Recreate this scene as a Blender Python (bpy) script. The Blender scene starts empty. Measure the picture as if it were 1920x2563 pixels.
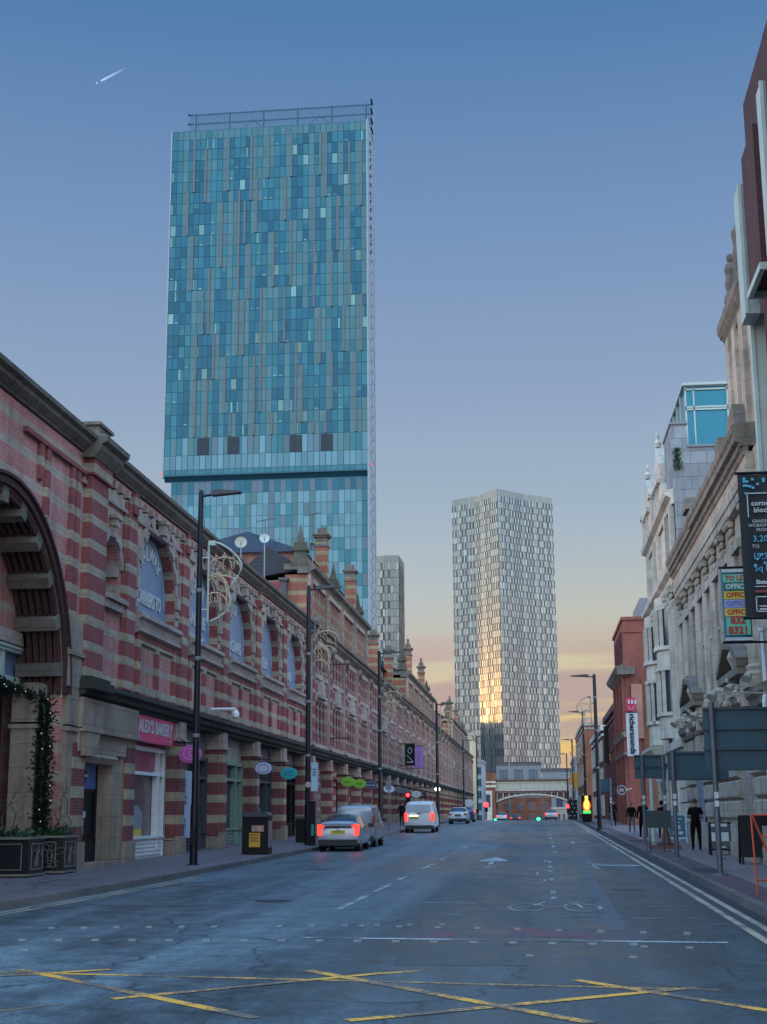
import bpy, math, random
from mathutils import Vector, Matrix
random.seed(7)
SC = bpy.context.scene
COL = SC.collection
R = math.radians
PI = math.pi

# ------------------------------------------------------------------ survey helpers (a point of the photo -> a point of the place, at a stated plane)
FPX = 3500.0; CX, CY = 960.0, 1281.5
EYE = Vector((0, 0, 1.65))
YAW, PITCH, ROLL = R(6.1637017), R(12.2076861), R(0.4)
_f = Vector((-math.sin(YAW)*math.cos(PITCH), math.cos(YAW)*math.cos(PITCH), math.sin(PITCH)))
_r = Vector((math.cos(YAW), math.sin(YAW), 0)); _u = _r.cross(_f)
_r, _u = _r*math.cos(ROLL)-_u*math.sin(ROLL), _r*math.sin(ROLL)+_u*math.cos(ROLL)
def ray(px, py): return _f + _r*((px-CX)/FPX) - _u*((py-CY)/FPX)
def onX(px, py, X): d = ray(px, py); return EYE + d*(X/d.x)
def onY(px, py, Y): d = ray(px, py); return EYE + d*(Y/d.y)
def gz(Y):                                   # the street rises gently to a crest and falls to the bridge
    if Y < 100: return 0.0086*Y
    if Y < 180: return 0.86 + 0.0086*(Y-100) - 0.00013*(Y-100)**2
    if Y < 330: return 0.716 - 0.0122*(Y-180)
    return -1.114
def pz(Y): return gz(Y) + 0.12
def onG(px, py, k=0.0):
    d = ray(px, py); a, b = 5.0, 400.0; y = a
    while y < b:
        if EYE.z + d.z*y/d.y <= gz(y)+k: return EYE + d*(y/d.y)
        y += 0.05
    return EYE + d*(b/d.y)

# ------------------------------------------------------------------ materials
MATS = {}
class NT:
    def __init__(s, nt): s.nt = nt
    def n(s, t, ins=None, **kw):
        o = s.nt.nodes.new(t)
        for k, v in kw.items(): setattr(o, k, v)
        if ins:
            for k, v in ins.items():
                sock = o.inputs[k]
                if isinstance(v, bpy.types.NodeSocket): s.nt.links.new(v, sock)
                else: sock.default_value = v
        return o
    def m(s, op, a, b=0.0, c=0.0, clamp=False):
        o = s.n('ShaderNodeMath', {0: a, 1: b, 2: c}, operation=op); o.use_clamp = clamp
        return o.outputs[0]
    def mix(s, f, a, b, bt='MIX'):
        o = s.n('ShaderNodeMix', None, data_type='RGBA', blend_type=bt)
        for k, v in ((0, f), (6, a), (7, b)):
            if isinstance(v, bpy.types.NodeSocket): s.nt.links.new(v, o.inputs[k])
            else: o.inputs[k].default_value = v if k == 0 else c4(v)
        return o.outputs[2]
    def ramp(s, f, stops, interp='LINEAR'):
        o = s.n('ShaderNodeValToRGB', {0: f}); cr = o.color_ramp; cr.interpolation = interp
        while len(cr.elements) > 1: cr.elements.remove(cr.elements[-1])
        cr.elements[0].position = stops[0][0]; cr.elements[0].color = c4(stops[0][1])
        for p, c in stops[1:]:
            e = cr.elements.new(p); e.color = c4(c)
        return o.outputs[0]
    def noise(s, vec, scale, detail=4, rough=.55, out=0, sc=None):
        if sc is not None:
            vec = s.n('ShaderNodeMapping', {0: vec, 3: sc}).outputs[0]
        return s.n('ShaderNodeTexNoise', {'Vector': vec, 'Scale': scale, 'Detail': detail, 'Roughness': rough}).outputs[out]
def c4(c): return (c[0], c[1], c[2], 1.0) if len(c) == 3 else c
def srgb(r, g, b):
    f = lambda v: (v/255/12.92) if v/255 <= .04045 else ((v/255+.055)/1.055)**2.4
    return (f(r), f(g), f(b))
def newmat(name):
    m = bpy.data.materials.new(name); m.use_nodes = True
    nt = m.node_tree; nt.nodes.clear(); t = NT(nt)
    out = t.n('ShaderNodeOutputMaterial'); b = t.n('ShaderNodeBsdfPrincipled')
    nt.links.new(b.outputs[0], out.inputs[0]); MATS[name] = m
    return m, t, b
def put(t, b, k, v):
    if isinstance(v, bpy.types.NodeSocket): t.nt.links.new(v, b.inputs[k])
    else: b.inputs[k].default_value = c4(v) if k in ('Base Color', 'Emission Color') else v
def grime(t, pos, col, lo=.72, hi=1.12, scale=.6):
    n = t.noise(pos, scale, 6, .62)
    n2 = t.noise(pos, scale*7, 4, .6)
    k = t.m('ADD', t.m('MULTIPLY', n, .65), t.m('MULTIPLY', n2, .35))
    f = t.n('ShaderNodeMapRange', {0: k, 1: .32, 2: .68, 3: lo, 4: hi}).outputs[0]
    comb = t.n('ShaderNodeCombineColor', {0: f, 1: f, 2: f}).outputs[0]
    return t.mix(1.0, col, comb, 'MULTIPLY')
def plain(name, col, rough=.7, metal=0.0, lo=.8, hi=1.1, scale=1.2, bump=0.0, bscale=30, spec=.5, coat=0):
    m, t, b = newmat(name)
    pos = t.n('ShaderNodeTexCoord').outputs['Object']
    put(t, b, 'Base Color', grime(t, pos, col, lo, hi, scale)); put(t, b, 'Roughness', rough); put(t, b, 'Metallic', metal)
    put(t, b, 'Specular IOR Level', spec)
    if coat: put(t, b, 'Coat Weight', coat); put(t, b, 'Coat Roughness', .08)
    if bump:
        h = t.noise(pos, bscale, 4)
        put(t, b, 'Normal', t.n('ShaderNodeBump', {'Height': h, 'Strength': bump, 'Distance': .02}).outputs[0])
    return m
def emit(name, col, st, base=(.02, .02, .02)):
    m, t, b = newmat(name); put(t, b, 'Base Color', base); put(t, b, 'Emission Color', col); put(t, b, 'Emission Strength', st); return m
def brickvec(t):
    g = t.n('ShaderNodeNewGeometry').outputs['Position']
    s = t.n('ShaderNodeSeparateXYZ', {0: g})
    a = t.m('ADD', s.outputs[0], s.outputs[1])
    return g, s.outputs[2], t.n('ShaderNodeCombineXYZ', {0: a, 1: s.outputs[2], 2: 0.0}).outputs[0]
def brickcol(t, vec, c1, c2, mortar, w=.225, h=.075, ms=.011):
    br = t.n('ShaderNodeTexBrick', {'Vector': vec, 'Scale': 1.0, 'Mortar Size': ms, 'Mortar Smooth': .2, 'Bias': 0.0, 'Brick Width': w, 'Row Height': h, 'Color1': c4(c1), 'Color2': c4(c2), 'Mortar': c4(mortar)})
    return br.outputs[0], br.outputs[1]
def brick(name, c1, c2, mortar, band=None, rough=.85, w=.225, h=.075, lo=.7, hi=1.15):
    """band = (z of a band's centre, pitch, band height, colour): courses of stone laid through the brick"""
    m, t, b = newmat(name)
    g, z, vec = brickvec(t)
    col, fac = brickcol(t, vec, c1, c2, mortar, w, h)
    if band:
        zc, p, bh, sc = band
        wob = t.m('MULTIPLY', t.m('SUBTRACT', t.noise(g, .8, 2), .5), .03)
        k = t.m('PINGPONG', t.m('ADD', t.m('SUBTRACT', z, zc), wob), p/2)
        isst = t.m('LESS_THAN', k, bh/2)
        st, sf = brickcol(t, vec, sc, tuple(v*.82 for v in sc), tuple(v*.6 for v in sc), .62, bh*.999, .008)
        col = t.mix(isst, col, st)
    col = grime(t, g, col, lo, hi, .45)
    # soot streaks running down
    s2 = t.noise(g, 1.0, 5, .6, sc=(2.2, 2.2, .25))
    f = t.n('ShaderNodeMapRange', {0: s2, 1: .5, 2: .75, 3: 0.0, 4: .45}).outputs[0]
    col = t.mix(f, col, (.035, .03, .03))
    put(t, b, 'Base Color', col); put(t, b, 'Roughness', rough); put(t, b, 'Specular IOR Level', .3)
    put(t, b, 'Normal', t.n('ShaderNodeBump', {'Height': t.m('SUBTRACT', 1.0, fac), 'Strength': .5, 'Distance': .01}).outputs[0])
    return m
def stone(name, c, joint=(.75, .38), lo=.6, hi=1.15, streak=.5, bump=.4):
    m, t, b = newmat(name)
    g, z, vec = brickvec(t)
    col, fac = brickcol(t, vec, c, tuple(v*.86 for v in c), tuple(v*.5 for v in c), joint[0], joint[1], .008)
    col = grime(t, g, col, lo, hi, .5)
    s2 = t.noise(g, 1.3, 6, .65, sc=(2.0, 2.0, .22))
    f = t.n('ShaderNodeMapRange', {0: s2, 1: .5, 2: .78, 3: 0.0, 4: streak}).outputs[0]
    col = t.mix(f, col, (.04, .037, .033))
    put(t, b, 'Base Color', col); put(t, b, 'Roughness', .85); put(t, b, 'Specular IOR Level', .3)
    h = t.m('ADD', t.m('MULTIPLY', fac, -1.0), t.m('MULTIPLY', t.noise(g, 14, 4), .6))
    put(t, b, 'Normal', t.n('ShaderNodeBump', {'Height': h, 'Strength': bump, 'Distance': .015}).outputs[0])
    return m
def glassy(name, col, metal=.6, rough=.08, var=.5, wav=.04, wscale=.15):
    """coated facade glass: each pane (a mesh island) a little different"""
    m, t, b = newmat(name)
    g = t.n('ShaderNodeNewGeometry')
    rnd = g.outputs['Random Per Island']
    f = t.n('ShaderNodeMapRange', {0: rnd, 1: 0, 2: 1, 3: 1-var, 4: 1+var*.55}).outputs[0]
    c = t.mix(1.0, col, t.n('ShaderNodeCombineColor', {0: f, 1: f, 2: f}).outputs[0], 'MULTIPLY')
    put(t, b, 'Base Color', c); put(t, b, 'Metallic', metal); put(t, b, 'Roughness', rough)
    n = t.noise(g.outputs['Position'], wscale, 3)
    h = t.m('ADD', n, t.m('MULTIPLY', rnd, .0))
    put(t, b, 'Normal', t.n('ShaderNodeBump', {'Height': h, 'Strength': wav, 'Distance': 1.0}).outputs[0])
    return m

M = {}
SAND = (.36, .29, .20)
M['gn_wall'] = brick('pink_banded_brick', (.62, .225, .19), (.50, .165, .15), (.46, .32, .29), (9.63, .64, .22, (.53, .41, .33)))
M['gn_pil'] = brick('maroon_banded_brick', (.38, .085, .08), (.29, .062, .062), (.21, .12, .12), (9.63, .64, .22, (.46, .38, .285)))
M['gn_pillar'] = brick('maroon_banded_pillar', (.26, .058, .062), (.19, .042, .048), (.19, .11, .11), (2.92, .69, .27, (.44, .36, .255)))
M['gn_terr'] = brick('terrace_banded_brick', (.37, .08, .085), (.27, .056, .062), (.18, .10, .11), (9.63, .64, .2, (.42, .31, .28)))
M['gn_orange'] = brick('orange_banded_brick', (.42, .125, .08), (.34, .095, .065), (.22, .14, .1), (12.0, .64, .22, (.38, .30, .18)))
M['gn_rough'] = brick('old_pink_brick', (.36, .15, .12), (.25, .10, .09), (.28, .22, .19))
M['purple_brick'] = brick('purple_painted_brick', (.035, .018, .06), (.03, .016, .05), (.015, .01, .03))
M['sand'] = stone('sandstone', (.46, .365, .315), streak=.4)
M['sandlow'] = stone('sandstone_low', (.36, .285, .225), (.9, .55), lo=.55, streak=.6)
M['moss'] = stone('mossy_dark_stone', (.05, .053, .045), (1.5, .5), lo=.4, streak=.5)
M['soot'] = stone('sooty_stone', (.21, .185, .16), (1.2, .5), lo=.5, streak=.6)
M['pin'] = stone('pinnacle_stone', (.13, .125, .10), (.6, .4), lo=.5)
M['slate'] = brick('slates', (.045, .05, .07), (.035, .04, .055), (.015, .017, .025), None, .6, .3, .2)
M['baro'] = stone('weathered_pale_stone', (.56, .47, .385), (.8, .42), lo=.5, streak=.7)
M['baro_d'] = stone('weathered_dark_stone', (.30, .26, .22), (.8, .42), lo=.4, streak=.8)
M['white_st'] = stone('painted_pale_stone', (.66, .60, .52), (1.1, .5), lo=.7, streak=.45)
M['slate_wall'] = brick('grey_stone_slab_wall', (.30, .32, .35), (.23, .245, .27), (.12, .125, .13), None, .7, .62, .52)
M['redbrick'] = brick('bright_red_brick', (.36, .10, .075), (.29, .08, .06), (.22, .12, .10))
M['redold'] = brick('old_orange_brick', (.36, .12, .06), (.24, .085, .05), (.2, .13, .09), lo=.5)
M['dkbrick'] = brick('dark_brown_brick', (.10, .045, .045), (.075, .035, .04), (.05, .03, .03), w=.225, h=.075)
M['brownbrick'] = brick('brown_brick', (.16, .06, .045), (.12, .045, .035), (.09, .06, .05))
M['black'] = plain('black_paint', (.006, .0065, .009), .5, spec=.25)
M['lampblack'] = plain('lamp_post_black', (.008, .009, .015), .42, spec=.3)
M['darkgrey'] = plain('dark_grey_metal', (.055, .06, .07), .5)
M['grey'] = plain('grey_metal', (.22, .24, .26), .45, .3)
M['white'] = plain('white_paint', (.72, .74, .74), .5)
M['cream'] = plain('cream_paint', (.42, .40, .33), .6, lo=.65)
M['pale'] = plain('pale_green_metal', (.42, .50, .47), .4)
M['lead'] = plain('lead_grey', (.2, .22, .25), .6)
M['shopglass'] = plain('shop_glass', (.012, .016, .022), .06, 0, spec=.9)
M['winglass'] = glassy('sash_glass', (.10, .105, .15), .5, .12, .5)
M['bluepane'] = plain('blue_grey_panel', (.17, .25, .37), .45)
M['letters'] = plain('white_letters', (.5, .53, .55), .5)
M['greenpaint'] = plain('sage_green_paint', (.20, .30, .25), .5)
M['maroon'] = plain('maroon_frame', (.11, .03, .04), .6)
M['postgreen'] = plain('sign_back_grey_green', (.018, .05, .07), .5)
M['signback'] = plain('sign_back_slate', (.018, .065, .10), .5)
M['polegrey'] = plain('pole_grey', (.11, .12, .15), .5, .3)
M['orange'] = plain('orange_paint', (.42, .06, .02), .5)
M['skin'] = plain('skin', (.42, .22, .16), .6)
M['cloth'] = plain('black_cloth', (.006, .006, .007), .95, spec=.1)
M['clothg'] = plain('grey_cloth', (.10, .10, .11), .9)
M['hair'] = plain('dark_hair', (.03, .02, .015), .7)
M['rubber'] = plain('tyre_rubber', (.012, .012, .013), .8)
M['rim'] = plain('wheel_rim', (.3, .31, .33), .35, .8)
M['carglass'] = plain('car_glass', (.02, .03, .04), .05, 0, spec=1.0)
M['silver'] = plain('silver_car_paint', (.42, .46, .53), .28, .3, lo=.92, hi=1.04, coat=.6)
M['vangrey'] = plain('grey_van_paint', (.30, .33, .38), .35, .4, lo=.9, hi=1.05, coat=.5)
M['vanwhite'] = plain('white_van_paint', (.60, .63, .68), .35, .0, lo=.88, hi=1.04, coat=.6)
M['carblue'] = plain('blue_car_paint', (.015, .06, .28), .25, .3, coat=.8)
M['plate'] = plain('yellow_number_plate', (.62, .44, .05), .4)
M['bumper'] = plain('black_bumper', (.02, .022, .026), .6)
M['tail'] = emit('tail_lamp_lit', (1.0, .03, .015), 3.2, (.4, .01, .01))
M['redlamp'] = emit('red_signal_lit', (1.0, .02, .02), 9)
M['greenlamp'] = emit('green_signal_lit', (.02, 1.0, .3), 5)
M['amberlamp'] = emit('amber_lamp_lit', (1.0, .5, .05), 5)
M['whitelamp'] = emit('white_lamp_lit', (1.0, .95, .8), 5)
M['leaf'] = plain('dark_leaf', (.02, .055, .02), .6)
M['fir'] = plain('garland_needle', (.01, .022, .014), .7)
M['twig'] = plain('twig', (.09, .07, .05), .8)
M['wire'] = plain('gold_wire', (.60, .45, .28), .5)
M['dullwire'] = plain('dull_wire', (.20, .20, .20), .5)
M['frost'] = plain('white_tube', (.50, .56, .52), .5)

# ------------------------------------------------------------------ objects
ORG = {}
def tag(o, label=None, cat=None, group=None, kind=None):
    if label: o['label'] = label
    if cat: o['category'] = cat
    if group: o['group'] = group
    if kind: o['kind'] = kind
    return o
def thing(name, loc, label, cat, group=None):
    o = bpy.data.objects.new(name, None); o.empty_display_size = .2; COL.objects.link(o)
    o.location = loc; ORG[o.name] = Vector(loc)
    return tag(o, label, cat, group)
class MB:
    def __init__(s): s.v = []; s.f = []; s.m = []
    def add(s, vs, fs, m=0):
        k = len(s.v); s.v += [tuple(v) for v in vs]
        s.f += [tuple(i+k for i in f) for f in fs]; s.m += [m]*len(fs)
    def quad(s, a, b, c, d, m=0): s.add([a, b, c, d], [(0, 1, 2, 3)], m)
    def box(s, x0, x1, y0, y1, z0, z1, m=0):
        s.add([(x0,y0,z0),(x1,y0,z0),(x1,y1,z0),(x0,y1,z0),(x0,y0,z1),(x1,y0,z1),(x1,y1,z1),(x0,y1,z1)],
              [(0,3,2,1),(4,5,6,7),(0,1,5,4),(1,2,6,5),(2,3,7,6),(3,0,4,7)], m)
    def gbox(s, x0, x1, y0, y1, h0, h1, m=0, k=.12):        # a box whose foot follows the street (h0 above it), level top h1 (absolute)
        a, b = gz(y0)+k+h0, gz(y1)+k+h0
        s.add([(x0,y0,a),(x1,y0,a),(x1,y1,b),(x0,y1,b),(x0,y0,h1),(x1,y0,h1),(x1,y1,h1),(x0,y1,h1)],
              [(0,3,2,1),(4,5,6,7),(0,1,5,4),(1,2,6,5),(2,3,7,6),(3,0,4,7)], m)
    def prismY(s, prof, y0, y1, m=0):                         # profile [(x,z)] drawn along Y
        n = len(prof); vs = [(x, y0, z) for x, z in prof] + [(x, y1, z) for x, z in prof]
        s.add(vs, [(i, (i+1) % n, n+(i+1) % n, n+i) for i in range(n)] + [tuple(range(n-1, -1, -1)), tuple(range(n, 2*n))], m)
    def prismX(s, prof, x0, x1, m=0):                         # profile [(y,z)] along X
        n = len(prof); vs = [(x0, y, z) for y, z in prof] + [(x1, y, z) for y, z in prof]
        s.add(vs, [(i, (i+1) % n, n+(i+1) % n, n+i) for i in range(n)] + [tuple(range(n-1, -1, -1)), tuple(range(n, 2*n))], m)
    def prismZ(s, prof, z0, z1, m=0):
        n = len(prof); vs = [(x, y, z0) for x, y in prof] + [(x, y, z1) for x, y in prof]
        s.add(vs, [(i, (i+1) % n, n+(i+1) % n, n+i) for i in range(n)] + [tuple(range(n-1, -1, -1)), tuple(range(n, 2*n))], m)
    def tube(s, pts, r, m=0, n=6, caps=True):
        pts = [Vector(p) for p in pts]; k0 = len(s.v); rs = r if isinstance(r, (list, tuple)) else [r]*len(pts)
        for i, p in enumerate(pts):
            d = (pts[min(i+1, len(pts)-1)] - pts[max(i-1, 0)]).normalized()
            a = d.cross(Vector((0, 0, 1)) if abs(d.z) < .9 else Vector((1, 0, 0))).normalized(); b = d.cross(a)
            for j in range(n):
                t = 2*PI*j/n; s.v.append(tuple(p + (a*math.cos(t)+b*math.sin(t))*rs[i]))
        for i in range(len(pts)-1):
            for j in range(n):
                s.f.append((k0+i*n+j, k0+i*n+(j+1) % n, k0+(i+1)*n+(j+1) % n, k0+(i+1)*n+j)); s.m.append(m)
        if caps:
            s.f.append(tuple(k0+j for j in range(n-1, -1, -1))); s.m.append(m)
            s.f.append(tuple(k0+(len(pts)-1)*n+j for j in range(n))); s.m.append(m)
    def lathe(s, c, prof, n=16, m=0):                          # prof [(r,z)] about vertical axis through c
        k0 = len(s.v)
        for r_, z in prof:
            for j in range(n):
                t = 2*PI*j/n; s.v.append((c[0]+r_*math.cos(t), c[1]+r_*math.sin(t), c[2]+z))
        for i in range(len(prof)-1):
            for j in range(n):
                s.f.append((k0+i*n+j, k0+i*n+(j+1) % n, k0+(i+1)*n+(j+1) % n, k0+(i+1)*n+j)); s.m.append(m)
        s.f.append(tuple(k0+j for j in range(n-1, -1, -1))); s.m.append(m)
        s.f.append(tuple(k0+(len(prof)-1)*n+j for j in range(n))); s.m.append(m)
    def disc(s, c, rx, rz, axis='Y', m=0, n=24, th=.05, zc=None):     # flat oval of thickness th; axis = its normal
        vs = []
        for sgn in (-.5, .5):
            for j in range(n):
                t = 2*PI*j/n; a, b = rx*math.cos(t), rz*math.sin(t)
                if axis == 'Y': vs.append((c[0]+a, c[1]+sgn*th, c[2]+b))
                elif axis == 'X': vs.append((c[0]+sgn*th, c[1]+a, c[2]+b))
                else: vs.append((c[0]+a, c[1]+b, c[2]+sgn*th))
        s.add(vs, [tuple(range(n)), tuple(range(2*n-1, n-1, -1))] + [(j, (j+1) % n, n+(j+1) % n, n+j) for j in range(n)], m)
    def build(s, name, mats, parent=None, smooth=False, **kw):
        if not isinstance(mats, (list, tuple)): mats = [mats]
        if parent is not None: o0 = ORG[parent.name]
        else:
            xs = [v[0] for v in s.v]; ys = [v[1] for v in s.v]; zs = [v[2] for v in s.v]
            o0 = Vector(((min(xs)+max(xs))/2, (min(ys)+max(ys))/2, min(zs)))
        me = bpy.data.meshes.new(name)
        me.from_pydata([(v[0]-o0.x, v[1]-o0.y, v[2]-o0.z) for v in s.v], [], s.f); 
        for mt in mats: me.materials.append(mt if not isinstance(mt, str) else M[mt])
        if len(mats) > 1: me.polygons.foreach_set('material_index', s.m)
        if smooth: me.polygons.foreach_set('use_smooth', [True]*len(s.f))
        me.update()
        o = bpy.data.objects.new(name, me); COL.objects.link(o); ORG[o.name] = o0.copy()
        if parent is not None: o.parent = parent
        else: o.location = o0
        if smooth: me.set_sharp_from_angle(angle=R(35))
        return tag(o, **kw)
def text_into(mb, body, size, c, face='C', m=0, ext=.01, sx=1.0, bold=0.0, arc=None, align='CENTER', spacing=1.0):
    cu = bpy.data.curves.new('t', 'FONT'); cu.body = body; cu.size = size; cu.align_x = align; cu.align_y = 'CENTER'
    cu.extrude = ext; cu.offset = bold; cu.resolution_u = 2; cu.space_character = spacing
    o = bpy.data.objects.new('t', cu); COL.objects.link(o)
    dg = bpy.context.evaluated_depsgraph_get(); me = bpy.data.meshes.new_from_object(o.evaluated_get(dg))
    vs = []
    for v in me.vertices:
        x, y, z = v.co.x*sx, v.co.y, v.co.z
        if arc:
            a = x/arc; x, y = (arc+y)*math.sin(a), (arc+y)*math.cos(a)-arc
        if face == 'C': vs.append((c[0]+x, c[1]-z, c[2]+y))
        elif face == 'L': vs.append((c[0]+z, c[1]+x, c[2]+y))
        else: vs.append((c[0]-z, c[1]-x, c[2]+y))
    fs = [tuple(p.vertices) for p in me.polygons]
    bpy.data.objects.remove(o); bpy.data.curves.remove(cu); bpy.data.meshes.remove(me)
    if vs: mb.add(vs, fs, m)
def dup(o, dloc=None, loc=None, parent=None, label=None, group=None):
    c = o.copy(); COL.objects.link(c)
    if parent is not None: c.parent = parent
    if loc is not None: c.location = loc
    if dloc is not None: c.location = o.location + Vector(dloc)
    ORG[c.name] = (ORG[parent.name] if parent is not None else Vector((0,0,0))) + c.location if parent is not None else Vector(c.location)
    if label: c['label'] = label
    if group: c['group'] = group
    for ch in list(o.children): dup(ch, parent=c)
    return c
def archwall(mb, X, y0, y1, z0, z1, oy0, oy1, oz0, ozs, rise, depth, m=0, mr=None, sgn=1, n=12):
    """wall panel in plane X with an arched opening; reveal runs to X - sgn*depth"""
    mr = m if mr is None else mr; cy = (oy0+oy1)/2; hw = (oy1-oy0)/2
    q = lambda a, b, c, d, mm=m: mb.quad(a, b, c, d, mm)
    q((X,y0,z0),(X,oy0,z0),(X,oy0,z1),(X,y0,z1)); q((X,oy1,z0),(X,y1,z0),(X,y1,z1),(X,oy1,z1))
    if oz0 > z0: q((X,oy0,z0),(X,oy1,z0),(X,oy1,oz0),(X,oy0,oz0))
    P = [(cy-hw*math.cos(PI*i/n), ozs+rise*math.sin(PI*i/n)) for i in range(n+1)]
    for (a, az), (b, bz) in zip(P, P[1:]): q((X,a,az),(X,b,bz),(X,b,z1),(X,a,z1))
    ring = [(oy0, oz0)] + P + [(oy1, oz0)]; X2 = X - sgn*depth
    for (a, az), (b, bz) in zip(ring, ring[1:]+ring[:1]): q((X,a,az),(X2,a,az),(X2,b,bz),(X,b,bz), mr)
    return P
def archring(mb, X, cy, zs, hw, rise, w, proud, m=0, n=13, alt=0.0, thick=None, sgn=1, a0=0.0, a1=PI, gap=.004):
    for i in range(n):
        t0, t1 = a0+(a1-a0)*i/n+gap, a0+(a1-a0)*(i+1)/n-gap
        pr = proud + (alt if i % 2 == 0 else 0); ww = w + (alt*1.4 if i % 2 == 0 else 0)
        pts = []
        for t in (t0, t1):
            for k in (0, ww): pts.append((cy-(hw+k)*math.cos(t), zs+(rise+k)*math.sin(t)))
        (a, b), (c, d), (e, f), (g, h) = pts
        X1 = X + sgn*pr; X0 = X - sgn*.05
        mb.add([(X0,a,b),(X0,c,d),(X0,g,h),(X0,e,f),(X1,a,b),(X1,c,d),(X1,g,h),(X1,e,f)],
               [(0,1,2,3),(7,6,5,4),(0,4,5,1),(1,5,6,2),(2,6,7,3),(3,7,4,0)], m)
# ------------------------------------------------------------------ camera
cam = bpy.data.objects.new('camera', bpy.data.cameras.new('camera')); COL.objects.link(cam); SC.camera = cam
cam.data.sensor_fit = 'HORIZONTAL'; cam.data.sensor_width = 36; cam.data.lens = 36*FPX/1920
cam.data.clip_start = .1; cam.data.clip_end = 12000
mw = Matrix((( _r.x, _u.x, -_f.x, 0), (_r.y, _u.y, -_f.y, 0), (_r.z, _u.z, -_f.z, 0), (0, 0, 0, 1))); mw.translation = EYE
cam.matrix_world = mw

# ------------------------------------------------------------------ sky and sun (dawn: the sun is low, off to the left of the street's end)
SUN_EL, SUN_AZ = R(3.3), R(-71.0)             # azimuth from +Y towards +X
sd = Vector((math.sin(SUN_AZ)*math.cos(SUN_EL), math.cos(SUN_AZ)*math.cos(SUN_EL), math.sin(SUN_EL)))
w = bpy.data.worlds.new('World'); SC.world = w; w.use_nodes = True
nt = w.node_tree; nt.nodes.clear(); t = NT(nt)
out = t.n('ShaderNodeOutputWorld'); bg = t.n('ShaderNodeBackground'); nt.links.new(bg.outputs[0], out.inputs[0])
gen = t.n('ShaderNodeTexCoord').outputs['Generated']
nrm = t.n('ShaderNodeVectorMath', {0: gen}, operation='NORMALIZE').outputs[0]
sp = t.n('ShaderNodeSeparateXYZ', {0: nrm}); dx, dy, dz = sp.outputs
zc = t.m('MAXIMUM', dz, 0.0)
base = t.ramp(zc, [(0.0, srgb(212, 182, 158)), (.05, srgb(212, 188, 168)), (.10, srgb(203, 194, 184)), (.15, srgb(188, 197, 199)), (.21, srgb(166, 185, 202)), (.29, srgb(147, 168, 199)), (.40, srgb(121, 151, 193)), (.53, srgb(84, 128, 177)), (.8, srgb(58, 100, 152)), (1.0, srgb(52, 92, 146))])
warm = t.ramp(zc, [(0.0, srgb(246, 190, 100)), (.045, srgb(240, 200, 125)), (.085, srgb(225, 205, 160)), (.13, srgb(200, 198, 182)), (.2, srgb(168, 186, 202)), (.3, srgb(142, 166, 199)), (.5, srgb(88, 131, 182)), (1.0, srgb(52, 90, 150))])
gd = Vector((math.sin(R(3.5)), math.cos(R(3.5)), 0))
gdot = t.n('ShaderNodeVectorMath', {0: nrm, 1: gd}, operation='DOT_PRODUCT').outputs['Value']
gfac = t.n('ShaderNodeMapRange', {0: gdot, 1: .970, 2: .9985, 3: 0.0, 4: 1.0}, interpolation_type='SMOOTHSTEP').outputs[0]
col = t.mix(gfac, base, warm)
# thin bands of cloud near the horizon
cv = t.n('ShaderNodeMapping', {0: nrm, 3: (3.0, 3.0, 34.0)}).outputs[0]
cn = t.n('ShaderNodeTexNoise', {'Vector': cv, 'Scale': 1.6, 'Detail': 5, 'Roughness': .5, 'Distortion': .4}).outputs[0]
cf = t.n('ShaderNodeMapRange', {0: cn, 1: .42, 2: .58, 3: 0.0, 4: 1.0}, interpolation_type='SMOOTHSTEP').outputs[0]
hz = t.n('ShaderNodeMapRange', {0: zc, 1: .145, 2: .09, 3: 0.0, 4: 1.0}, interpolation_type='SMOOTHSTEP').outputs[0]
hz2 = t.n('ShaderNodeMapRange', {0: zc, 1: 0.0, 2: .06, 3: .2, 4: .9}).outputs[0]
ccol = t.mix(gfac, srgb(206, 168, 172), srgb(186, 164, 160))
col = t.mix(t.m('MULTIPLY', t.m('MULTIPLY', cf, hz), hz2), col, ccol)
# the sky opposite the dawn and overhead of the camera is a broad pale haze
back = t.n('ShaderNodeMapRange', {0: dy, 1: .35, 2: -.7, 3: 0.0, 4: 1.0}, interpolation_type='SMOOTHSTEP').outputs[0]
bcol = t.ramp(zc, [(0.0, (.82, .68, .60)), (.12, (.74, .76, .78)), (.45, (.50, .70, .86)), (1.0, (.30, .48, .70))])
col = t.mix(t.m('MULTIPLY', back, .9), col, bcol)
lowk = t.n('ShaderNodeMapRange', {0: dz, 1: -.02, 2: 0.0, 3: .25, 4: 1.0}).outputs[0]
sky = t.n('ShaderNodeTexSky', None, sky_type='NISHITA'); sky.sun_disc = False; sky.sun_elevation = SUN_EL; sky.sun_rotation = SUN_AZ
sky.air_density = 1.0; sky.dust_density = 1.5; sky.ozone_density = 2.0
nis = t.n('ShaderNodeVectorMath', {0: sky.outputs[0], 'Scale': .10}, operation='SCALE').outputs[0]
nis = t.n('ShaderNodeVectorMath', {0: nis, 1: (.9, .9, .9)}, operation='MINIMUM').outputs[0]
lft = t.n('ShaderNodeMapRange', {0: dx, 1: -.45, 2: -.8, 3: .06, 4: .2}, interpolation_type='SMOOTHSTEP').outputs[0]
col = t.mix(lft, col, nis)
bk = t.n('ShaderNodeMapRange', {0: dy, 1: .3, 2: -.5, 3: 1.0, 4: 2.9}, interpolation_type='SMOOTHSTEP').outputs[0]
hi_ = t.n('ShaderNodeMapRange', {0: dz, 1: .56, 2: .8, 3: 1.0, 4: 5.0}, interpolation_type='SMOOTHSTEP').outputs[0]
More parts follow.
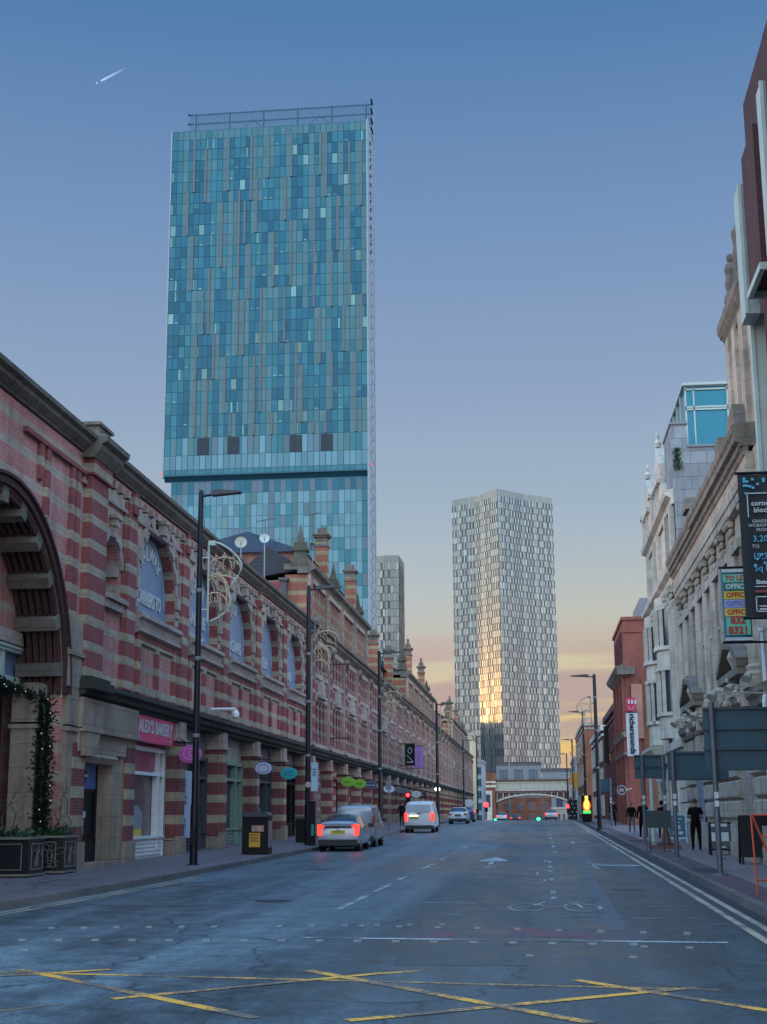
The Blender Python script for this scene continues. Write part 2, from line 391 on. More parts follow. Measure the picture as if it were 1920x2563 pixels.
sd_ = t.n('ShaderNodeMapRange', {0: t.m('ABSOLUTE', dx), 1: .4, 2: .85, 3: 1.0, 4: 4.6}, interpolation_type='SMOOTHSTEP').outputs[0]
bk = t.m('MAXIMUM', t.m('MAXIMUM', bk, hi_), sd_)
col = t.n('ShaderNodeVectorMath', {0: col, 'Scale': t.m('MULTIPLY', bk, lowk)}, operation='SCALE').outputs[0]
nt.links.new(col, bg.inputs[0]); bg.inputs[1].default_value = 1.0
sl = bpy.data.lights.new('sun', 'SUN'); sl.energy = .34; sl.angle = R(.6); sl.color = (1.0, .47, .13)
so = bpy.data.objects.new('sun', sl); COL.objects.link(so); so.rotation_euler = sd.to_track_quat('Z', 'Y').to_euler(); so.location = (-60, 20, 60)
SC.view_settings.view_transform = 'Standard'; SC.view_settings.look = 'None'; SC.view_settings.exposure = 0; SC.view_settings.gamma = 1

# ------------------------------------------------------------------ ground, road, pavements
def asphalt(name, c, rough=.5, patchy=True, lo=.55, hi=1.35):
    m, t, b = newmat(name)
    g = t.n('ShaderNodeNewGeometry').outputs['Position']
    n1 = t.noise(g, 1.0, 7, .6, sc=(.35, .12, 1)); n2 = t.noise(g, 26, 4, .75); n3 = t.noise(g, 2.2, 5, .65)
    k = t.m('ADD', t.m('MULTIPLY', n1, .6), t.m('MULTIPLY', n3, .4))
    f = t.n('ShaderNodeMapRange', {0: k, 1: .36, 2: .64, 3: lo, 4: hi}).outputs[0]
    f = t.m('MULTIPLY', f, t.n('ShaderNodeMapRange', {0: n2, 1: .3, 2: .7, 3: .45, 4: 1.6}).outputs[0])
    col = t.mix(1.0, c, t.n('ShaderNodeCombineColor', {0: f, 1: f, 2: f}).outputs[0], 'MULTIPLY')
    if name == 'road_asphalt':        # the right hand lanes were relaid in darker asphalt, with an irregular polished edge
        gx = t.n('ShaderNodeSeparateXYZ', {0: g}).outputs[0]
        e_ = t.m('ADD', gx, t.m('MULTIPLY', t.m('SUBTRACT', t.noise(g, 1.0, 5, .6, sc=(.4, .16, 1)), .5), 5.5))
        w1 = t.n('ShaderNodeMapRange', {0: e_, 1: -3.4, 2: -1.2, 3: 1.22, 4: .60}, interpolation_type='SMOOTHSTEP').outputs[0]
        tk = t.noise(g, 1.0, 3, .5, sc=(1.5, .03, 1)); w2 = t.n('ShaderNodeMapRange', {0: tk, 1: .42, 2: .6, 3: .85, 4: 1.22}).outputs[0]
        f = t.m('MULTIPLY', f, t.m('MULTIPLY', w1, w2)); col = t.mix(1.0, c, t.n('ShaderNodeCombineColor', {0: f, 1: f, 2: f}).outputs[0], 'MULTIPLY')
    # tar joints and cracks
    v = t.n('ShaderNodeTexVoronoi', {'Vector': t.n('ShaderNodeMapping', {0: t.n('ShaderNodeVectorMath', {0: g, 1: t.n('ShaderNodeTexNoise', {'Vector': g, 'Scale': 1.2, 'Detail': 4}).outputs[1]}, operation='ADD').outputs[0], 3: (.32, .13, .3)}).outputs[0], 'Scale': 1.0}, feature='DISTANCE_TO_EDGE').outputs[0]
    ck = t.n('ShaderNodeMapRange', {0: v, 1: .002, 2: .012, 3: .75, 4: 0.0}).outputs[0]
    ck = t.m('MULTIPLY', ck, t.m('GREATER_THAN', n3, .47))
    col = t.mix(ck, col, (.012, .013, .015))
    put(t, b, 'Base Color', col)
    rr = t.n('ShaderNodeMapRange', {0: k, 1: .38, 2: .62, 3: rough-.14, 4: rough+.16}).outputs[0]
    put(t, b, 'Roughness', rr); put(t, b, 'Specular IOR Level', .42)
    put(t, b, 'Normal', t.n('ShaderNodeBump', {'Height': n2, 'Strength': .6, 'Distance': .015}).outputs[0])
    return m
M['road'] = asphalt('road_asphalt', (.064, .088, .100), .40, lo=.38, hi=1.62)
M['paveL'] = asphalt('pavement_flags', (.15, .12, .125), .6, lo=.75, hi=1.2)
M['paveR'] = asphalt('pavement_flags_right', (.185, .145, .14), .6, lo=.75, hi=1.2)
M['kerb'] = stone('kerb_granite', (.17, .16, .16), (.9, .5), lo=.6)
M['redset'] = brick('red_kerbside_setts', (.15, .095, .095), (.12, .075, .08), (.06, .05, .05), None, .7, .3, .2)
M['earth'] = plain('far_ground', (.08, .08, .085), .9)
def worn(name, c, thr=.45, wear=.25):
    m, t, b = newmat(name)
    g = t.n('ShaderNodeNewGeometry').outputs['Position']
    n = t.m('ADD', t.m('MULTIPLY', t.noise(g, 22, 6, .7), .5), t.m('MULTIPLY', t.noise(g, 1.1, 4, .6), .5))
    f = t.n('ShaderNodeMapRange', {0: n, 1: thr, 2: thr+.07, 3: wear, 4: 1.0}).outputs[0]
    put(t, b, 'Base Color', t.mix(f, (.055, .065, .08), c)); put(t, b, 'Roughness', .55); return m
M['ylw'] = worn('yellow_road_paint', (.74, .37, .04), .48, .10)
M['ylw2'] = worn('double_yellow_paint', (.42, .37, .27), .44, .3)
M['wht'] = worn('white_road_paint', (.40, .45, .45), .475, .10)
M['stud'] = plain('steel_stud', (.17, .19, .21), .5)
M['wht2'] = worn('fresh_white_road_paint', (.66, .70, .68), .36, .4)
M['redstain'] = worn('red_surface_stain', (.17, .045, .05), .50, .06)
YS = [-30, -10] + [i*4.0 for i in range(0, 84)] + [334, 360, 420, 520]
XKL = [(-30, 14), (0, 11.5), (14, 9.6), (20, 8.85), (26, 8.35), (32, 8.1), (40, 7.95), (52, 7.75), (70, 7.55), (90, 7.5), (520, 7.5)]
def kl(Y):
    for (a, p), (b, q) in zip(XKL, XKL[1:]):
        if a <= Y <= b: return -(p+(q-p)*(Y-a)/(b-a))
    return -7.5
KR = 3.12
def strip(name, fx0, fx1, dz, mat, ys=YS, parent=None, **kw):
    mb = MB()
    for a, b in zip(ys, ys[1:]):
        mb.quad((fx0(a),a,gz(a)+dz),(fx1(a),a,gz(a)+dz),(fx1(b),b,gz(b)+dz),(fx0(b),b,gz(b)+dz))
    return mb.build(name, mat, parent, **kw)
g = MB()
for a, b in zip([-400, -30]+YS[2:-3]+[420, 900, 3000, 9000], YS[:1]+YS[2:-3]+[420, 900, 3000, 9000]):
    za, zb = gz(max(a, -30))-.16, gz(max(b, -30))-.16
    if a < b: g.quad((-6000,a,za),(6000,a,za),(6000,b,zb),(-6000,b,zb))
tag(g.build('ground', 'earth'), kind='structure')
ROAD = tag(strip('road', kl, lambda Y: KR, 0, 'road'), kind='structure')
tag(strip('pavement_left', lambda Y: -12.6 if Y > 20 else -30, lambda Y: kl(Y)-.16, .12, 'paveL'), kind='structure')
PAVR = tag(strip('pavement_right', lambda Y: KR+.78, lambda Y: 8.0 if Y > 20 else 30, .12, 'paveR'), kind='structure')
strip('edge_setts', lambda Y: KR+.15, lambda Y: KR+.78, .121, 'redset', parent=PAVR)
def kerb(name, f, s):
    mb = MB()
    for a, b in zip(YS, YS[1:]):
        xa, xb = f(a), f(b); h = .125
        A, B = gz(a), gz(b)
        mb.quad((xa,a,A-.1),(xb,b,B-.1),(xb-s*.02,b,B+h),(xa-s*.02,a,A+h)) if s > 0 else mb.quad((xa,a,A-.1),(xa-s*.02,a,A+h),(xb-s*.02,b,B+h),(xb,b,B-.1))
        mb.quad((xa-s*.02,a,A+h),(xb-s*.02,b,B+h),(xb-s*.17,b,B+h),(xa-s*.17,a,A+h))
    return tag(mb.build(name, 'kerb'), kind='structure')
kerb('kerb_left', kl, 1); kerb('kerb_right', lambda Y: KR, -1)

# ------------------------------------------------------------------ road markings
def gline(mb, p, q, w, dz=.004, steps=None):
    p, q = Vector((p[0], p[1], 0)), Vector((q[0], q[1], 0)); d = q-p; L = d.length; n = max(1, int(L/3)) if steps is None else steps
    s = Vector((-d.y, d.x, 0)).normalized()*w/2
    for i in range(n):
        a, b = p+d*(i/n), p+d*((i+1)/n)
        pts = [a-s, a+s, b+s, b-s]; mb.quad(*[(v.x, v.y, gz(v.y)+dz) for v in pts][::-1])
def G(px, py): v = onG(px, py); return (v.x, v.y)
box = MB()
for a, b, wd in [((-80, 2432), (1800, 2479), .13), ((52, 2428), (640, 2551), .17), ((278, 2503), (960, 2437), .17), ((770, 2431), (1481, 2563), .18),
              ((869, 2557), (1742, 2473), .18), ((1441, 2455), (1990, 2541), .17), ((0, 2445), (278, 2428), .16), ((-60, 2540), (156, 2515), .11), ((960,2437),(1060,2431),.12)]:
    gline(box, G(*a), G(*b), wd*.72, .003 if wd < .14 else (.0045 if a[1] < b[1] else .006))
box.build('box_junction_marking', 'ylw', ROAD)
dy2 = MB()
for off in (.20, .45):
    for a, b in zip(YS[2:40], YS[3:41]):
        dy2.quad((KR-off-.11,a,gz(a)+.005),(KR-off,a,gz(a)+.005),(KR-off,b,gz(b)+.005),(KR-off-.11,b,gz(b)+.005))
for off in (.22, .42):
    for a, b in zip(YS[2:10], YS[3:11]):
        dy2.quad((kl(a)+off,a,gz(a)+.005),(kl(a)+off+.09,a,gz(a)+.005),(kl(b)+off+.09,b,gz(b)+.005),(kl(b)+off,b,gz(b)+.005))
dy2.build('double_yellow_lines', 'ylw2', ROAD)
gt = MB()
for a, b in zip(YS[2:40], YS[3:41]): gt.quad((KR-.17,a,gz(a)+.002),(KR-.001,a,gz(a)+.002),(KR-.001,b,gz(b)+.002),(KR-.17,b,gz(b)+.002))
gt.build('gutter', plain('gutter_dark', (.022, .024, .028), .6), ROAD)  # even dark strip along the foot of the right kerb
wl = MB()
for i, (p, q) in enumerate([((846, 2277), (980, 2212)), ((998, 2202), (1038, 2185)), ((1056, 2176), (1087, 2162)), ((1096, 2155), (1119, 2146)), ((1134,2137),(1146,2131)), ((1158,2125),(1168,2120))]):
    gline(wl, G(*p), G(*q), .13)
gline(wl, G(846, 2277), G(905, 2276), .05, .006)
for y0 in (46, 52, 58, 64, 70, 76, 84, 92): gline(wl, (.45, y0), (.45, y0+2.2), .11)
for y0 in (24.5, 26.2, 30.5, 34, 36.4, 39.4): gline(wl, (.18+.004*(y0-24), y0), (.2, y0+1.0), .10)
for (x, y0) in ((-.1, 33), (.05, 30), (.45, 31.5), (.1, 40)): gline(wl, (x, y0), (x, y0+1.2), .06)
gline(wl, (-3.0, 17.95), (2.15, 17.45), .16)
for (a, b, yy) in ((-2.6, -1.2, 21.6), (.15, 1.25, 21.2), (1.25, 2.3, 20.9), (-2.0, -1.1, 24.1), (.1, .75, 23.8), (.9, 1.1, 23.4), (1.3, 2.4, 23.2), (-3.2, -1.9, 27.0), (1.95, 2.5, 20.0)):
    gline(wl, (a, yy), (b, yy-.06*(b-a)), .07)
wl.build('lane_lines', 'wht', ROAD)
st = MB()
for i in range(13): x = -6.7+i*.44+(.0 if i < 11 else 0); st.box(x, x+.085, 19.2+.055*i-.04, 19.2+.055*i+.05, gz(19.5)-.01, gz(19.5)+.016) if i not in (6,) else None
for i in range(17): x = -6.5+i*.468; st.box(x, x+.095, 17.55+.0*i-.04+(-.045*max(0, i-8)), 17.55+.06+(-.045*max(0, i-8)), gz(17.3)-.01, gz(17.3)+.018)
for i in range(9): x = -2.5+i*.53; st.box(x, x+.085, 20.0-.14*i-.4, 20.0-.14*i-.30, gz(19.3)-.01, gz(19.3)+.018)
for (x, y0) in ((-6.0, 16.3), (-4.3, 15.6), (-.2, 15.9), (.9, 15.8), (1.6, 16.8), (1.1,16.9)): st.box(x, x+.08, y0, y0+.08, gz(y0)-.01, gz(y0)+.014)
st.build('crossing_studs', 'stud', ROAD)['kind'] = 'stuff'
ar = MB()
def poly(mb, pts, dz=.006): mb.add([(x, y, gz(y)+dz) for x, y in pts], [tuple(range(len(pts)))])
# straight arrow, two kinked turn arrows and a worn cycle symbol
poly(ar, [(-1.42, 36.6), (-1.30, 36.6), (-1.30, 40.2), (-1.42, 40.2)]); poly(ar, [(-1.85, 40.2), (-.87, 40.2), (-1.36, 43.6)])
poly(ar, [(1.28, 35.4), (1.42, 35.4), (1.42, 38.2), (1.28, 38.2)]); poly(ar, [(1.42, 37.2), (2.05, 36.9), (2.05, 36.5), (2.6, 37.4), (2.05, 38.3), (2.05, 37.8), (1.42, 38.0)], .007)
poly(ar, [(1.0, 38.0), (1.6, 38.0), (1.3, 40.4)], .008)
poly(ar, [(1.2, 56), (1.32, 56), (1.32, 60), (1.2, 60)]); poly(ar, [(1.32, 58.5), (1.9, 58.1), (1.9, 59.6)], .007)
for cxx, cyy in ((-.25, 23.0), (.62, 22.9)):
    pts = [(cxx+.28*math.cos(2*PI*i/20), cyy+.75*math.sin(2*PI*i/20)) for i in range(21)]
    for a, b in zip(pts, pts[1:]): gline(ar, a, b, .06, .006, 1)
for a, b in (((-.25, 23.0), (.05, 24.2)), ((.05, 24.2), (.5, 24.1)), ((.5, 24.2), (.62, 22.9)), ((-.25, 23.0), (.2, 22.8)), ((.2, 22.8), (.5, 24.1))): gline(ar, a, b, .05, .007, 1)
ar.build('road_arrows', 'wht', ROAD)
rs = MB()
for (x0, x1, y0, y1) in ((-1.75, -1.2, 17.9, 19.2), (-.5, .5, 18.1, 19.3), (.45, 1.2, 17.6, 18.5)): rs.quad((x0,y0,gz(y0)+.003),(x1,y0,gz(y0)+.003),(x1+.2,y1,gz(y1)+.003),(x0+.1,y1,gz(y1)+.003))
rs.build('red_surface_stains', 'redstain', ROAD)
# resurfaced strips of asphalt: one dark trench patch, one pale wheel-polished seam
M['trench'] = asphalt('trench_reinstatement', (.040, .054, .062), .42, lo=.45, hi=1.5)
M['seam'] = asphalt('pale_seam', (.085, .10, .115), .5, lo=.8, hi=1.1)
tr = MB()
for y0, y1, a0, b0, a1, b1 in ((15.0, 18.0, -1.55, -.15, -1.75, -.1), (18, 24, -1.75, -.1, -2.0, -.2), (24, 32, -2.0, -.2, -1.9, -.5)):
    n = 4
    for i in range(n):
        u, v = i/n, (i+1)/n; ya, yb = y0+(y1-y0)*u, y0+(y1-y0)*v
        tr.quad((a0+(a1-a0)*u,ya,gz(ya)+.002),(b0+(b1-b0)*u,ya,gz(ya)+.002),(b0+(b1-b0)*v,yb,gz(yb)+.002),(a0+(a1-a0)*v,yb,gz(yb)+.002))
tr.build('trench_patch', 'trench', ROAD)
mh = MB()
for (x_, y_) in ((-4.6, 24.5), (1.6, 27.5), (-5.6, 36)):
    mh.add([(x_+.32*math.cos(2*PI*i/20), y_+.32*math.sin(2*PI*i/20), gz(y_)+.004+.0086*.32*math.sin(2*PI*i/20)) for i in range(20)], [tuple(range(20))])
    mh.build('manhole_cover', plain('manhole_iron', (.03, .03, .032), .45, .5, lo=.4, hi=1.5, scale=18), ROAD); mh = MB()
se = MB(); gline(se, (.95, 19), (1.05, 44), .28, .0025); se.build('pale_seam_strip', 'seam', ROAD)
# ================================================================== LEFT: the brick arcade building
XF = -11.2                                     # facade plane
Y0A, Y1A = 16.0, 68.2
arc = thing('brick_arcade_building', (XF, 40, gz(40)), 'nearest banded brick building with round arched windows above small shops', 'building')
wall = MB()
# big archway bay (its centre is at Y 28.2)
AC, AR = 28.2, 4.1
AZ = 4.5
CZ = 11.08
archwall(wall, XF, Y0A, 33.2, .2, 10.55, AC-AR, AC+AR, .25, AZ, AR, 1.05, 0, 0, 1, 28)
wall.quad((XF,33.2,4.6),(XF,37.35,4.6),(XF,37.35,10.55),(XF,33.2,10.55)) if False else None
archwall(wall, XF, 33.2, 37.4, 5.0, 10.55, 35.0, 36.6, 7.35, 8.2, .8, .4)
wc = [40.4+6*i for i in range(5)]
for c in wc: archwall(wall, XF, c-3, c+3, 5.0, 10.55, c-2.12, c+2.12, 7.35, 7.95, 2.12, .34, 0, 1)
wall.box(XF-.3, XF-.001, Y0A, Y1A, 10.5, 10.62); wall.quad((XF,67.4,5.0),(XF,Y1A,5.0),(XF,Y1A,10.55),(XF,67.4,10.55))
wall.box(-30, XF-1.3, Y0A, Y1A-.02, 0, 10.5)                         # body of the building behind
wall.box(-26, -13.5, Y0A, Y1A-.3, 10.5, 10.9)
wall.build('wall', ['gn_wall', 'gn_pil'], arc)
# frieze and cornice
def cornice(parent, y0, y1, z, name='cornice', X=XF, m='soot', s=1.0, sgn=1, top=None):
    mb = MB(); pr = [(0, -.58), (.08, -.58), (.12, -.52), (.16, -.5), (.34, -.36), (.36, -.24), (.52, -.18), (.54, -.05), (.44, 0), (-.5, .02), (-.5, -.58)]
    mb.prismY([(X+sgn*a*s, z+b*s) for a, b in pr], y0, y1)
    return mb.build(name, m, parent)
cornice(arc, Y0A, Y1A, CZ, s=.74)
fr = MB(); fr.box(XF-.2, XF+.05, 33.2, Y1A, 9.95, 10.2); 
for y in [34.9+.62*i for i in range(54)]: fr.box(XF, XF+.14, y, y+.2, 10.26, 10.46) if y < Y1A-.3 else None
fr.box(XF-.1, XF+.09, 33.0, Y1A, 9.84, 9.94)
fr.build('frieze', 'sand', arc)
# projecting pier beside the archway, pilasters, brackets
for k, (a, b, pr) in enumerate([(33.35, 34.75, .2)]):
    p = MB(); p.box(XF-.1, XF+pr, a, b, 5.0, 10.1); p.box(XF-.1, XF+pr+.08, a-.08, b+.08, 10.1, 10.5)
    p.build('corner_pier', ['gn_pil'], arc)
    q = MB(); q.prismY([(XF, 10.5), (XF+pr+.1, 10.5), (XF+pr+.28, 10.72), (XF+pr+.3, 10.84), (XF+pr+.44, 10.9), (XF+pr+.46, 11.03), (XF+pr+.36, 11.09), (XF, 11.11)], a-.25, b+.3); q.build('pier_cornice', 'soot', arc)
    q = MB(); q.box(XF-.6, XF+.3, a+.1, b-.3, 11.1, 11.42); q.box(XF-.7, XF+.36, a, b-.2, 11.42, 11.5); q.build('pier_cap', 'soot', arc)
pil0 = None
for y in [37.35, 43.4, 49.4, 55.4, 61.4, 67.4]:
    if pil0 is None:
        p = MB(); p.box(XF-.05, XF+.14, y-.40, y+.40, 5.0, 10.2); p.box(XF-.05, XF+.07, y-.60, y+.60, 5.0, 10.2)
        p.box(XF, XF+.22, y-.2, y+.2, 9.9, 10.5)
        pil0 = p.build('pilaster', 'gn_pil', arc); py0 = y
    else: dup(pil0, (0, y-py0, 0), parent=arc)
# window surrounds, sills, panels below, glazing with the painted lettering
lett = [('RAILWAY', 'CARRIERS TO'), ('SERVICE', 'AND THE|PARTING'), ('OF', 'ENGLAND'), ('', 'TLER'), ('', 'LNER')]
for i, c in enumerate(wc):
    s = MB(); archring(s, XF, c, 7.95, 2.12, 2.12, .27, .05, 0, 17, .045)
    archring(s, XF, c, 7.95, 2.42, 2.42, .07, .11, 0, 17, 0, gap=0)
    s.box(XF, XF+.26, c-.17, c+.17, 9.9, 10.3); s.box(XF, XF+.3, c-.23, c+.23, 10.22, 10.34)
    for sg in (-1, 1):
        for zz, ww in ((7.42, .34), (7.70, .26)): s.box(XF-.05, XF+.07, c+sg*2.14 if sg > 0 else c-2.14-ww, c+2.14+ww if sg > 0 else c-2.14, zz, zz+.22)
    s.build('arch_surround', 'sand', arc)
    sl = MB(); sl.prismY([(XF-.6, 7.4), (XF+.02, 7.4), (XF+.24, 7.28), (XF+.26, 7.16), (XF+.14, 7.1), (XF+.1, 6.92), (XF+.2, 6.88), (XF+.2, 6.76), (XF+.06, 6.7), (XF-.6, 6.7)], c-2.3, c+2.3)
    sl.build('sill', 'sand', arc)
    pn = MB(); pn.box(XF, XF+.10, c-.16, c+.16, 5.05, 6.7); 
    for sg in (-1, 1): pn.box(XF, XF+.10, c+sg*1.98-.16, c+sg*1.98+.16, 5.05, 6.7)
    pn.box(XF, XF+.08, c-2.1, c+2.1, 5.0, 5.25); pn.box(XF, XF+.08, c-2.1, c+2.1, 6.45, 6.7)
    pn.build('panel_below_window', 'gn_pil', arc)
    gl = MB(); X2 = XF-.30; n = 14
    P = [(c-2.12*math.cos(PI*j/n), 7.95+2.12*math.sin(PI*j/n)) for j in range(n+1)] + [(c+2.12, 7.35), (c-2.12, 7.35)]
    gl.add([(X2, a, b) for a, b in P], [tuple(range(len(P)))]); gl.add([(X2-.1, a, b) for a, b in P], [tuple(range(len(P)))])
    win = gl.build('arched_window', 'bluepane', arc)
    lt = MB(); top, bot = lett[i]
    if top: text_into(lt, top, .62, (X2+.03, c+.1, 9.35), 'L', 0, .015, .85, .012, 1.45)
    for r_, tx in enumerate(bot.split('|')):
        if lt.v: lt.build('painted_lettering', 'letters', win); lt = MB()
        text_into(lt, tx, .6, (X2+.03, c+.15, (8.15 if '|' in bot else 7.95)-.72*r_), 'L', 0, .015, .9 if len(tx) < 9 else .72, .012)
    lt.build('painted_lettering', 'letters', win); lt = MB()
    # painted border and sprig lines along the arch
    for j in range(n):
        (a, b), (e, f) = P[j], P[j+1]; k = .86
        lt.tube([(X2+.03, c+(a-c)*k, 7.95+(b-7.95)*k), (X2+.03, c+(e-c)*k, 7.95+(f-7.95)*k)], .012, 0, 4)
    lt.build('painted_border', 'letters', win)
# small arched window by the pier
s = MB(); archring(s, XF, 35.8, 8.2, .8, .8, .22, .04, 0, 9, .03); s.box(XF, XF+.16, 35.6, 36.0, 9.25, 9.45); s.box(XF, XF+.22, 35.5, 36.1, 9.45, 9.55); s.box(XF, XF+.12, 35.7, 35.9, 8.95, 9.25)
s.box(XF, XF+.16, 35.02, 36.62, 7.0, 7.36); s.box(XF, XF+.24, 34.95, 36.8, 7.22, 7.36)
for zz in (7.5, 8.0): s.box(XF-.5, XF-.03, 36.45, 36.62, zz, zz+.24)
s.build('small_window_surround', 'sand', arc)
sm = MB(); sm.box(XF-.4, XF-.36, 35.0, 36.62, 7.3, 9.05); sm.build('small_window', 'bluepane', arc)
p = MB()
for y in (30.1, 30.55, 32.35, 32.75): p.box(XF, XF+.09, y-.13, y+.13, 5.4+3.0*(y < 31)+.8*(y < 30.3), 10.1)
p.box(XF, XF+.12, 29.0, 33.2, 10.05, 10.2)
p.build('wall_shafts', 'gn_pil', arc)
# archway: ribbed vault, stone ring blocks, brick infill, painted window band
rb = MB()
for i in range(17):
    a0 = PI*(i+.2)/17; a1 = PI*(i+.75)/17
    for k in range(5):
        x1 = XF-.02-k*.21; pass
for k in range(6):
    rr_ = AR+.02-.0*k; x0 = XF-.06-.17*k
    archring(rb, x0, AC, AZ, AR-.16, AR-.16, .2, 0.05, 0, 30, 0, gap=0)
rb.build('arch_ribs', 'dkbrick', arc)
vb = MB()
for i in range(11):
    t0 = PI*(i+.36)/11; t1 = PI*(i+.64)/11
    pts = []
    for tt in (t0, t1):
        for rr_ in (AR-.34, AR+.05): pts.append((AC-rr_*math.cos(tt), AZ+rr_*math.sin(tt)))
    (a, b), (c_, d), (e, f), (g_, h) = pts
    vb.add([(XF-1.02,a,b),(XF-1.02,c_,d),(XF-1.02,g_,h),(XF-1.02,e,f),(XF+.02,a,b),(XF+.02,c_,d),(XF+.02,g_,h),(XF+.02,e,f)], [(0,1,2,3),(7,6,5,4),(0,4,5,1),(1,5,6,2),(2,6,7,3),(3,7,4,0)])
    vb.build('arch_stone_block', 'soot', arc); vb = MB()
rg = MB(); archring(rg, XF, AC, AZ, AR+.02, AR+.02, .16, .1, 0, 40, 0, gap=0); archring(rg, XF, AC, AZ, AR+.2, AR+.2, .07, .16, 0, 40, 0, gap=0); rg.build('arch_moulding', 'dkbrick', arc)
ty = MB(); n = 24; X2 = XF-1.0
P = [(AC-AR*math.cos(PI*j/n), AZ+AR*math.sin(PI*j/n)) for j in range(n+1)]
P = [p for p in P if p[1] >= 5.75]; P = [(P[0][0]-.05, 5.75)] + P + [(P[-1][0]+.05, 5.75)]
ty.add([(X2, a, b) for a, b in P], [tuple(range(len(P)))]); ty.add([(X2-.2, a, b) for a, b in P], [tuple(range(len(P)))])
ty.build('arch_infill', 'gn_wall', arc)
li = MB(); li.box(X2-.1, X2+.14, AC-4.15, AC+4.15, 5.6, 5.9); li.build('arch_lintel', 'sand', arc)
wb = MB(); wb.box(X2-.2, X2-.1, AC-4.2, AC+4.2, 4.72, 5.6, 1)
for y in [AC-4.2+1.4*j for j in range(7)]: wb.box(X2-.1, X2+.04, y-.09, y+.09, 4.72, 5.5)
wb.box(X2-.1, X2+.08, AC-4.2, AC+4.2, 5.42, 5.6); wb.box(X2-.1, X2+.12, AC-4.2, AC+4.2, 5.5, 5.56); wb.box(X2-.1, X2+.06, AC-4.2, AC+4.2, 4.72, 4.86)
wb.build('painted_window_band', ['pale', 'bluepane'], arc)
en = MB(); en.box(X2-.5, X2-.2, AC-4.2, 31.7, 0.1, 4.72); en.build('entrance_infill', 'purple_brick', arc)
for (ya, yb, xa, xb) in ((31.5, 33.3, XF-.9, XF-.3), (32.5, 33.25, XF-.4, XF+.1)):
    cl = MB(); cl.gbox(xa, xb, ya, yb, -.3, 3.65); cl.box(xa-.05, xb+.06, ya-.05, yb+.05, 3.65, 3.75); cl.box(xa, xb+.03, ya, yb, 3.8, 4.7); cl.build('entrance_pier', 'sandlow', arc)
cl = MB(); cl.box(XF-1.0, XF+.14, 32.35, 33.3, 4.7, 6.3); cl.box(XF-1.0, XF+.2, 32.3, 33.35, 5.45, 5.55); cl.build('arch_springer', 'sandlow', arc)
# dark string course over the shops
def string(parent, y0, y1, X=XF):
    mb = MB(); mb.prismY([(X-.3, 4.98), (X+.1, 4.98), (X+.38, 4.88), (X+.4, 4.78), (X+.3, 4.72), (X+.28, 4.6), (X+.16, 4.55), (X+.14, 4.46), (X-.3, 4.46)], y0, y1)
    return mb.build('string_course', 'moss', parent)
string(arc, 33.2, Y1A)
q = MB(); q.box(XF-.2, XF+.50, 33.17, 34.9, 4.70, 4.90); q.box(XF-.2, XF+.4, 33.25, 34.85, 4.90, 5.02); q.build('string_course', 'moss', arc)
# ground floor: stone doorway next to the archway
dw = MB(); X3 = XF
dw.gbox(X3-.7, X3+.14, 32.95, 33.82, -.2, 3.4, 0)
dw.build('doorway_pier', 'gn_pillar', arc)
dw = MB(); dw.box(X3-.7, X3+.25, 33.2, 37.2, 3.75, 4.5); dw.box(X3-.7, X3+.33, 33.2, 38.0, 3.68, 3.78); dw.box(X3-.7, X3+.18, 33.2, 37.2, 3.2, 3.7)
dw.prismX([(33.3, 3.68), (34.5, 3.68), (34.0, 3.1), (33.45, 3.1)], X3, X3+.3)
dw.prismY([(X3-.6, 3.2), (X3+.16, 3.2), (X3+.24, 3.1), (X3+.16, 2.95), (X3-.6, 2.95)], 33.8, 36.3)
dw.gbox(X3-.7, X3+.06, 36.3, 36.95, -.1, 3.2); dw.gbox(X3-.7, X3-.14, 36.1, 36.32, -.1, 3.0); dw.gbox(X3-.7, X3+.1, 36.97, 37.5, -.1, 3.2)
dw.gbox(X3-.72, X3+.2, 32.9, 33.86, -.2, 1.05); dw.gbox(X3-.6, X3+.3, 33.9, 36.4, -.2, gz(36)+.22)
dw.build('doorway_surround', 'sandlow', arc)
dr = MB(); dr.gbox(X3-.36, X3-.30, 33.8, 36.15, 0, 3.0); dr.gbox(X3-.30, X3-.25, 33.8, 36.15, 0, 1.1); dr.box(X3-.30, X3-.25, 35.95, 36.15, 1, 3); dr.box(X3-.30, X3-.25, 33.8, 36.15, 2.25, 2.33)
dr = dr.build('shop_door', 'black', arc)
bp = MB(); bp.box(X3-.26, X3-.24, 33.85, 35.9, 2.34, 2.95); bp.build('transom_sign', plain('blue_transom', (.05, .14, .42), .4), dr)
bl = MB(); text_into(bl, 'BARBERS', .16, (X3-.47, 35.9, 2.66), 'L', 0, .003) if False else bl.disc((X3-.23, 34.95, 2.66), .22, .22, 'X', 0, 4, .01); bl.box(X3-.22, X3-.21, 34.7, 35.2, 2.63, 2.7, 1)
bl.build('transom_emblem', ['black', 'letters'], dr)
pp = MB()
for k, (tx, w_) in enumerate([('A', .42), ('BELLA', .85), ('TOWN', .74), ('SLATE', .74), ('NEEZ', .62), ('', .7)]):
    zc_ = 1.90-.2*k; pp.box(X3-.24, X3-.225, 34.1, 34.1+w_*1.2, zc_-.08, zc_+.08, 0 if k < 5 else 1)
    if tx: text_into(pp, tx, .15, (X3-.222, 34.1+w_*.6, zc_), 'L', 2, .002)
pp.build('paper_notices', ['letters', plain('blue_paper', (.05, .12, .4), .6), 'black'], dr)
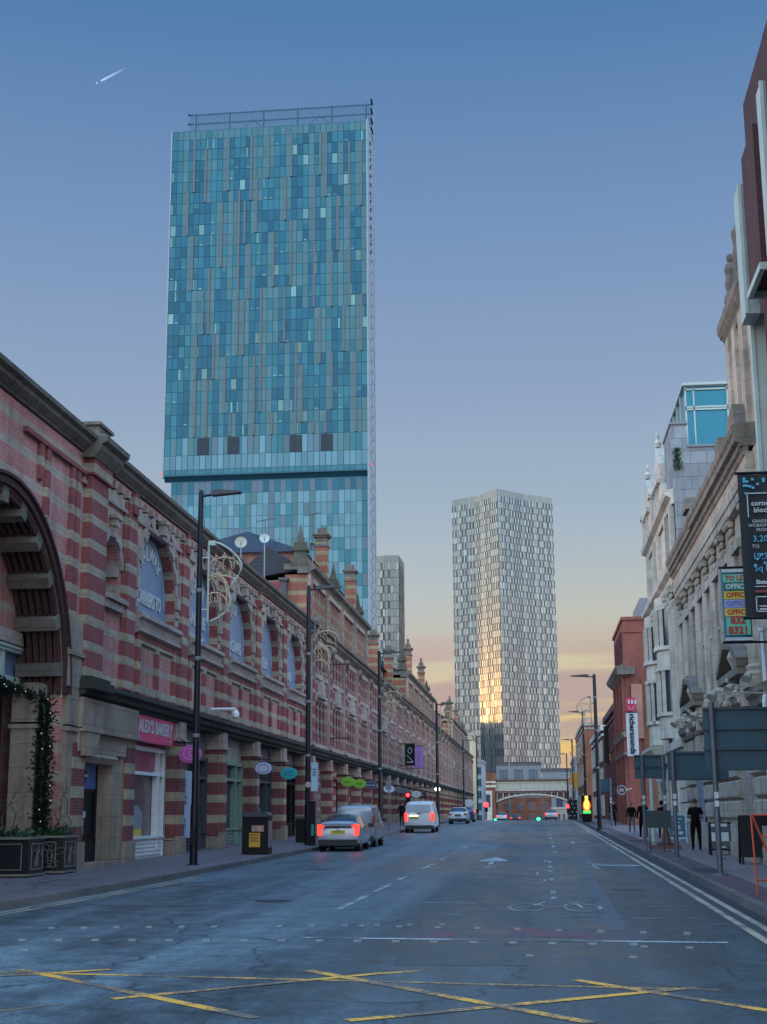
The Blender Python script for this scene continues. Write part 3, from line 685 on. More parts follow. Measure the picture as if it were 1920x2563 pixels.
# shop pillars (stepped, banded, on a stone foot) and capitals
def pillar(parent, c, y_ref=None, w=.52, X=XF):
    p = MB(); p.gbox(X-.75, X+.10, c-w, c+w, .45, 3.95); p.gbox(X-.75, X+.20, c-.34, c+.34, .45, 3.95); 
    p = p.build('shop_pillar', 'gn_pillar', parent)
    q = MB(); q.gbox(X-.76, X+.16, c-w-.05, c+w+.05, -.15, gz(c)+.12+.42); q.gbox(X-.76, X+.26, c-.4, c+.4, -.15, gz(c)+.12+.55); q.build('pillar_base', 'sandlow', parent); q = MB()
    q.box(X-.76, X+.11, c-w-.01, c+w+.01, 3.95, 4.5); q.box(X-.76, X+.21, c-.35, c+.35, 3.95, 4.5); q.box(X-.76, X+.26, c-.4, c+.4, 3.92, 4.0); q.box(X-.76, X+.14, c-w-.04, c+w+.04, 3.92, 4.0)
    q.build('pillar_capital', 'sand', parent)
for c in (43.2, 49.2, 55.2, 61.2, 67.2): pillar(arc, c)
p = MB(); p.gbox(XF-.75, XF+.18, 37.3, 38.05, .45, 3.72); p.build('shop_pillar', 'gn_pillar', arc)
q = MB(); q.gbox(XF-.76, XF+.24, 37.25, 38.1, -.15, 1.0); q.build('pillar_base', 'sandlow', arc); q = MB(); q.box(XF-.76, XF+.22, 37.25, 38.1, 3.72, 4.5); q.build('pillar_capital', 'sandlow', arc)
# shopfronts
rnd_ = random.Random(11)
PM = [plain('poster_%d' % i, c, .5, lo=.5, hi=1.3, scale=8) for i, c in enumerate([(.35, .42, .5), (.45, .04, .05), (.05, .2, .35), (.5, .4, .06), (.4, .4, .38), (.3, .3, .32), (.02, .25, .3)])]
def shopfront(parent, y0, y1, frame, fascia, glass='shopglass', door=True, X=XF-.42, stall=.55, blind=False, name='shopfront', mull=True):
    b = gz((y0+y1)/2)+.12
    f = MB(); f.box(X-.1, X+.02, y0, y1, 3.6, 4.5, 1); 
    f.gbox(X-.15, X+.06, y0, y1, -.1, b+stall, 0)
    yd = y1-1.15 if door else y1
    for y in (y0, yd-.08, y1-.12) + (((y0+yd)/2,) if yd-y0 > 3.2 and mull else ()): f.box(X-.1, X+.12, y, y+.12, b, 3.6, 0)
    f.box(X-.1, X+.12, y0, y1, 3.5, 3.62, 0); f.box(X-.1, X+.10, y0, y1, b+2.35, b+2.45, 0); f.box(X-.1, X+.14, y0, y1, b+stall, b+stall+.07, 0)
    for k in range(4): f.box(X+.05, X+.09, y0+.1, yd-.15, b+.08+.11*k, b+.13+.11*k, 0)
    f = f.build(name, [frame, fascia], parent)
    g_ = MB(); g_.box(X-.14, X-.1, y0, y1, b, 3.55); g_.build('shop_window', glass, f)
    for k_ in range(rnd_.randint(1, 3) if glass != 'shopin' else 0):
        ya_ = y0+.3+rnd_.random()*(y1-y0-1.6); ww_ = rnd_.choice([.35, .5, .9]); za_ = b+rnd_.uniform(.7, 1.5); hh_ = rnd_.choice([.5, .8, 1.1])
        p_ = MB(); p_.box(X-.098, X-.09, ya_, ya_+ww_, za_, za_+hh_); p_.build('window_poster', rnd_.choice(PM), f)
    if door:
        d = MB(); d.box(X-.08, X+.03, yd+.1, y1-.16, b+.05, b+.75); d.box(X-.08, X+.03, yd+.1, yd+.2, b, b+2.3); d.box(X-.08, X+.03, y1-.26, y1-.16, b, b+2.3); d.build('shop_door', frame, f)
    return f
M['fgrey'] = plain('slate_fascia', (.16, .18, .20), .5); M['fpurple'] = plain('plum_fascia', (.11, .09, .12), .5)
M['fsage'] = plain('sage_fascia', (.30, .34, .29), .5); M['pinkfilm'] = plain('dark_pink_window_film', (.30, .05, .10), .3)
M['pink'] = plain('pink_sign', (.72, .05, .17), .45); M['shopin'] = plain('patterned_glass', (.10, .055, .07), .25, lo=.3, hi=1.9, scale=9)
bak = shopfront(arc, 38.0, 42.45, 'white', 'pinkfilm', 'shopin', False, XF-.26, .55, mull=False)
k = MB(); k.box(XF-.35, XF-.28, 38.15, 42.3, 2.95, 3.5, 0); k.box(XF-.35, XF-.15, 41.72, 41.8, .7, 3.5, 1); k.build('window_film', ['pinkfilm', 'white'], bak)
k = MB()   # display counter just inside the glass
k.prismX([(38.5, 1.05), (40.6, 1.05), (40.6, 1.75), (40.2, 1.95), (38.9, 1.95), (38.6, 1.75)], XF-.35, XF-.31)
k = k.build('display_counter', plain('counter_glass', (.25, .32, .36), .2), bak)
kk = MB(); kk.box(XF-.33, XF-.29, 38.6, 40.5, 1.08, 1.3); kk.build('pastries', plain('pastry', (.65, .42, .08), .7), k)
shopfront(arc, 43.75, 48.65, 'darkgrey', 'fgrey'); shopfront(arc, 49.75, 54.65, 'greenpaint', 'fsage'); shopfront(arc, 55.75, 60.65, 'darkgrey', 'fpurple'); shopfront(arc, 61.75, 66.65, 'black', 'fpurple')
# a white poster filling the window of the second shop
po = MB(); po.box(XF-.29, XF-.26, 44.2, 46.3, .95, 3.1); 
for k, tx in enumerate(['NAIL', 'MAKE', 'THE', 'GOOD', 'BRUSH', '', '', 'NAIL', 'YOUR', 'BEST']): text_into(po, tx, .2, (XF-.255, 45.3, 2.8-.185*k), 'L', 1, .002, 1.1)
tag(po.build('window_poster', [plain('pale_blue_poster', (.42, .50, .62), .5), 'darkgrey']), 'tall pale poster with grey lettering filling the shop window behind the nearest lamp post', 'poster')

# ================================================================== LEFT: the long terrace with attics
Y0T, Y1T = 68.2, 238.2
ter = thing('brick_terrace_building', (XF, 150, gz(150)), 'very long banded red brick terrace with attics, chimneys and stone pinnacles', 'building')
wl_ = MB(); wl_.box(-26, XF-.35, Y0T, Y1T, -2, 10.9); 
wl_.box(XF-.35, XF, Y0T, Y1T, 7.35, 8.75); wl_.box(XF-.35, XF, Y0T, Y1T, 10.2, 10.9); wl_.box(XF-.35, XF-.02, Y0T, Y1T, 5.0, 5.45)
wl_.build('wall', 'gn_terr', ter)
cornice(ter, Y0T, Y1T+.6, CZ, s=.9); string(ter, Y0T, Y1T)
fr = MB(); fr.box(XF-.1, XF+.06, Y0T, Y1T, 10.22, 10.5); fr.box(XF-.1, XF+.08, Y0T, Y1T, 8.5, 8.74); fr.box(XF-.1, XF+.05, Y0T, Y1T, 7.36, 7.56); fr.box(XF-.1, XF+.1, Y0T, Y1T, 5.0, 5.18)
fr.build('stone_bands', 'sand', ter)
nb = 28; bay = 6.03
def bayy(i): return 69.2+bay*i
pp0 = None; mu0 = None; wi = []
for i in range(nb+1):
    y = bayy(i)
    if pp0 is None:
        p = MB(); p.box(XF-.35, XF+.2, y-.36, y+.36, 5.0, 10.3); pp0 = p.build('pilaster', 'gn_terr', ter)
        s = MB(); 
        for sg in (-1, 1): s.box(XF-.35, XF+.16, y+sg*.47-.11, y+sg*.47+.11, 5.0, 10.25)
        s.box(XF, XF+.3, y-.3, y+.3, 10.2, 10.5); ps0 = s.build('pilaster_strips', 'sand', ter); ref = y
        c = MB(); c.box(XF, XF+.36, y-.24, y+.24, 9.95, 10.35); c.box(XF, XF+.28, y-.17, y+.17, 9.75, 9.96); pc0 = c.build('lion_bracket', 'soot', ter)
    else:
        for o in (pp0, ps0, pc0): dup(o, (0, y-ref, 0), parent=ter)
    if i == nb: break
    if i == 0:
        m_ = MB(); yc = y+bay/2
        for dy_ in (-1.7, -.57, .57, 1.7): m_.box(XF-.35, XF-.0, yc+dy_-.20, yc+dy_+.20, 5.45, 7.35); m_.box(XF-.35, XF-.0, yc+dy_-.20, yc+dy_+.20, 8.75, 10.2)
        for a in (y+.5, y+bay-.5-.3): m_.box(XF-.35, XF-.0, a, a+.3, 5.45, 7.35); m_.box(XF-.35, XF-.0, a, a+.3, 8.75, 10.2)
        for a_, b_ in ((5.45, 5.56), (7.26, 7.35), (8.75, 8.85), (10.1, 10.2)): m_.box(XF-.34, XF-.02, y+.45, y+bay-.45, a_, b_)
        m_.box(XF-.34, XF-.012, y+.49, y+.62, 5.45, 10.2); mu0 = m_.build('brick_mullions', 'gn_terr', ter)
        for (za, zb) in ((5.45, 7.35), (8.75, 10.2)):
            w_ = MB(); w_.quad((XF-.26,y+.5,za),(XF-.26,y+bay-.5,za),(XF-.26,y+bay-.5,zb),(XF-.26,y+.5,zb), 1)
            for j in range(6):
                a = y+.78+1.12*j-.33
                w_.box(XF-.26, XF-.18, a-.04+.3, a+.04+.3, za, zb)
            w_.box(XF-.26, XF-.17, y+.5, y+bay-.5, za+(zb-za)*.62, za+(zb-za)*.62+.08); w_.box(XF-.26, XF-.15, y+.5, y+bay-.5, za, za+.1)
            wi.append(w_.build('window', ['maroon', 'winglass'], ter))
        t_ = MB()
        for dy_ in (-1.7, -.57, .57, 1.7): t_.box(XF, XF+.04, yc+dy_-.045, yc+dy_+.045, 5.2, 10.2)
        st0 = t_.build('stone_mullion_strips', 'sand', ter)
    else:
        for o in [mu0, st0]+wi: dup(o, (0, y-ref, 0), parent=ter)
    yc = y+bay/2
    if i < 4 or i % 7 == 5:
        pd = MB(); pd.prismX([(yc-.95, 7.62), (yc+.95, 7.62), (yc, 8.5)], XF-.05, XF+.22); pd.prismX([(yc-.62, 7.72), (yc+.62, 7.72), (yc, 8.3)], XF+.2, XF+.24)
        pd.box(XF-.05, XF+.26, yc-1.2, yc+1.2, 7.5, 7.64); pd.build('pediment', 'sand', ter)
    # shops of the terrace
    b = gz(yc)+.12
# terrace shopfronts and pillars
fcs = ['fgrey', 'lead', 'fpurple', 'fgrey', 'white', 'fpurple', 'lead', 'cream', 'fgrey']
for i in range(nb):
    y = bayy(i)
    pillar(ter, y, w=.46)
    shopfront(ter, y+.46, y+bay-.46, random.choice(['darkgrey', 'black', 'grey', 'maroon']), fcs[i % 9], 'shopglass', i % 2 == 0)
pillar(ter, bayy(nb), w=.46)
# attics
def attic(y0, y1, z1, nb_, X=XF-.15, z0=11.0, pins=(), sand=True):
    a = MB(); a.box(X-4.2, X-.25, y0+.4, y1, z0, z1-.7); a.box(X-.5, X, y0, y1, z1-1.0, z1-.55); a.box(X-.5, X-.02, y0, y1, z0, z0+.25)
    a.build('attic_wall', 'gn_terr', ter)
    p = MB(); n = nb_*7; d = (y1-y0)/n
    for i in range(n+1):
        yy = y0+d*i; big = i % 7 == 0
        p.box(X-.3, X+(.14 if big else 0), yy-(.3 if big else .16), yy+(.3 if big else .16), z0, z1-.6)
    p.build('attic_mullions', 'gn_orange', ter)
    q = MB()
    for i in range(nb_+1):
        yy = y0+7*d*i; q.box(X, X+.17, yy-.38, yy-.3, z0, z1-.5); q.box(X, X+.17, yy+.3, yy+.38, z0, z1-.5)
    q.box(X-.2, X+.1, y0, y1, z1-.8, z1-.5)
    for i in range(n): q.box(X-.2, X+.03, y0+d*i+.17, y0+d*i+.22, z0, z1-.8)
    q.build('attic_stone_trim', 'sand', ter)
    g_ = MB(); g_.quad((X-.24,y0,z0),(X-.24,y1,z0),(X-.24,y1,z1-.8),(X-.24,y0,z1-.8)); g_.build('attic_glazing', 'winglass', ter)
    c = MB(); c.prismY([(X-.5, z1-.5), (X+.12, z1-.5), (X+.2, z1-.38), (X+.42, z1-.28), (X+.46, z1-.12), (X+.36, z1-.04), (X-.3, z1), (X-.5, z1)], y0-.5, y1+.5); c.box(X-1.2, X-.5, y0-.49, y0-.02, z1-.3, z1-.02)
    c.build('attic_cornice', 'soot', ter)
    e = MB(); e.box(X-1.15, X-.02, y0-.35, y0+.4, z0-.2, z1-.55); e.build('attic_end_pier', 'gn_orange', ter)
    r_ = MB(); r_.prismY([(X-4.3, z1-.72), (X-.3, z1-.12), (X-2.2, z1+1.1)], y0+.5, y1); r_.build('attic_roof', 'slate', ter)
def pinnacle(y, z, h, X=XF-.55, w=.30):
    h *= 1.12
    p = MB(); p.box(X-w-.12, X+w+.12, y-w-.12, y+w+.12, z, z+.22); p.box(X-w, X+w, y-w, y+w, z+.2, z+h*.36); p.box(X-w-.1, X+w+.1, y-w-.1, y+w+.1, z+h*.34, z+h*.42)
    for sx in (-1, 1):
        p.prismX([(y-.3, z+h*.42), (y+.3, z+h*.42), (y, z+h*.58)], X+sx*w-.04, X+sx*w+.04); p.prismY([(X-.3, z+h*.42), (X+.3, z+h*.42), (X, z+h*.58)], y+sx*w-.04, y+sx*w+.04)
    k = [(X-w*.85, y-w*.85, z+h*.42), (X+w*.85, y-w*.85, z+h*.42), (X+w*.85, y+w*.85, z+h*.42), (X-w*.85, y+w*.85, z+h*.42), (X, y, z+h)]
    p.add(k, [(0, 1, 4), (1, 2, 4), (2, 3, 4), (3, 0, 4)]); p.build('pinnacle', 'pin', ter)
def chimney(y, z0, z1, X=XF-.95, w=.33, d=.40, pots=0):
    c = MB(); c.box(X-w, X+w, y-d, y+d, z0, z1-.85); c.box(X-w-.02, X+w+.02, y-d-.02, y+d+.02, z0, z0+.9)
    c = c.build('chimney', 'gn_orange', ter)
    e = MB(); e.box(X-w-.06, X+w+.06, y-d-.06, y+d+.06, z1-1.1, z1-.95); e.box(X-w+.02, X+w-.02, y-d+.02, y+d-.02, z1-.95, z1-.5); e.box(X-w-.1, X+w+.08, y-d-.08, y+d+.08, z1-.55, z1-.46); e.box(X-w-.15, X+w+.15, y-d-.15, y+d+.15, z1-.46, z1-.36)
    e.box(X-w+.08, X+w-.08, y-d+.08, y+d-.08, z1-.34, z1)
    if pots:
        for sy in (-.28, .28): e.lathe((X, y+sy, z1), [(.1, 0), (.12, .05), (.09, .4), (.12, .42), (.12, .5)], 8)
    e.build('chimney_cap', 'soot', c)
Z1 = 14.12
attic(69.4, 92.6, Z1, 4)
for y in (69.3, 80.9, 92.2): pinnacle(y, Z1-.1, 2.0)
chimney(79.1, 13.2, 17.95); chimney(91.7, 13.2, 18.0); chimney(104.5, 11.0, 15.3)
attic(123.0, 153.4, 13.95, 5); pinnacle(123.2, 14.1, 2.1); pinnacle(150.6, 14.1, 1.6)
chimney(115.6, 11.0, 15.4); chimney(133.6, 13.0, 17.6, pots=1); chimney(148.8, 13.0, 17.4, pots=1)
attic(187.0, 222.0, 14.05, 6); pinnacle(185.0, 14.0, 2.2); chimney(197.0, 13.0, 17.3, pots=1); chimney(212.0, 13.0, 17.3, pots=1); pinnacle(221.0, 14.0, 2.0); chimney(156.6, 11.3, 15.2, pots=1)
dm = MB(); dm.lathe((XF-1.6, 226, 11.4), [(1.7, 0), (1.7, 1.8), (1.6, 2.6), (1.2, 3.2), (.5, 3.8), (.1, 5.0)], 8); dm.build('corner_turret', 'soot', ter)
# rough brick rear blocks and slate roofs seen above the arcade parapet
rb = MB(); rb.box(-20, -12.4, 74.2, 90, 11, 15.75); rb.build('rear_block', 'gn_rough', ter)
rf = MB(); P = [(-20.2, 73.9, 15.7), (-12.3, 73.9, 15.7), (-15.9, 76.0, 17.3), (-12.3, 90.2, 15.7), (-20.2, 90.2, 15.7), (-16.1, 86, 17.3)]
rf.add(P, [(0, 1, 2), (1, 3, 5, 2), (3, 4, 5), (4, 0, 2, 5)]); rf.build('rear_roof', 'slate', ter)
rb = MB(); rb.box(-18, -12.55, 106, 121, 10.9, 13.2); rb.build('rear_block', 'gn_rough', ter); rb = MB(); rb.box(-18, -12.2, 160, 180, 10.9, 13.6); rb.build('rear_block', 'gn_rough', ter); rb = MB(); rb.prismY([(-18, 13.2), (-12.2, 13.2), (-15, 15.3)], 106, 121); rb.build('rear_roof', 'slate', ter)
dp = MB(); dp.box(-12.65, -12.35, 68.6, 68.95, 11.4, 13.3); dp.box(-12.75, -12.25, 68.5, 69.0, 13.2, 13.35); dp.build('vent_shaft', 'darkgrey', ter)
# ================================================================== the tall blue-green glass tower
tw = thing('glass_tower', (-64, 332, 0), 'very tall blue green glass slab tower with an overhanging upper half', 'skyscraper')
M['t_dark'] = glassy('tower_glass_dark', (.018, .092, .142), .65, .07, .22, .25, .06)
M['t_mid'] = glassy('tower_glass_mid', (.030, .125, .165), .65, .1, .18, .2, .06)
M['t_light'] = glassy('tower_panel_light', (.062, .145, .17), .5, .3, .14)
M['t_blind'] = glassy('tower_blinds', (.14, .28, .28), .3, .3, .35)
M['t_pale'] = glassy('tower_glass_pale', (.085, .185, .24), .65, .12, .25, .15, .06)
M['t_pgrey'] = glassy('tower_panel_grey', (.08, .13, .175), .5, .3, .15)
M['t_frame'] = plain('tower_mullion', (.02, .10, .15), .4, .3)
M['t_fin'] = plain('tower_bronze_fin', (.115, .135, .145), .5, .4)
M['t_louv'] = plain('tower_louvre', (.008, .016, .035), .5)
M['t_side'] = plain('tower_side_metal', (.27, .33, .37), .5, .2)
XL, XR, YF, YB = -89.2, -38.75, 325.0, 339.0
ZO, ZT = 83.0, 174.6
core = MB(); core.box(XL, XR, YF+.1, YB, ZO, ZT); core.box(XL+1.6, XR-.2, YF+1.3, YB, -1, ZO); core.box(XL-.0, XR+.0, YF+.05, YB, ZO-.0, ZO+.3)
core.build('core', 't_frame', tw)
NC = 34; cw = (XR-XL)/NC; FH = (172.0-92.4)/27
cells = MB(); fins = MB()
def pane(x0, x1, z0, z1, m, Y=YF, dz=.17, dx=.075, tilt=True):
    j = random.uniform(-.012, .012) if tilt else 0
    cells.quad((x0+dx, Y+j, z0+dz), (x1-dx, Y-j, z0+dz), (x1-dx, Y-j*.5, z1), (x0+dx, Y+j, z1), m)
kind = [[0]*27 for _ in range(NC)]
# staggered vertical runs: a run of light panels beside a bronze fin, several floors tall
used = set()
c = 0
while c < NC:
    wdt = random.choice([3, 3, 4]); wdt = min(wdt, NC-c)
    f = 27; f -= random.choice([0, 0, 0, 1]) if True else 0
    lo = f
    while lo > 0:
        hi = lo; lo = max(0, hi-random.choice([4, 5, 5, 6])); 
        fc = c+random.randrange(0, wdt)
        lt = fc if random.random() < .5 else max(0, fc-1)
        if wdt > 1 and c > 0:
            for fl in range(lo, hi):
                kind[lt][fl] = 2
                if random.random() < .0: kind[fc][fl] = 2
            if random.random() < .45 and lt+1 < NC:
                for fl in range(lo, hi): kind[lt+1][fl] = 3
            x = XL+cw*fc+random.choice([-.0, cw])
            key = [(round(x, 1), q_) for q_ in range(lo, hi)]
            if XL+1 < x < XR-1 and not any(k_ in used for k_ in key):
                used.update(key)
                fins.box(x-.28, x+.28, YF-.32, YF+.02, 92.4+FH*lo+.1, 92.4+FH*hi)
    c += wdt
for c in range(NC):
    for fl in range(27):
        x0, x1, z0, z1 = XL+cw*c, XL+cw*(c+1), 92.4+FH*fl, 92.4+FH*(fl+1)
        k = kind[c][fl]
        if k in (2, 3): pane(x0, x1, z0, z1, 2 if k == 2 else (2 if random.random() < .6 else 1), dz=.09)
        else:
            u = random.random()
            k = 0 if (((c*7+(fl//5)*3+(c//3)*5) % 10) < 7) == (random.random() < .9) else 1
            if fl >= 25: k = 1 if random.random() < .6 else 0
            pane(x0, x1, z0, z1, k)
            if u > .96: cells.quad((x0+.1,YF-.03,z0+.25),(x1-.1,YF-.03,z0+.25),(x1-.1,YF-.03,z1-.05),(x0+.1,YF-.03,z1-.05), 3)
            elif u > .91: cells.quad((x0+.12,YF-.03,z0+.25),(x0+.55,YF-.03,z0+.25),(x0+.5,YF-.03,z1-.05),(x0+.12,YF-.03,z1-.05), 3)
            elif u > .85: cells.quad((x0+.3,YF-.03,z0+.3),(x1-.4,YF-.03,z0+.3),(x1-.5,YF-.03,z0+.62),(x0+.35,YF-.03,z0+.7), 3)
            elif u > .80: cells.quad((x0+.1,YF-.03,z0+1.7),(x1-.1,YF-.03,z0+1.7),(x1-.1,YF-.03,z1-.05),(x0+.1,YF-.03,z1-.05), 1)
    x0, x1 = XL+cw*c, XL+cw*(c+1)
    pane(x0, x1, 172.0, 174.3, 2 if c % 6 else 1, dz=.1)
    pane(x0, x1, 87.9, 92.4, random.choice([4, 4, 1, 2, 5]), dz=.1)
    pane(x0, x1, 84.3, 87.9, 4, dz=.1); pane(x0, x1, 83.1, 84.3, 1, dz=.08)
# darker recess behind the crown glazing
cells.build('facade_panes', ['t_dark', 't_mid', 't_light', 't_blind', 't_pale', 't_pgrey'], tw)
fins.build('bronze_fins', 't_fin', tw)
for a in (-81.0, -73.4, -57.9, -50.3):
    lv = MB()
    for k in range(9): lv.box(a, a+3.0, YF-.1, YF+.05, 88.0+.48*k, 88.0+.48*k+.40)
    lv.build('plant_louvre', 't_louv', tw)
so_ = MB(); so_.prismX([(YF-.02, 83.1), (YF+1.4, 81.6), (YF+1.4, 83.1)], XL+.0, XR); so_.box(XL-.15, XR+.1, YF-.12, YF+.05, 82.8, 83.1); so_.build('overhang_soffit', 't_frame', tw)
cells = MB(); XL2, XR2 = XL+1.6, XR-.2; NC2 = 34; cw2 = (XR2-XL2)/NC2
pal = [random.choice([4, 4, 5, 2, 4]) for _ in range(NC2)]
for c in range(NC2):
    for fl in range(29):
        z0 = 81.4-FH*(fl+1); x0, x1 = XL2+cw2*c, XL2+cw2*(c+1)
        if z0 < 2: continue
        k = pal[c]; 
        if k == 4 and random.random() < .3: k = 1
        if random.random() < .12: k = random.choice([4, 5, 2, 3])
        if fl == 0: k = 0 if random.random() < .6 else 5
        pane(x0, x1, z0, z0+FH, k, YF+1.25, .14 if random.random() < .5 else .07, .06)
cells.build('lower_facade_panes', ['t_dark', 't_mid', 't_light', 't_blind', 't_pale', 't_pgrey'], tw)
# the narrow pale side and its blade, running the full height
sdm = MB(); 
for k in range(60):
    z0 = 2+k*2.95
    if z0+2.9 < ZT+3:
        sdm.box(XR-.0, XR+.12, YF+.6, YF+6.6, z0+.08, z0+2.9); sdm.box(XR, XR+.1, YF+7.2, YB-.3, z0+.08, z0+2.9)
        sdm.box(XR+.1, XR+.5, YF+6.7, YF+7.1, z0+1.2, z0+1.9)
sdm.box(XR-.1, XR+.22, YF-.25, YF+.35, -1, ZT+.2); sdm.box(XL-.35, XL-.02, YF-.2, YF+.4, ZO-.6, ZT+.1); sdm.box(XR-.1, XR+.3, YB-.6, YB+.1, -1, ZT+10)
sdm.build('side_cladding', 't_side', tw)
sc_ = MB(); xs0, xs1 = -88.0, -39.0; zt = 186.1
for i in range(118): x = xs0+(xs1-xs0)*i/117; sc_.box(x-.055, x+.055, YB-.9, YB-.75, 174.5, zt-.1)
for z in (175.0, 177.7, 180.6, 183.4, zt): sc_.box(xs0-.5, xs1+.4, YB-1.1, YB-.9, z-.16, z+.16)
for i in range(6): x = xs0+1.5+(xs1-xs0-3)*i/5; sc_.box(x-.2, x+.2, YB-1.3, YB-.7, 174.5, zt+.3)
for z in (175.5, 178, 180.6, 183.4, zt): sc_.box(xs1, xs1+.5, YB-4, YB-.9, z-.16, z+.16); sc_.box(xs0-.6, xs0+.0, YB-1.6, YB-.9, z-.16, z+.16)
for a, b, c_, d in ((11, 178, 17, 184), (17, 184, 23, 178), (28, 178, 35, 184), (35, 184, 42, 178)): sc_.tube([(xs0+a, YB-.5, a*0+b), (xs0+c_, YB-.5, d)], .07, 0, 4)
sc_.build('roof_screen', 't_frame', tw); sc_ = MB()
for k in range(14): sc_.box(XR+.2, XR+.55, YF+5, YF+5.4, ZT-4-2.9*k*.8, ZT-3.2-2.9*k*.8)
sc_.build('roof_screen', 't_frame', tw)
rl = MB(); rl.lathe((XL-.6, YF, 83.4), [(.22, 0), (.22, .4)], 6); rl.lathe((XR+.9, YF, 84.0), [(.22, 0), (.22, .4)], 6); rl.build('aviation_light', emit('aviation_red', (1, .05, .1), 1.2), tw)

# ================================================================== faceted metal-panelled towers further off
M['p_a'] = glassy('tower_metal_panel', (.18, .20, .195), .55, .26, .14)
M['p_b'] = glassy('tower_metal_panel_shiny', (.22, .245, .235), .6, .19, .2)
M['p_dark'] = glassy('tower_window_slot', (.045, .055, .08), .5, .15, .5)
M['p_back'] = plain('tower_panel_joint', (.12, .13, .14), .6, .3)
def facet_tower(name, label, plan, zt, fh, pw, seed, group=None, z0=-5):
    rng = random.Random(seed)
    ca = sum(p[0] for p in plan)/len(plan); cb = sum(p[1] for p in plan)/len(plan)
    T = thing(name, (ca, cb, 0), label, 'skyscraper', group)
    b = MB(); b.prismZ([(ca+(x-ca)*.995, cb+(y-cb)*.995) for x, y in plan], z0, zt); b.build('core', 'p_back', T)
    nfl = int((zt-6)/fh)
    for e in range(len(plan)):
        (xa, ya), (xb, yb) = plan[e], plan[(e+1) % len(plan)]
        if e >= 4 and len(plan) > 5: continue
        L = math.hypot(xb-xa, yb-ya); n = max(2, round(L/pw)); nx, ny = (yb-ya)/L, -(xb-xa)/L
        mb = MB(); zig = [(.85 if j % 2 else 0) for j in range(n+1)]
        slots = {j for j in range(n) if rng.random() < (.75 if e in (2, 3) else .5)}
        for fl in range(nfl):
            off = .0 if fl % 2 else 0
            for j in range(n):
                u0, u1 = j/n, (j+1)/n; za, zb_ = zt-4.5-fh*(fl+1), zt-4.5-fh*fl
                s0, s1 = (zig[j], zig[j+1]) if True else (0, 0)
                g_ = .05; m = 0 if rng.random() < .72 else 1; out = .25 if (j+fl) % 2 else .12
                if j in slots and (fl+j) % 2 == 0: 
                    sw = .76     # a narrow dark opening light beside the panel, alternating side
                    um = u0+(u1-u0)*(sw if fl % 2 else 1-sw)
                    segs = [(u0, um, 2), (um, u1, m)] if fl % 2 else [(u0, um, m), (um, u1, 2)]
                else: segs = [(u0, u1, m)]
                for a, b_, mm in segs:
                    fa = (a-u0)/(u1-u0); fb = (b_-u0)/(u1-u0); q0 = s0+(s1-s0)*fa; q1 = s0+(s1-s0)*fb
                    o = out if mm != 2 else .06
                    X0, Y0_, X1, Y1_ = xa+(xb-xa)*(a+g_/n), ya+(yb-ya)*(a+g_/n), xa+(xb-xa)*(b_-g_/n), ya+(yb-ya)*(b_-g_/n)
                    j_ = rng.uniform(-.025, .025)
                    mb.quad((X0+nx*(o+j_), Y0_+ny*(o+j_), za+q0+.32), (X1+nx*(o-j_), Y1_+ny*(o-j_), za+q1+.32), (X1+nx*(o-j_), Y1_+ny*(o-j_), zb_+q1), (X0+nx*(o+j_), Y0_+ny*(o+j_), zb_+q0), mm)
        for j in range(n*2):
            a, b_ = (j+.08)/(2*n), (j+.92)/(2*n)
            mb.quad((xa+(xb-xa)*a+nx*.1, ya+(yb-ya)*a+ny*.1, zt-4.2), (xa+(xb-xa)*b_+nx*.1, ya+(yb-ya)*b_+ny*.1, zt-4.2), (xa+(xb-xa)*b_+nx*.1, ya+(yb-ya)*b_+ny*.1, zt+.2), (xa+(xb-xa)*a+nx*.1, ya+(yb-ya)*a+ny*.1, zt+.2), 0)
        mb.build('facade_panels', ['p_a', 'p_b', 'p_dark'], T)
    return T
facet_tower('panelled_tower', 'tall faceted silvery tower with staggered panels, glowing gold on one side', [(-51.8, 898), (-35.6, 888), (-21.0, 868), (-4.6, 886), (14.0, 900), (14.0, 930), (-51.8, 930)], 203.5, 4.3, 1.25, 3)
facet_tower('panelled_tower', 'slim grey panelled tower showing just right of the big glass tower', [(-97, 806), (-86, 802), (-78.0, 803), (-77.4, 830), (-97, 830)], 150, 4.6, 1.5, 5)

# ================================================================== railway bridge and everything around the end of the street
YBR = 330.0
blk0 = 1
br = thing('railway_bridge', (-1.7, YBR, gz(330)), 'low cream iron railway bridge with an arched girder across the end of the street', 'bridge')
gd_ = MB(); gd_.box(-10.1, 6.8, YBR, YBR+.4, 6.75, 8.8); gd_.box(-10.1, 6.8, YBR-.15, YBR+.5, 8.6, 8.8); gd_.box(-10.1, 6.8, YBR-.12, YBR, 6.75, 6.9)
for i in range(13): x = -9.6+i*1.34; gd_.box(x, x+.12, YBR-.08, YBR, 6.9, 8.6)
gd_.build('girder', 'cream', br)
dk = MB(); dk.box(-14, 10, YBR+.1, YBR+9, 6.3, 6.7); dk.box(-10.2, 6.9, YBR-.2, YBR+.1, 6.55, 6.75); dk.build('deck', 'maroon', br)
rail = MB(); rail.box(-10.4, 7, YBR+.1, YBR+.2, 8.8, 9.25); 
for i in range(44): x = -10.2+i*.39; rail.box(x, x+.12, YBR+.05, YBR+.15, 9.25, 9.55)
rail.build('bridge_railing', 'brownbrick', br)
ab = MB(); n = 24; cxb, hw_ = -1.65, 8.3
def za(x, k=0): return 3.0+(6.15-3.0)*math.sqrt(max(0, 1-((x-cxb)/(hw_+1.2))**2))*1.0+k
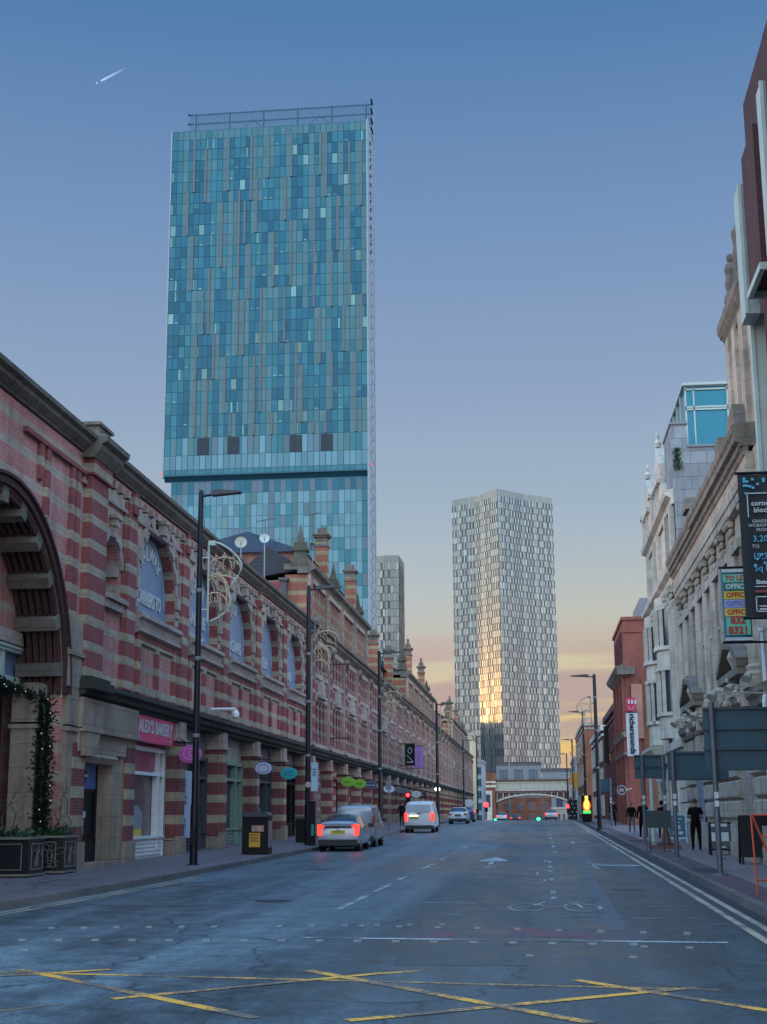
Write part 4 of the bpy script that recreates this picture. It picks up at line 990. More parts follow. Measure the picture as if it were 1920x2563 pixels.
for i in range(n):
    a, b = cxb-hw_+2*hw_*i/n, cxb-hw_+2*hw_*(i+1)/n
    ab.add([(a,YBR-.1,za(a)-.45),(b,YBR-.1,za(b)-.45),(b,YBR-.1,za(b)),(a,YBR-.1,za(a)),(a,YBR+8,za(a)-.45),(b,YBR+8,za(b)-.45),(b,YBR+8,za(b)),(a,YBR+8,za(a))],
           [(0,1,2,3),(7,6,5,4),(4,5,1,0),(3,2,6,7)])
    if i % 2 == 0: ab.box(a+.1, a+.32, YBR-.05, YBR+.2, za(a), 6.6)
    ab.box(a+.05, b-.15, YBR-.05, YBR+.1, 6.35, 6.52)
ab.build('arched_rib', 'cream', br)
sp_ = MB()
for i in range(n):
    a, b = cxb-hw_+2*hw_*i/n, cxb-hw_+2*hw_*(i+1)/n
    sp_.add([(a,YBR+.25,za(a)-.1),(b,YBR+.25,za(b)-.1),(b,YBR+.25,6.6),(a,YBR+.25,6.6),(a,YBR+8.2,za(a)-.5),(b,YBR+8.2,za(b)-.5),(b,YBR+.1,za(b)-.47),(a,YBR+.1,za(a)-.47)], [(0,1,2,3),(4,5,6,7)])
sp_.build('arch_soffit', 'maroon', br)
for x0, x1 in ((-14.6, -10.1), (6.8, 10.2)):
    a = MB(); a.box(x0, x1, YBR-.5, YBR+9, -2, 10.9 if x0 < 0 else 9.0); a.build('abutment', 'redold', br)
    a = MB(); a.box(x0-.1, x1+.1, YBR-.7, YBR-.3, 7.6, 8.1); a.box(x0+.8, x1-.8, YBR-.62, YBR-.5, -1, 6.8); a.box(x0-.1, x1+.1, YBR-.7, YBR-.3, 8.6, 8.95); a.build('abutment_stonework', 'white_st', br)
    a = MB(); a.box(x0+1.2, x1-1.2, YBR-.7, YBR-.6, 3.2, 6.0); a.build('abutment_window', 'winglass', br)
def blk(name, label, cat, x0, x1, y0, y1, z1, mat, win=None, wm='winglass', roof=None, face='F', trims=True, rows=None, cols=None, z0=None, group=None, frame='white_st'):
    z0 = gz(y0)-2 if z0 is None else z0
    T = thing(name, ((x0+x1)/2, y0, z0), label, cat, group)
    w_ = MB(); w_.box(x0, x1, y0, y1, z0, z1); w_.build('wall', mat, T)
    if trims:
        c_ = MB(); c_.box(x0-.2, x1+.2, y0-.2, y1+.2, z1-.35, z1+.12); c_.box(x0-.1, x1+.1, y0-.1, y1+.1, z1-.8, z1-.6); c_.build('cornice', frame, T)
    if roof: r_ = MB(); r_.prismY([(x0, z1), (x1, z1), ((x0+x1)/2, z1+roof)], y0, y1); r_.build('roof', 'slate', T)
    if rows:
        for rr in range(rows):
            zz = z0+2+(z1-z0-3)*(rr+.25)/rows; hh = (z1-z0-3)/rows*.6
            for ci in range(cols):
                wd = MB(); 
                if face == 'F':
                    xx = x0+(x1-x0)*(ci+.25)/cols; ww = (x1-x0)/cols*.5
                    wd.box(xx, xx+ww, y0-.06, y0, zz, zz+hh, 1); wd.box(xx-.12, xx+ww+.12, y0-.12, y0, zz-.16, zz); wd.box(xx-.1, xx, y0-.1, y0, zz, zz+hh); wd.box(xx+ww, xx+ww+.1, y0-.1, y0, zz, zz+hh); wd.box(xx-.12, xx+ww+.12, y0-.12, y0, zz+hh, zz+hh+.18); wd.box(xx+ww*.47, xx+ww*.53, y0-.1, y0, zz, zz+hh)
                else:
                    sg = -1 if face == 'L' else 1; X_ = x0 if face == 'L' else x1
                    yy = y0+(y1-y0)*(ci+.25)/cols; ww = (y1-y0)/cols*.5; a, b = sorted((X_, X_+sg*.06)); a2, b2 = sorted((X_, X_+sg*.13))
                    wd.box(a, b, yy, yy+ww, zz, zz+hh, 1); wd.box(a2, b2, yy-.12, yy+ww+.12, zz-.16, zz); wd.box(a2, b2, yy-.12, yy+ww+.12, zz+hh, zz+hh+.2); wd.box(a2, b2, yy-.1, yy, zz, zz+hh); wd.box(a2, b2, yy+ww, yy+ww+.1, zz, zz+hh); wd.box(a2, b2, yy+ww*.47, yy+ww*.53, zz, zz+hh)
                wd.build('window', [frame, wm], T)
    return T
M['sunlit_cladding'] = plain('pale_cladding_sunlit', (.62, .50, .30), .6)  # warm light falling on the far office is put into its base colour
M['bluegrey'] = plain('blue_grey_cladding', (.26, .32, .38), .5, .2)
blk('brick_station', 'old red brick building seen through the arch of the bridge', 'building', -12.5, 2.6, 352, 366, 5.6, 'redold', rows=2, cols=5, frame='gn_rough')
blk('white_footbridge_building', 'white ramp building with a row of dark openings behind the right side of the bridge', 'building', 2.8, 14, 356, 368, 3.0, 'cream', rows=1, cols=9, wm='winglass')
blk('station_hall', 'grey station roof block rising behind the bridge', 'building', -11.6, 0.5, 392, 405, 15.4, 'lead', trims=True, frame='darkgrey', rows=2, cols=3, wm='t_pgrey')
blk('low_warehouse', 'low flat grey building above the right end of the bridge', 'building', .8, 10.0, 392, 405, 13.6, 'lead', trims=True, frame='darkgrey', rows=1, cols=3)
blk('pale_office_block', 'tall narrow pale cladded office just past the far end of the brick terrace', 'building', -15.6, -12.2, 262, 282, 16.2, 'sunlit_cladding', rows=5, cols=2, frame='cream', wm='t_light')
blk('grey_office_block', 'blue grey glass office beside the left end of the bridge', 'building', -17.5, -11.6, 296, 312, 12.5, 'bluegrey', rows=5, cols=4, frame='grey', wm='t_mid')
sk = MB(); sk.box(-7.25, -6.95, 345, 345.3, -1.2, 14.2); sk.build('station_mast', 'lead', label='thin pale mast rising behind the railway bridge', cat='mast') if False else None
tag(sk.build('station_mast', 'lead'), 'thin pale mast rising behind the railway bridge', 'mast')

blk('unseen_shade_block', 'broad grey block added unseen behind the glass tower to shade the panelled tower', 'building', -205, -112, 880, 960, 62, 'bluegrey', rows=3, cols=8, frame='lead')  # added out of view so its shadow falls on the panelled tower's foot
# ================================================================== RIGHT: modern dark brick building with projecting boxes and pale fins (nearest, at the edge)
XR0 = 5.6
md = thing('modern_brick_building', (7.5, 30, gz(30)), 'modern dark brick building with pale vertical fins at the right edge', 'building')
w_ = MB(); w_.gbox(5.75, 16, 14, 33.9, -.2, 19.5); w_.build('wall', 'dkbrick', md)
bx = MB()
bx.box(5.0, 5.8, 28.5, 30.2, 13.0, 16.2); bx.build('projecting_brick_box', 'dkbrick', md); bx = MB(); bx.box(5.0, 5.8, 23.4, 26.7, 13.0, 17.2)
bx.build('projecting_brick_box', 'dkbrick', md)
tr_ = MB(); tr_.box(4.95, 5.06, 28.45, 30.25, 12.84, 13.0); tr_.box(5.06, 5.8, 30.15, 30.25, 12.84, 13.0); tr_.box(5.06, 5.8, 28.45, 28.55, 12.84, 13.0); tr_.build('box_trim', 'pale', md)
for (ya, yb, za, zb, xo) in ((30.5, 31.3, 12.6, 15.75, 4.95), (26.95, 27.55, 12.75, 16.35, 4.95), (31.35, 31.75, 4.2, 12.9, 5.18), (29.1, 29.4, 4.0, 12.7, 5.6)):
    f = MB(); f.box(xo, xo+.3, ya, yb, za, zb); f.box(xo-.03, xo+.05, ya-.03, ya+.05, za, zb); f.build('fin', 'pale', md)
f = MB(); f.box(5.55, 5.76, 24, 28.8, 4.2, 12.5); f.build('recessed_window', 'winglass', md)
f = MB(); f.gbox(5.5, 5.8, 20, 33.8, 0, 4.0); f.build('ground_floor_cladding', 'black', md)

# ================================================================== RIGHT: baroque stone building
ba = thing('baroque_stone_building', (XR0, 44, gz(44)), 'ornate weathered stone building with heavy cornice, columns and rusticated ground floor', 'building')
BY0, BY1 = 34.0, 54.4
w_ = MB(); w_.gbox(XR0, 20, BY0, BY1, -.2, 10.6); w_.box(6.3, 20, BY0, BY1, 10.6, 12.0); w_.build('wall', 'baro', ba)
# rusticated base: courses of bold blocks with open joints
ru = MB(); gnd = gz(44)+.12
for r_ in range(6):
    z0 = gnd+.95+.56*r_
    y = BY0+.1; k = r_ % 2
    while y < BY1-.2:
        L = (.95 if k else 1.35)+.2*((int(y*7)+r_) % 3 == 0); k = 1-k; y2 = min(y+L, BY1-.1)
        if not (49.0 < y2 and y < 50.6 and z0 < gnd+3.3) and not (38.8 < y2 and y < 40.0 and z0 < gnd+2.6):
            ru.prismY([(XR0+.02, z0), (XR0-.07, z0+.03), (XR0-.13, z0+.07), (XR0-.13, z0+.47), (XR0-.07, z0+.51), (XR0+.02, z0+.53)], y+.03, y2-.03)
        y = y2
ru.build('rusticated_blocks', 'baro', ba)
pl = MB(); pl.gbox(XR0-.3, XR0+.1, BY0, 49.0, -.1, gnd+.82); pl.gbox(XR0-.3, XR0+.1, 50.6, BY1, -.1, gnd+.82); pl.gbox(XR0-.34, XR0, BY0, 49.0, -.1, gnd+.35); pl.build('plinth', 'baro', ba)
do = MB(); do.gbox(XR0-.14, XR0-.06, 49.1, 50.5, 0, 3.4); do = do.build('door', plain('blue_grey_door', (.17, .22, .30), .5), ba)
df = MB(); df.box(XR0-.22, XR0, 49.0, 50.6, 3.4, 3.5); df.build('door_frame', 'white', do)
# band and broken pediments between the base and the giant order
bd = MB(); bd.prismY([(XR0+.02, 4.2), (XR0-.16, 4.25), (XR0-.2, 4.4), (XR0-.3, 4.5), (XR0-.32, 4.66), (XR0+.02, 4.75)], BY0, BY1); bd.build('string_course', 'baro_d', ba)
for yc in (38.5, 49.2):
    p = MB()
    p.prismX([(yc-2.0, 5.1), (yc+2.0, 5.1), (yc+2.0, 5.3), (yc-2.0, 5.3)], XR0-.5, XR0)
    p.prismX([(yc-2.05, 5.3), (yc-.5, 6.0), (yc-.5, 6.2), (yc-2.15, 5.5)], XR0-.52, XR0); p.prismX([(yc+2.05, 5.3), (yc+.5, 6.0), (yc+.5, 6.2), (yc+2.15, 5.5)], XR0-.52, XR0)
    p.build('broken_pediment', 'baro_d', ba)
    p = MB()
    for sg in (-1, 1): p.lathe((XR0-.2, yc+sg*1.5, 4.7), [(.14, 0), (.17, .1), (.12, .3), (.15, .4)], 10); p.box(XR0-.35, XR0, yc+sg*1.5-.22, yc+sg*1.5+.22, 4.3, 5.1)
    p.lathe((XR0-.22, yc, 5.1), [(.16, 0), (.2, .15), (.12, .3), (.18, .45), (.25, .6), (.2, .75), (.06, .9)], 12)
    p.box(XR0-.18, XR0, yc-.8, yc+.8, 3.5, 4.2)
    for j in range(14): 
        a = random.uniform(0, PI); p.lathe((XR0-.25-random.random()*.2, yc+1.1*math.cos(a), 4.2+.8*math.sin(a)), [(.03, 0), (.09, .06), (.1, .13), (.04, .2)], 6)
    p.build('portal_carving', 'baro', ba)
# giant order
def capital(mb, X, y, z, w=.34, sgn=-1):
    mb.box(X-.02 if sgn > 0 else X-.26, X+.42 if sgn > 0 else X+.02, y-w-.1, y+w+.1, z+.72, z+.82)
    for r_ in range(3):
        for j in range(5):
            yy = y+(j-2)*w*.42*(1+.1*r_); zz = z+.08+.22*r_; o = .05+.07*r_
            mb.lathe((X+sgn*o, yy, zz), [(.02, 0), (.06, .05), (.075, .13), (.03, .2)], 6)
    for s_ in (-1, 1): mb.disc((X+sgn*.16, y+s_*w*.9, z+.62), .11, .11, 'Y', 0, 10, .2)
for k, y in enumerate([36.3, 39.2, 41.2, 43.4, 45.4, 47.6, 49.6, 51.8, 53.6]):
    c = MB(); X = XR0+.06
    r0 = .30
    prof = [(r0+.12, 0), (r0+.12, .16), (r0+.04, .24), (r0+.08, .34), (r0, .42), (r0, 2.3), (r0*.9, 3.95), (r0*.95, 4.0)]
    k0 = len(c.v)
    n = 20
    for r_, z in prof:
        for j in range(n):
            t_ = 2*PI*j/n; rr = r_*(1 if z < .4 or z > 3.9 else (1 if j % 2 else .90)); c.v.append((X+rr*math.cos(t_), y+rr*math.sin(t_), 4.9+z))
    for i in range(len(prof)-1):
        for j in range(n): c.f.append((k0+i*n+j, k0+i*n+(j+1) % n, k0+(i+1)*n+(j+1) % n, k0+(i+1)*n+j)); c.m.append(0)
    c.box(X-.42, XR0, y-.42, y+.42, 4.7, 4.92); capital(c, X-.04, y, 8.85)
    c.build('column', 'baro', ba, smooth=False)
for y in (37.8, 40.2, 42.3, 44.4, 46.5, 48.6, 50.7, 52.7):
    c = MB(); c.box(XR0-.04, XR0+.02, y-.5, y+.5, 5.2, 8.4, 1); c.box(XR0-.14, XR0, y-.66, y-.5, 5.1, 8.5); c.box(XR0-.14, XR0, y+.5, y+.66, 5.1, 8.5); c.box(XR0-.2, XR0, y-.75, y+.75, 8.5, 8.75); c.box(XR0-.2, XR0, y-.7, y+.7, 4.95, 5.1); c.box(XR0-.1, XR0-.02, y-.04, y+.04, 5.2, 8.4); c.box(XR0-.1, XR0-.02, y-.5, y+.5, 7.0, 7.1)
    c.build('window', ['baro', 'winglass'], ba)
# entablature and bracketed cornice
e = MB(); X = XR0
e.prismY([(X+.4, 9.6), (X-.2, 9.6), (X-.2, 9.85), (X-.24, 9.87), (X-.24, 10.15), (X-.2, 10.2), (X-.2, 10.45), (X+.4, 10.45)], 34.8, BY1); e.build('entablature', 'baro', ba)
e = MB()
for (o_, ya_, yb_) in ((.06, 34.95, 46.2), (0, 46.2, BY1+.2)): e.prismY([(X+.4, 10.7), (X-.24-o_, 10.7), (X-.26-o_, 10.78), (X-.38-o_, 10.82), (X-.39-o_, 10.98), (X-.44-o_, 11.04), (X-.46-o_, 11.2), (X-.4-o_, 11.26), (X+.4, 11.36)], ya_, yb_)
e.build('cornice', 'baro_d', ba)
e = MB(); y = 35.1
while y < BY1: e.box(X-.36, X-.18, y, y+.14, 10.56, 10.71); y += .29
e.box(X-.22, X-.1, 34.96, BY1, 10.5, 10.7)
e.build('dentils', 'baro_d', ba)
e = MB(); e.prismY([(X+.4, 10.46), (X-.24, 10.46), (X-.3, 10.52), (X+.4, 10.56)], 34.9, BY1); e.build('cornice_bed_moulding', 'baro', ba)
# raised pavilion behind with its own cornice and a weathered statue
pv = MB(); pv.box(5.75, 9, 33.5, 38.4, 11.2, 14.8); pv.box(5.62, 5.8, 36.9, 37.5, 11.2, 14.6); pv.box(5.58, 5.8, 37.9, 38.4, 11.2, 14.6); pv.box(5.62, 5.8, 35.6, 36.2, 11.2, 14.6)
pv.build('pavilion', 'baro', ba)
pv = MB(); pv.prismY([(5.9, 14.5), (5.66, 14.5), (5.6, 14.7), (5.52, 14.8), (5.43, 14.95), (5.42, 15.15), (5.9, 15.25)], 33.5, 38.75); pv.box(5.5, 9, 38.4, 38.8, 14.8, 15.2); pv.box(5.55, 9, 33.5, 38.4, 15.2, 15.5); pv.build('pavilion_cornice', 'baro_d', ba)
pv = MB(); pv.lathe((5.72, 37.5, 15.45), [(.22, 0), (.2, .2), (.14, .3), (.18, .5), (.14, .8), (.18, .95), (.13, 1.12), (.06, 1.18), (.1, 1.26), (.09, 1.38), (.03, 1.44)], 10); pv.lathe((5.85, 36.6, 15.45), [(.2, 0), (.2, 1.0), (.16, 1.3), (.2, 1.7), (.06, 1.95)], 8); pv.build('roof_statue', 'soot', ba)
pv = MB(); pv.prismX([(35.6, 11.3), (37.6, 11.3), (37.0, 11.9), (36.0, 12.1)], 5.3, 5.75); pv.build('parapet_block', 'baro_d', ba); pv = MB(); pv.box(5.2, 5.7, 38.2, 39.0, 11.3, 11.8); pv.build('parapet_block', 'baro_d', ba); pv = MB()
pv.prismX([(45.2, 11.3), (46.4, 11.3), (46.1, 11.75), (45.5, 11.75)], 5.0, 5.7); pv.build('parapet_block', 'baro_d', ba)

# ================================================================== RIGHT: pale stone building with bays, slab-clad flank and glass roof box
pb = thing('pale_gabled_building', (XR0, 61, gz(61)), 'tall pale stone building with bay windows, grey slab flank and glass roof box', 'building')
PY0, PY1 = 54.5, 67.3
w_ = MB(); w_.gbox(XR0, 18, PY0, PY1, -.2, 14.0); w_.build('wall', 'white_st', pb)
fl = MB(); fl.box(XR0-.0, 6.2, PY0-.06, PY0+3, 10, 16.7); fl.box(6.2, 9.4, PY0-.05, PY0+2, 10, 15.75); fl.box(9.4, 18, PY0-.04, PY0+2, 10, 15.5); fl.box(XR0+.05, 9.5, PY0-.1, PY0+1, 17.5, 17.62) if False else None
fl.build('slab_clad_flank', 'slate_wall', pb)
cp = MB(); cp.box(XR0-.05, 6.25, PY0-.12, PY0+3.05, 16.7, 16.8); cp.box(6.25, 9.45, PY0-.12, PY0+2.05, 15.75, 15.84); cp.build('flank_coping', 'lead', pb)
gb = MB(); gb.box(6.4, 14, PY0+1.6, 62, 15.9, 18.75, 0)
gb = gb.build('glass_roof_box', glassy('teal_roof_glass', (.02, .15, .22), .55, .08, .15), pb)
gm = MB()
for x in (6.42, 6.75, 8.1, 9.9, 11.6): gm.box(x-.03, x+.03, PY0+1.52, PY0+1.6, 15.9, 18.75)
for z in (15.9, 17.75, 17.85, 18.6, 18.75): gm.box(6.38, 14, PY0+1.52, PY0+1.6, z-.035, z+.035)
for y in (57.5, 59, 60.5, 62): gm.box(6.33, 6.4, y-.05, y+.05, 15.9, 18.75)
gm.box(6.3, 14, PY0+1.4, 62.1, 18.75, 18.86); gm.build('box_mullions', 'pale', gb)
gm = MB(); 
for k in range(5): gm.box(6.9, 11, PY0+1.2, PY0+1.3, 15.2+.13*k, 15.28+.13*k)
gm.build('roof_louvre', 'black', pb)
mo = MB()
for i in range(260):
    cx_, cz_ = random.gauss(5.78, .08), random.uniform(14.8, 15.7); a = random.uniform(0, 6.28); l = .06; mo.add([(cx_, PY0-.1, cz_), (cx_+l*math.cos(a), PY0-.16, cz_+l*math.sin(a)), (cx_+l*.5, PY0-.13, cz_+l)], [(0, 1, 2)])
mo = mo.build('moss_clump', 'leaf', pb); mo['kind'] = 'stuff'
# street face: cornices, attic, gables, bays, pilasters
c = MB(); c.prismY([(XR0+.3, 10.4), (XR0-.2, 10.4), (XR0-.24, 10.7), (XR0-.44, 10.8), (XR0-.48, 11.0), (XR0+.3, 11.1)], PY0, PY1+.5); c.prismY([(XR0+.3, 13.5), (XR0-.1, 13.5), (XR0-.14, 13.75), (XR0-.34, 13.85), (XR0-.38, 14.05), (XR0+.3, 14.15)], PY0, PY1+.4)
c.box(XR0-.25, XR0+.1, PY0, PY1, 4.1, 4.4); c.build('cornice', 'white_st', pb)
c = MB()
for y in (55.0, 57.2, 61.2, 63.2, 66.9):
    c.box(XR0-.2, XR0, y-.24, y+.24, 4.4, 9.7); c.box(XR0-.2, XR0, y-.2, y+.2, 11.1, 13.5); capital(c, XR0-.15, y, 9.5, .24)
for y in (58.4, 60.0, 64.4, 65.6): c.box(XR0-.16, XR0, y-.12, y+.12, 4.4, 10.4)
c.build('pilasters', 'white_st', pb)
for yc in (59.2, 65.0):
    b_ = MB(); 
    prof = lambda k: [(XR0, yc-1.15-k), (XR0-.4-k*.6, yc-.75-k), (XR0-.55-k, yc-.3), (XR0-.55-k, yc+.3), (XR0-.4-k*.6, yc+.75+k), (XR0, yc+1.15+k)]
    for za_, zb_, k in ((4.6, 5.5, 0), (5.5, 5.65, .1), (7.35, 7.5, .1), (7.5, 8.2, 0), (8.2, 8.35, .12), (9.9, 10.4, 0)): b_.prismZ(prof(k), za_, zb_)
    for za_, zb_ in ((5.65, 7.35), (8.35, 9.9)):
        for (x, y) in prof(0): b_.box(x-.07, x+.07, y-.08, y+.08, za_, zb_)
    b_ = b_.build('bay_window', 'white_st', pb)
    gg = MB(); gg.prismZ([(XR0+.05, yc-1.1), (XR0-.36, yc-.72), (XR0-.5, yc-.3), (XR0-.5, yc+.3), (XR0-.36, yc+.72), (XR0+.05, yc+1.1)], 5.6, 9.95); gg.build('bay_glazing', 'winglass', b_)
    gb_ = MB(); gb_.prismX([(yc-2.4, 14.1), (yc+2.4, 14.1), (yc+2.2, 14.8), (yc+1.3, 15.2), (yc+1.2, 16.0), (yc, 17.0), (yc-1.2, 16.0), (yc-1.3, 15.2), (yc-2.2, 14.8)], XR0-.2, XR0+.5)
    gb_.box(XR0-.35, XR0, yc-1.4, yc+1.4, 15.15, 15.35); gb_.box(XR0-.3, XR0, yc-.4, yc-.3, 14.2, 15.2); gb_.box(XR0-.3, XR0, yc+.3, yc+.4, 14.2, 15.2)
    gb_.lathe((XR0-.1, yc, 17.0), [(.1, 0), (.16, .2), (.06, .35), (.1, .5), (.02, .7)], 8); gb_.build('gable', 'white_st', pb)
sl = MB(); sl.prismY([(XR0+.2, 14.1), (10.5, 14.1), (7.6, 17.4)], PY0+3, PY1); sl.build('roof', 'slate', pb)
for y in (62.2, 67.0):
    p = MB(); p.box(XR0-.3, XR0+.2, y-.25, y+.25, 14.1, 15.4); p.box(XR0-.38, XR0+.28, y-.33, y+.33, 15.4, 15.55); p.lathe((XR0-.05, y, 15.55), [(.12, 0), (.2, .2), (.05, .6)], 8); p.build('finial', 'white_st', pb)
c = MB(); c.prismY([(XR0, 4.45), (XR0-.75, 4.45), (XR0-.8, 4.3), (XR0-.6, 3.9), (XR0-.5, 3.75), (XR0, 3.75)], 61.5, PY1+.3); c.box(XR0-.6, XR0, 61.5, PY1+.2, 3.7, 3.78); c.build('shop_fascia', 'cream', pb)
ru = MB(); gnd = gz(60)+.12
for r_ in range(6):
    y = PY0+.1
    while y < PY1-.1:
        y2 = min(y+1.0+.2*(r_ % 2), PY1); ru.box(XR0-.12, XR0, y+.03, y2-.03, gnd+.3+.55*r_, gnd+.3+.55*r_+.5); y = y2
ru.build('rusticated_blocks', 'white_st', pb)
for y in (57, 60, 64): 
    d_ = MB(); d_.gbox(XR0-.16, XR0-.13, y, y+1.3, .1, 3.3, 1); d_.gbox(XR0-.2, XR0, y-.1, y, 0, 3.4); d_.gbox(XR0-.2, XR0, y+1.3, y+1.4, 0, 3.4); d_.box(XR0-.2, XR0, y-.1, y+1.4, 3.3, 3.45); d_.build('window', ['white_st', 'shopglass'], pb)

# ================================================================== RIGHT: red brick building and those beyond
rb = thing('red_brick_building', (7.0, 91, gz(91)), 'plain red brick block with a blank flank wall and grey rooftop plant room', 'building')
w_ = MB(); w_.gbox(5.6, 16, 90.0, 101.0, -.3, 13.7); w_.build('wall', 'redbrick', rb)
w_ = MB(); w_.box(6.6, 16, 89.9, 90.0, 0.6, 9.9); w_.build('old_party_wall', 'redold', rb)
w_ = MB(); w_.prismX([(89.86, 6.2), (89.9, 6.2), (89.9, 9.6), (89.86, 9.6)], 5.95, 6.62); w_.build('rendered_patch', 'pinkrender' if 'pinkrender' in M else plain('pink_render', (.42, .20, .16), .8), rb)
c = MB(); c.box(5.5, 16, 89.9, 101.1, 13.7, 13.9); c.box(5.55, 16, 89.93, 90.0, 12.9, 13.0); c.build('parapet_coping', 'redbrick', rb)
c = MB(); c.prismY([(5.7, 10.1), (5.45, 10.1), (5.1, 10.4), (4.95, 10.6), (5.0, 10.75), (5.7, 10.8)], 89.6, 101.2); c.box(5.1, 6.2, 89.5, 89.9, 10.2, 10.7); c.build('cornice', 'soot', rb)
c = MB(); c.prismY([(5.7, 6.3), (5.4, 6.3), (5.2, 6.55), (5.7, 6.7)], 89.7, 101.1); c.prismY([(5.7, 5.2), (5.4, 5.2), (5.3, 5.35), (5.7, 5.4)], 89.7, 101.1); c.build('string_course', 'sand', rb)
c = MB(); c.box(6.9, 12, 92, 99, 13.9, 15.4); c.build('plant_room', 'lead', rb)
for zz in (3.2, 7.3, 11.2):
    for y in (91.5, 94.5, 97.5):
        d_ = MB(); d_.box(5.55, 5.6, y, y+1.2, zz if zz > 4 else 1.2, zz+1.8, 1); d_.box(5.48, 5.6, y-.1, y, zz if zz > 4 else 1.2, zz+1.9); d_.box(5.48, 5.6, y+1.2, y+1.3, zz if zz > 4 else 1.2, zz+1.9); d_.build('window', ['maroon', 'winglass'], rb)
for y in (90.3, 93.6, 96.8, 100.4):
    d_ = MB(); d_.gbox(5.38, 5.6, y-.25, y+.25, 0, 10.1); d_.build('pilaster', 'redbrick', rb)
d_ = MB(); d_.gbox(5.5, 5.6, 90.6, 93.2, 0, 3.6); d_.build('doorway', 'black', rb)
blk('dark_pub_building', 'dark low building with a steep slate roof end beyond the red brick block', 'building', 5.6, 14, 101.4, 119, 9.2, 'brownbrick', rows=3, cols=5, face='L', frame='maroon')
blk('corner_pub_building', 'brown brick building with a pale stone top storey beyond the dark pub', 'building', 5.6, 14, 124, 150, 9.0, 'brownbrick', rows=3, cols=6, face='L')
blk('far_stone_topped_building', 'taller brown building with a grey stone parapet far down the right side', 'building', 5.7, 13, 180, 215, 12.8, 'redold', rows=3, cols=6, face='L', frame='baro')
blk('far_flat_building', 'small flat roofed grey and pink building at the far right end of the street', 'building', 5.9, 14, 232, 262, 10.6, 'bluegrey', rows=3, cols=4, face='L', frame='lead')
blk('far_brick_building', 'brick building beside the right abutment of the bridge', 'building', 6.6, 14, 275, 320, 9.4, 'brownbrick', rows=2, cols=4, face='L')
# ================================================================== LAMP POSTS (a festive wire wing hangs on some)
def lamp(px, py, top_y, arm, label, name='street_lamp', k=.12, rad=.085, arml=.85, P=None, h=None):
    v = P if P is not None else onG(px, py, k); x, y, z = v.x, v.y, pz(v.y)
    zt = h if h else onY(px, top_y, y).z
    T = thing(name, (x, y, z), label, 'street lamp', 'lamp posts along the street')
    a = MB(); a.lathe((x, y, z-.05), [(.17, 0), (.17, .06), (rad*1.2, .08), (rad*1.2, 1.5), (rad, 1.6), (rad*.82, zt-z+.05), (rad*.5, zt-z+.12)], 12); a.box(x-.05, x+.05, y-rad*1.4-.01, y-rad*1.3, z+.5, z+.95); a.build('pole', 'lampblack', T, smooth=True)
    s = arm
    b = MB(); b.tube([(x, y, zt-.1), (x+s*.35, y, zt-.06)], .035, 0, 6); b.build('arm', 'lampblack', T)
    b = MB(); x0, x1 = x+s*.3, x+s*(.3+arml); b.prismY([(x0, zt-.1), (x1, zt-.04), (x1, zt+.0), (x0+s*.15, zt+.06), (x0, zt+.02)] , y-.13, y+.13); b.build('lamp_head', 'darkgrey', T)
    for zz in (z+3.2, z+5.2, z+7.0):
        c = MB()
        if zz < zt-1: c.lathe((x, y, zz), [(rad*.9, 0), (rad+.008, .02), (rad+.008, .09), (rad*.9, .11)], 10); c.build('pole_band', 'grey', T)
    return T, x, y, z, zt
def wing(x, y, z1, w_, h, label, s=1, fm='dullwire', rt=.02, wm='wire', wr=.011):
    T = thing('festive_decoration', (x, y, z1-h), label, 'decoration', 'wire festive wings on the lamp posts')
    f = MB(); x0 = x+s*.22; X_ = lambda u: x0+s*u*w_; Z_ = lambda v: z1-v*h
    out = [(.0, 0), (.12, .0), (.35, .03), (.62, .10), (.85, .2), (.97, .29), (.95, .37), (.85, .45), (.7, .54), (.55, .615), (.62, .66), (.66, .73), (.62, .81), (.5, .89), (.3, .955), (.12, .985), (0, 1.0), (0, 0)]
    f.tube([(X_(a), y, Z_(b)) for a, b in out], rt, 0, 6); f.tube([(x, y, Z_(.2)), (x0, y, Z_(.2))], .025); f.tube([(x, y, Z_(.85)), (x0, y, Z_(.85))], .025)
    f.box(min(x0, X_(.2)), max(x0, X_(.2)), y-.06, y+.06, Z_(.05), Z_(-.01)); f.build('tube_frame', fm, T)
    g_ = MB()
    for (cu, cv, ru, rv, a0, a1) in ((.45, .36, .5, .16, PI, 0), (.4, .55, .45, .12, PI, .2), (.2, .62, .4, .2, PI*.8, 0), (.2, .8, .36, .16, PI*.8, 0), (.25, .7, .3, .3, PI*.6, -.2)):
        g_.tube([(X_(max(0, cu+ru*math.cos(a0+(a1-a0)*i/10))), y, Z_(cv-rv*math.sin(a0+(a1-a0)*i/10))) for i in range(11)], .022, 0, 5)
    for i in range(44):
        a = random.uniform(.02, .8); b = random.uniform(.1, .85); l = random.uniform(.08, .3); an = random.uniform(-2.4, -.3)
        a2, b2 = min(.85, max(0, a+l*math.cos(an))), min(.92, max(.05, b-l*.5*math.sin(an)))
        if (a2 < .55 or b2 < .5) and (a < .55 or b < .5): g_.tube([(X_(a), y+random.uniform(-.08, .08), Z_(b)), (X_((a+a2)/2+.03), y, Z_((b+b2)/2+.02)), (X_(a2), y, Z_(b2))], wr, 0, 4)
    g_.build('wire_filling', wm, T)
L = []
L.append(lamp(484, 2165, 1234, 1, 'nearest black street lamp on the left pavement, in front of the poster shop', rad=.088, arml=.8))
L.append(lamp(770, 2115, 1470, 1, 'black street lamp behind the tall litter bin, second along the left pavement', rad=.095))
L.append(lamp(952, 2082, 1632, 1, 'black street lamp between the grey van and the white van', rad=.10))
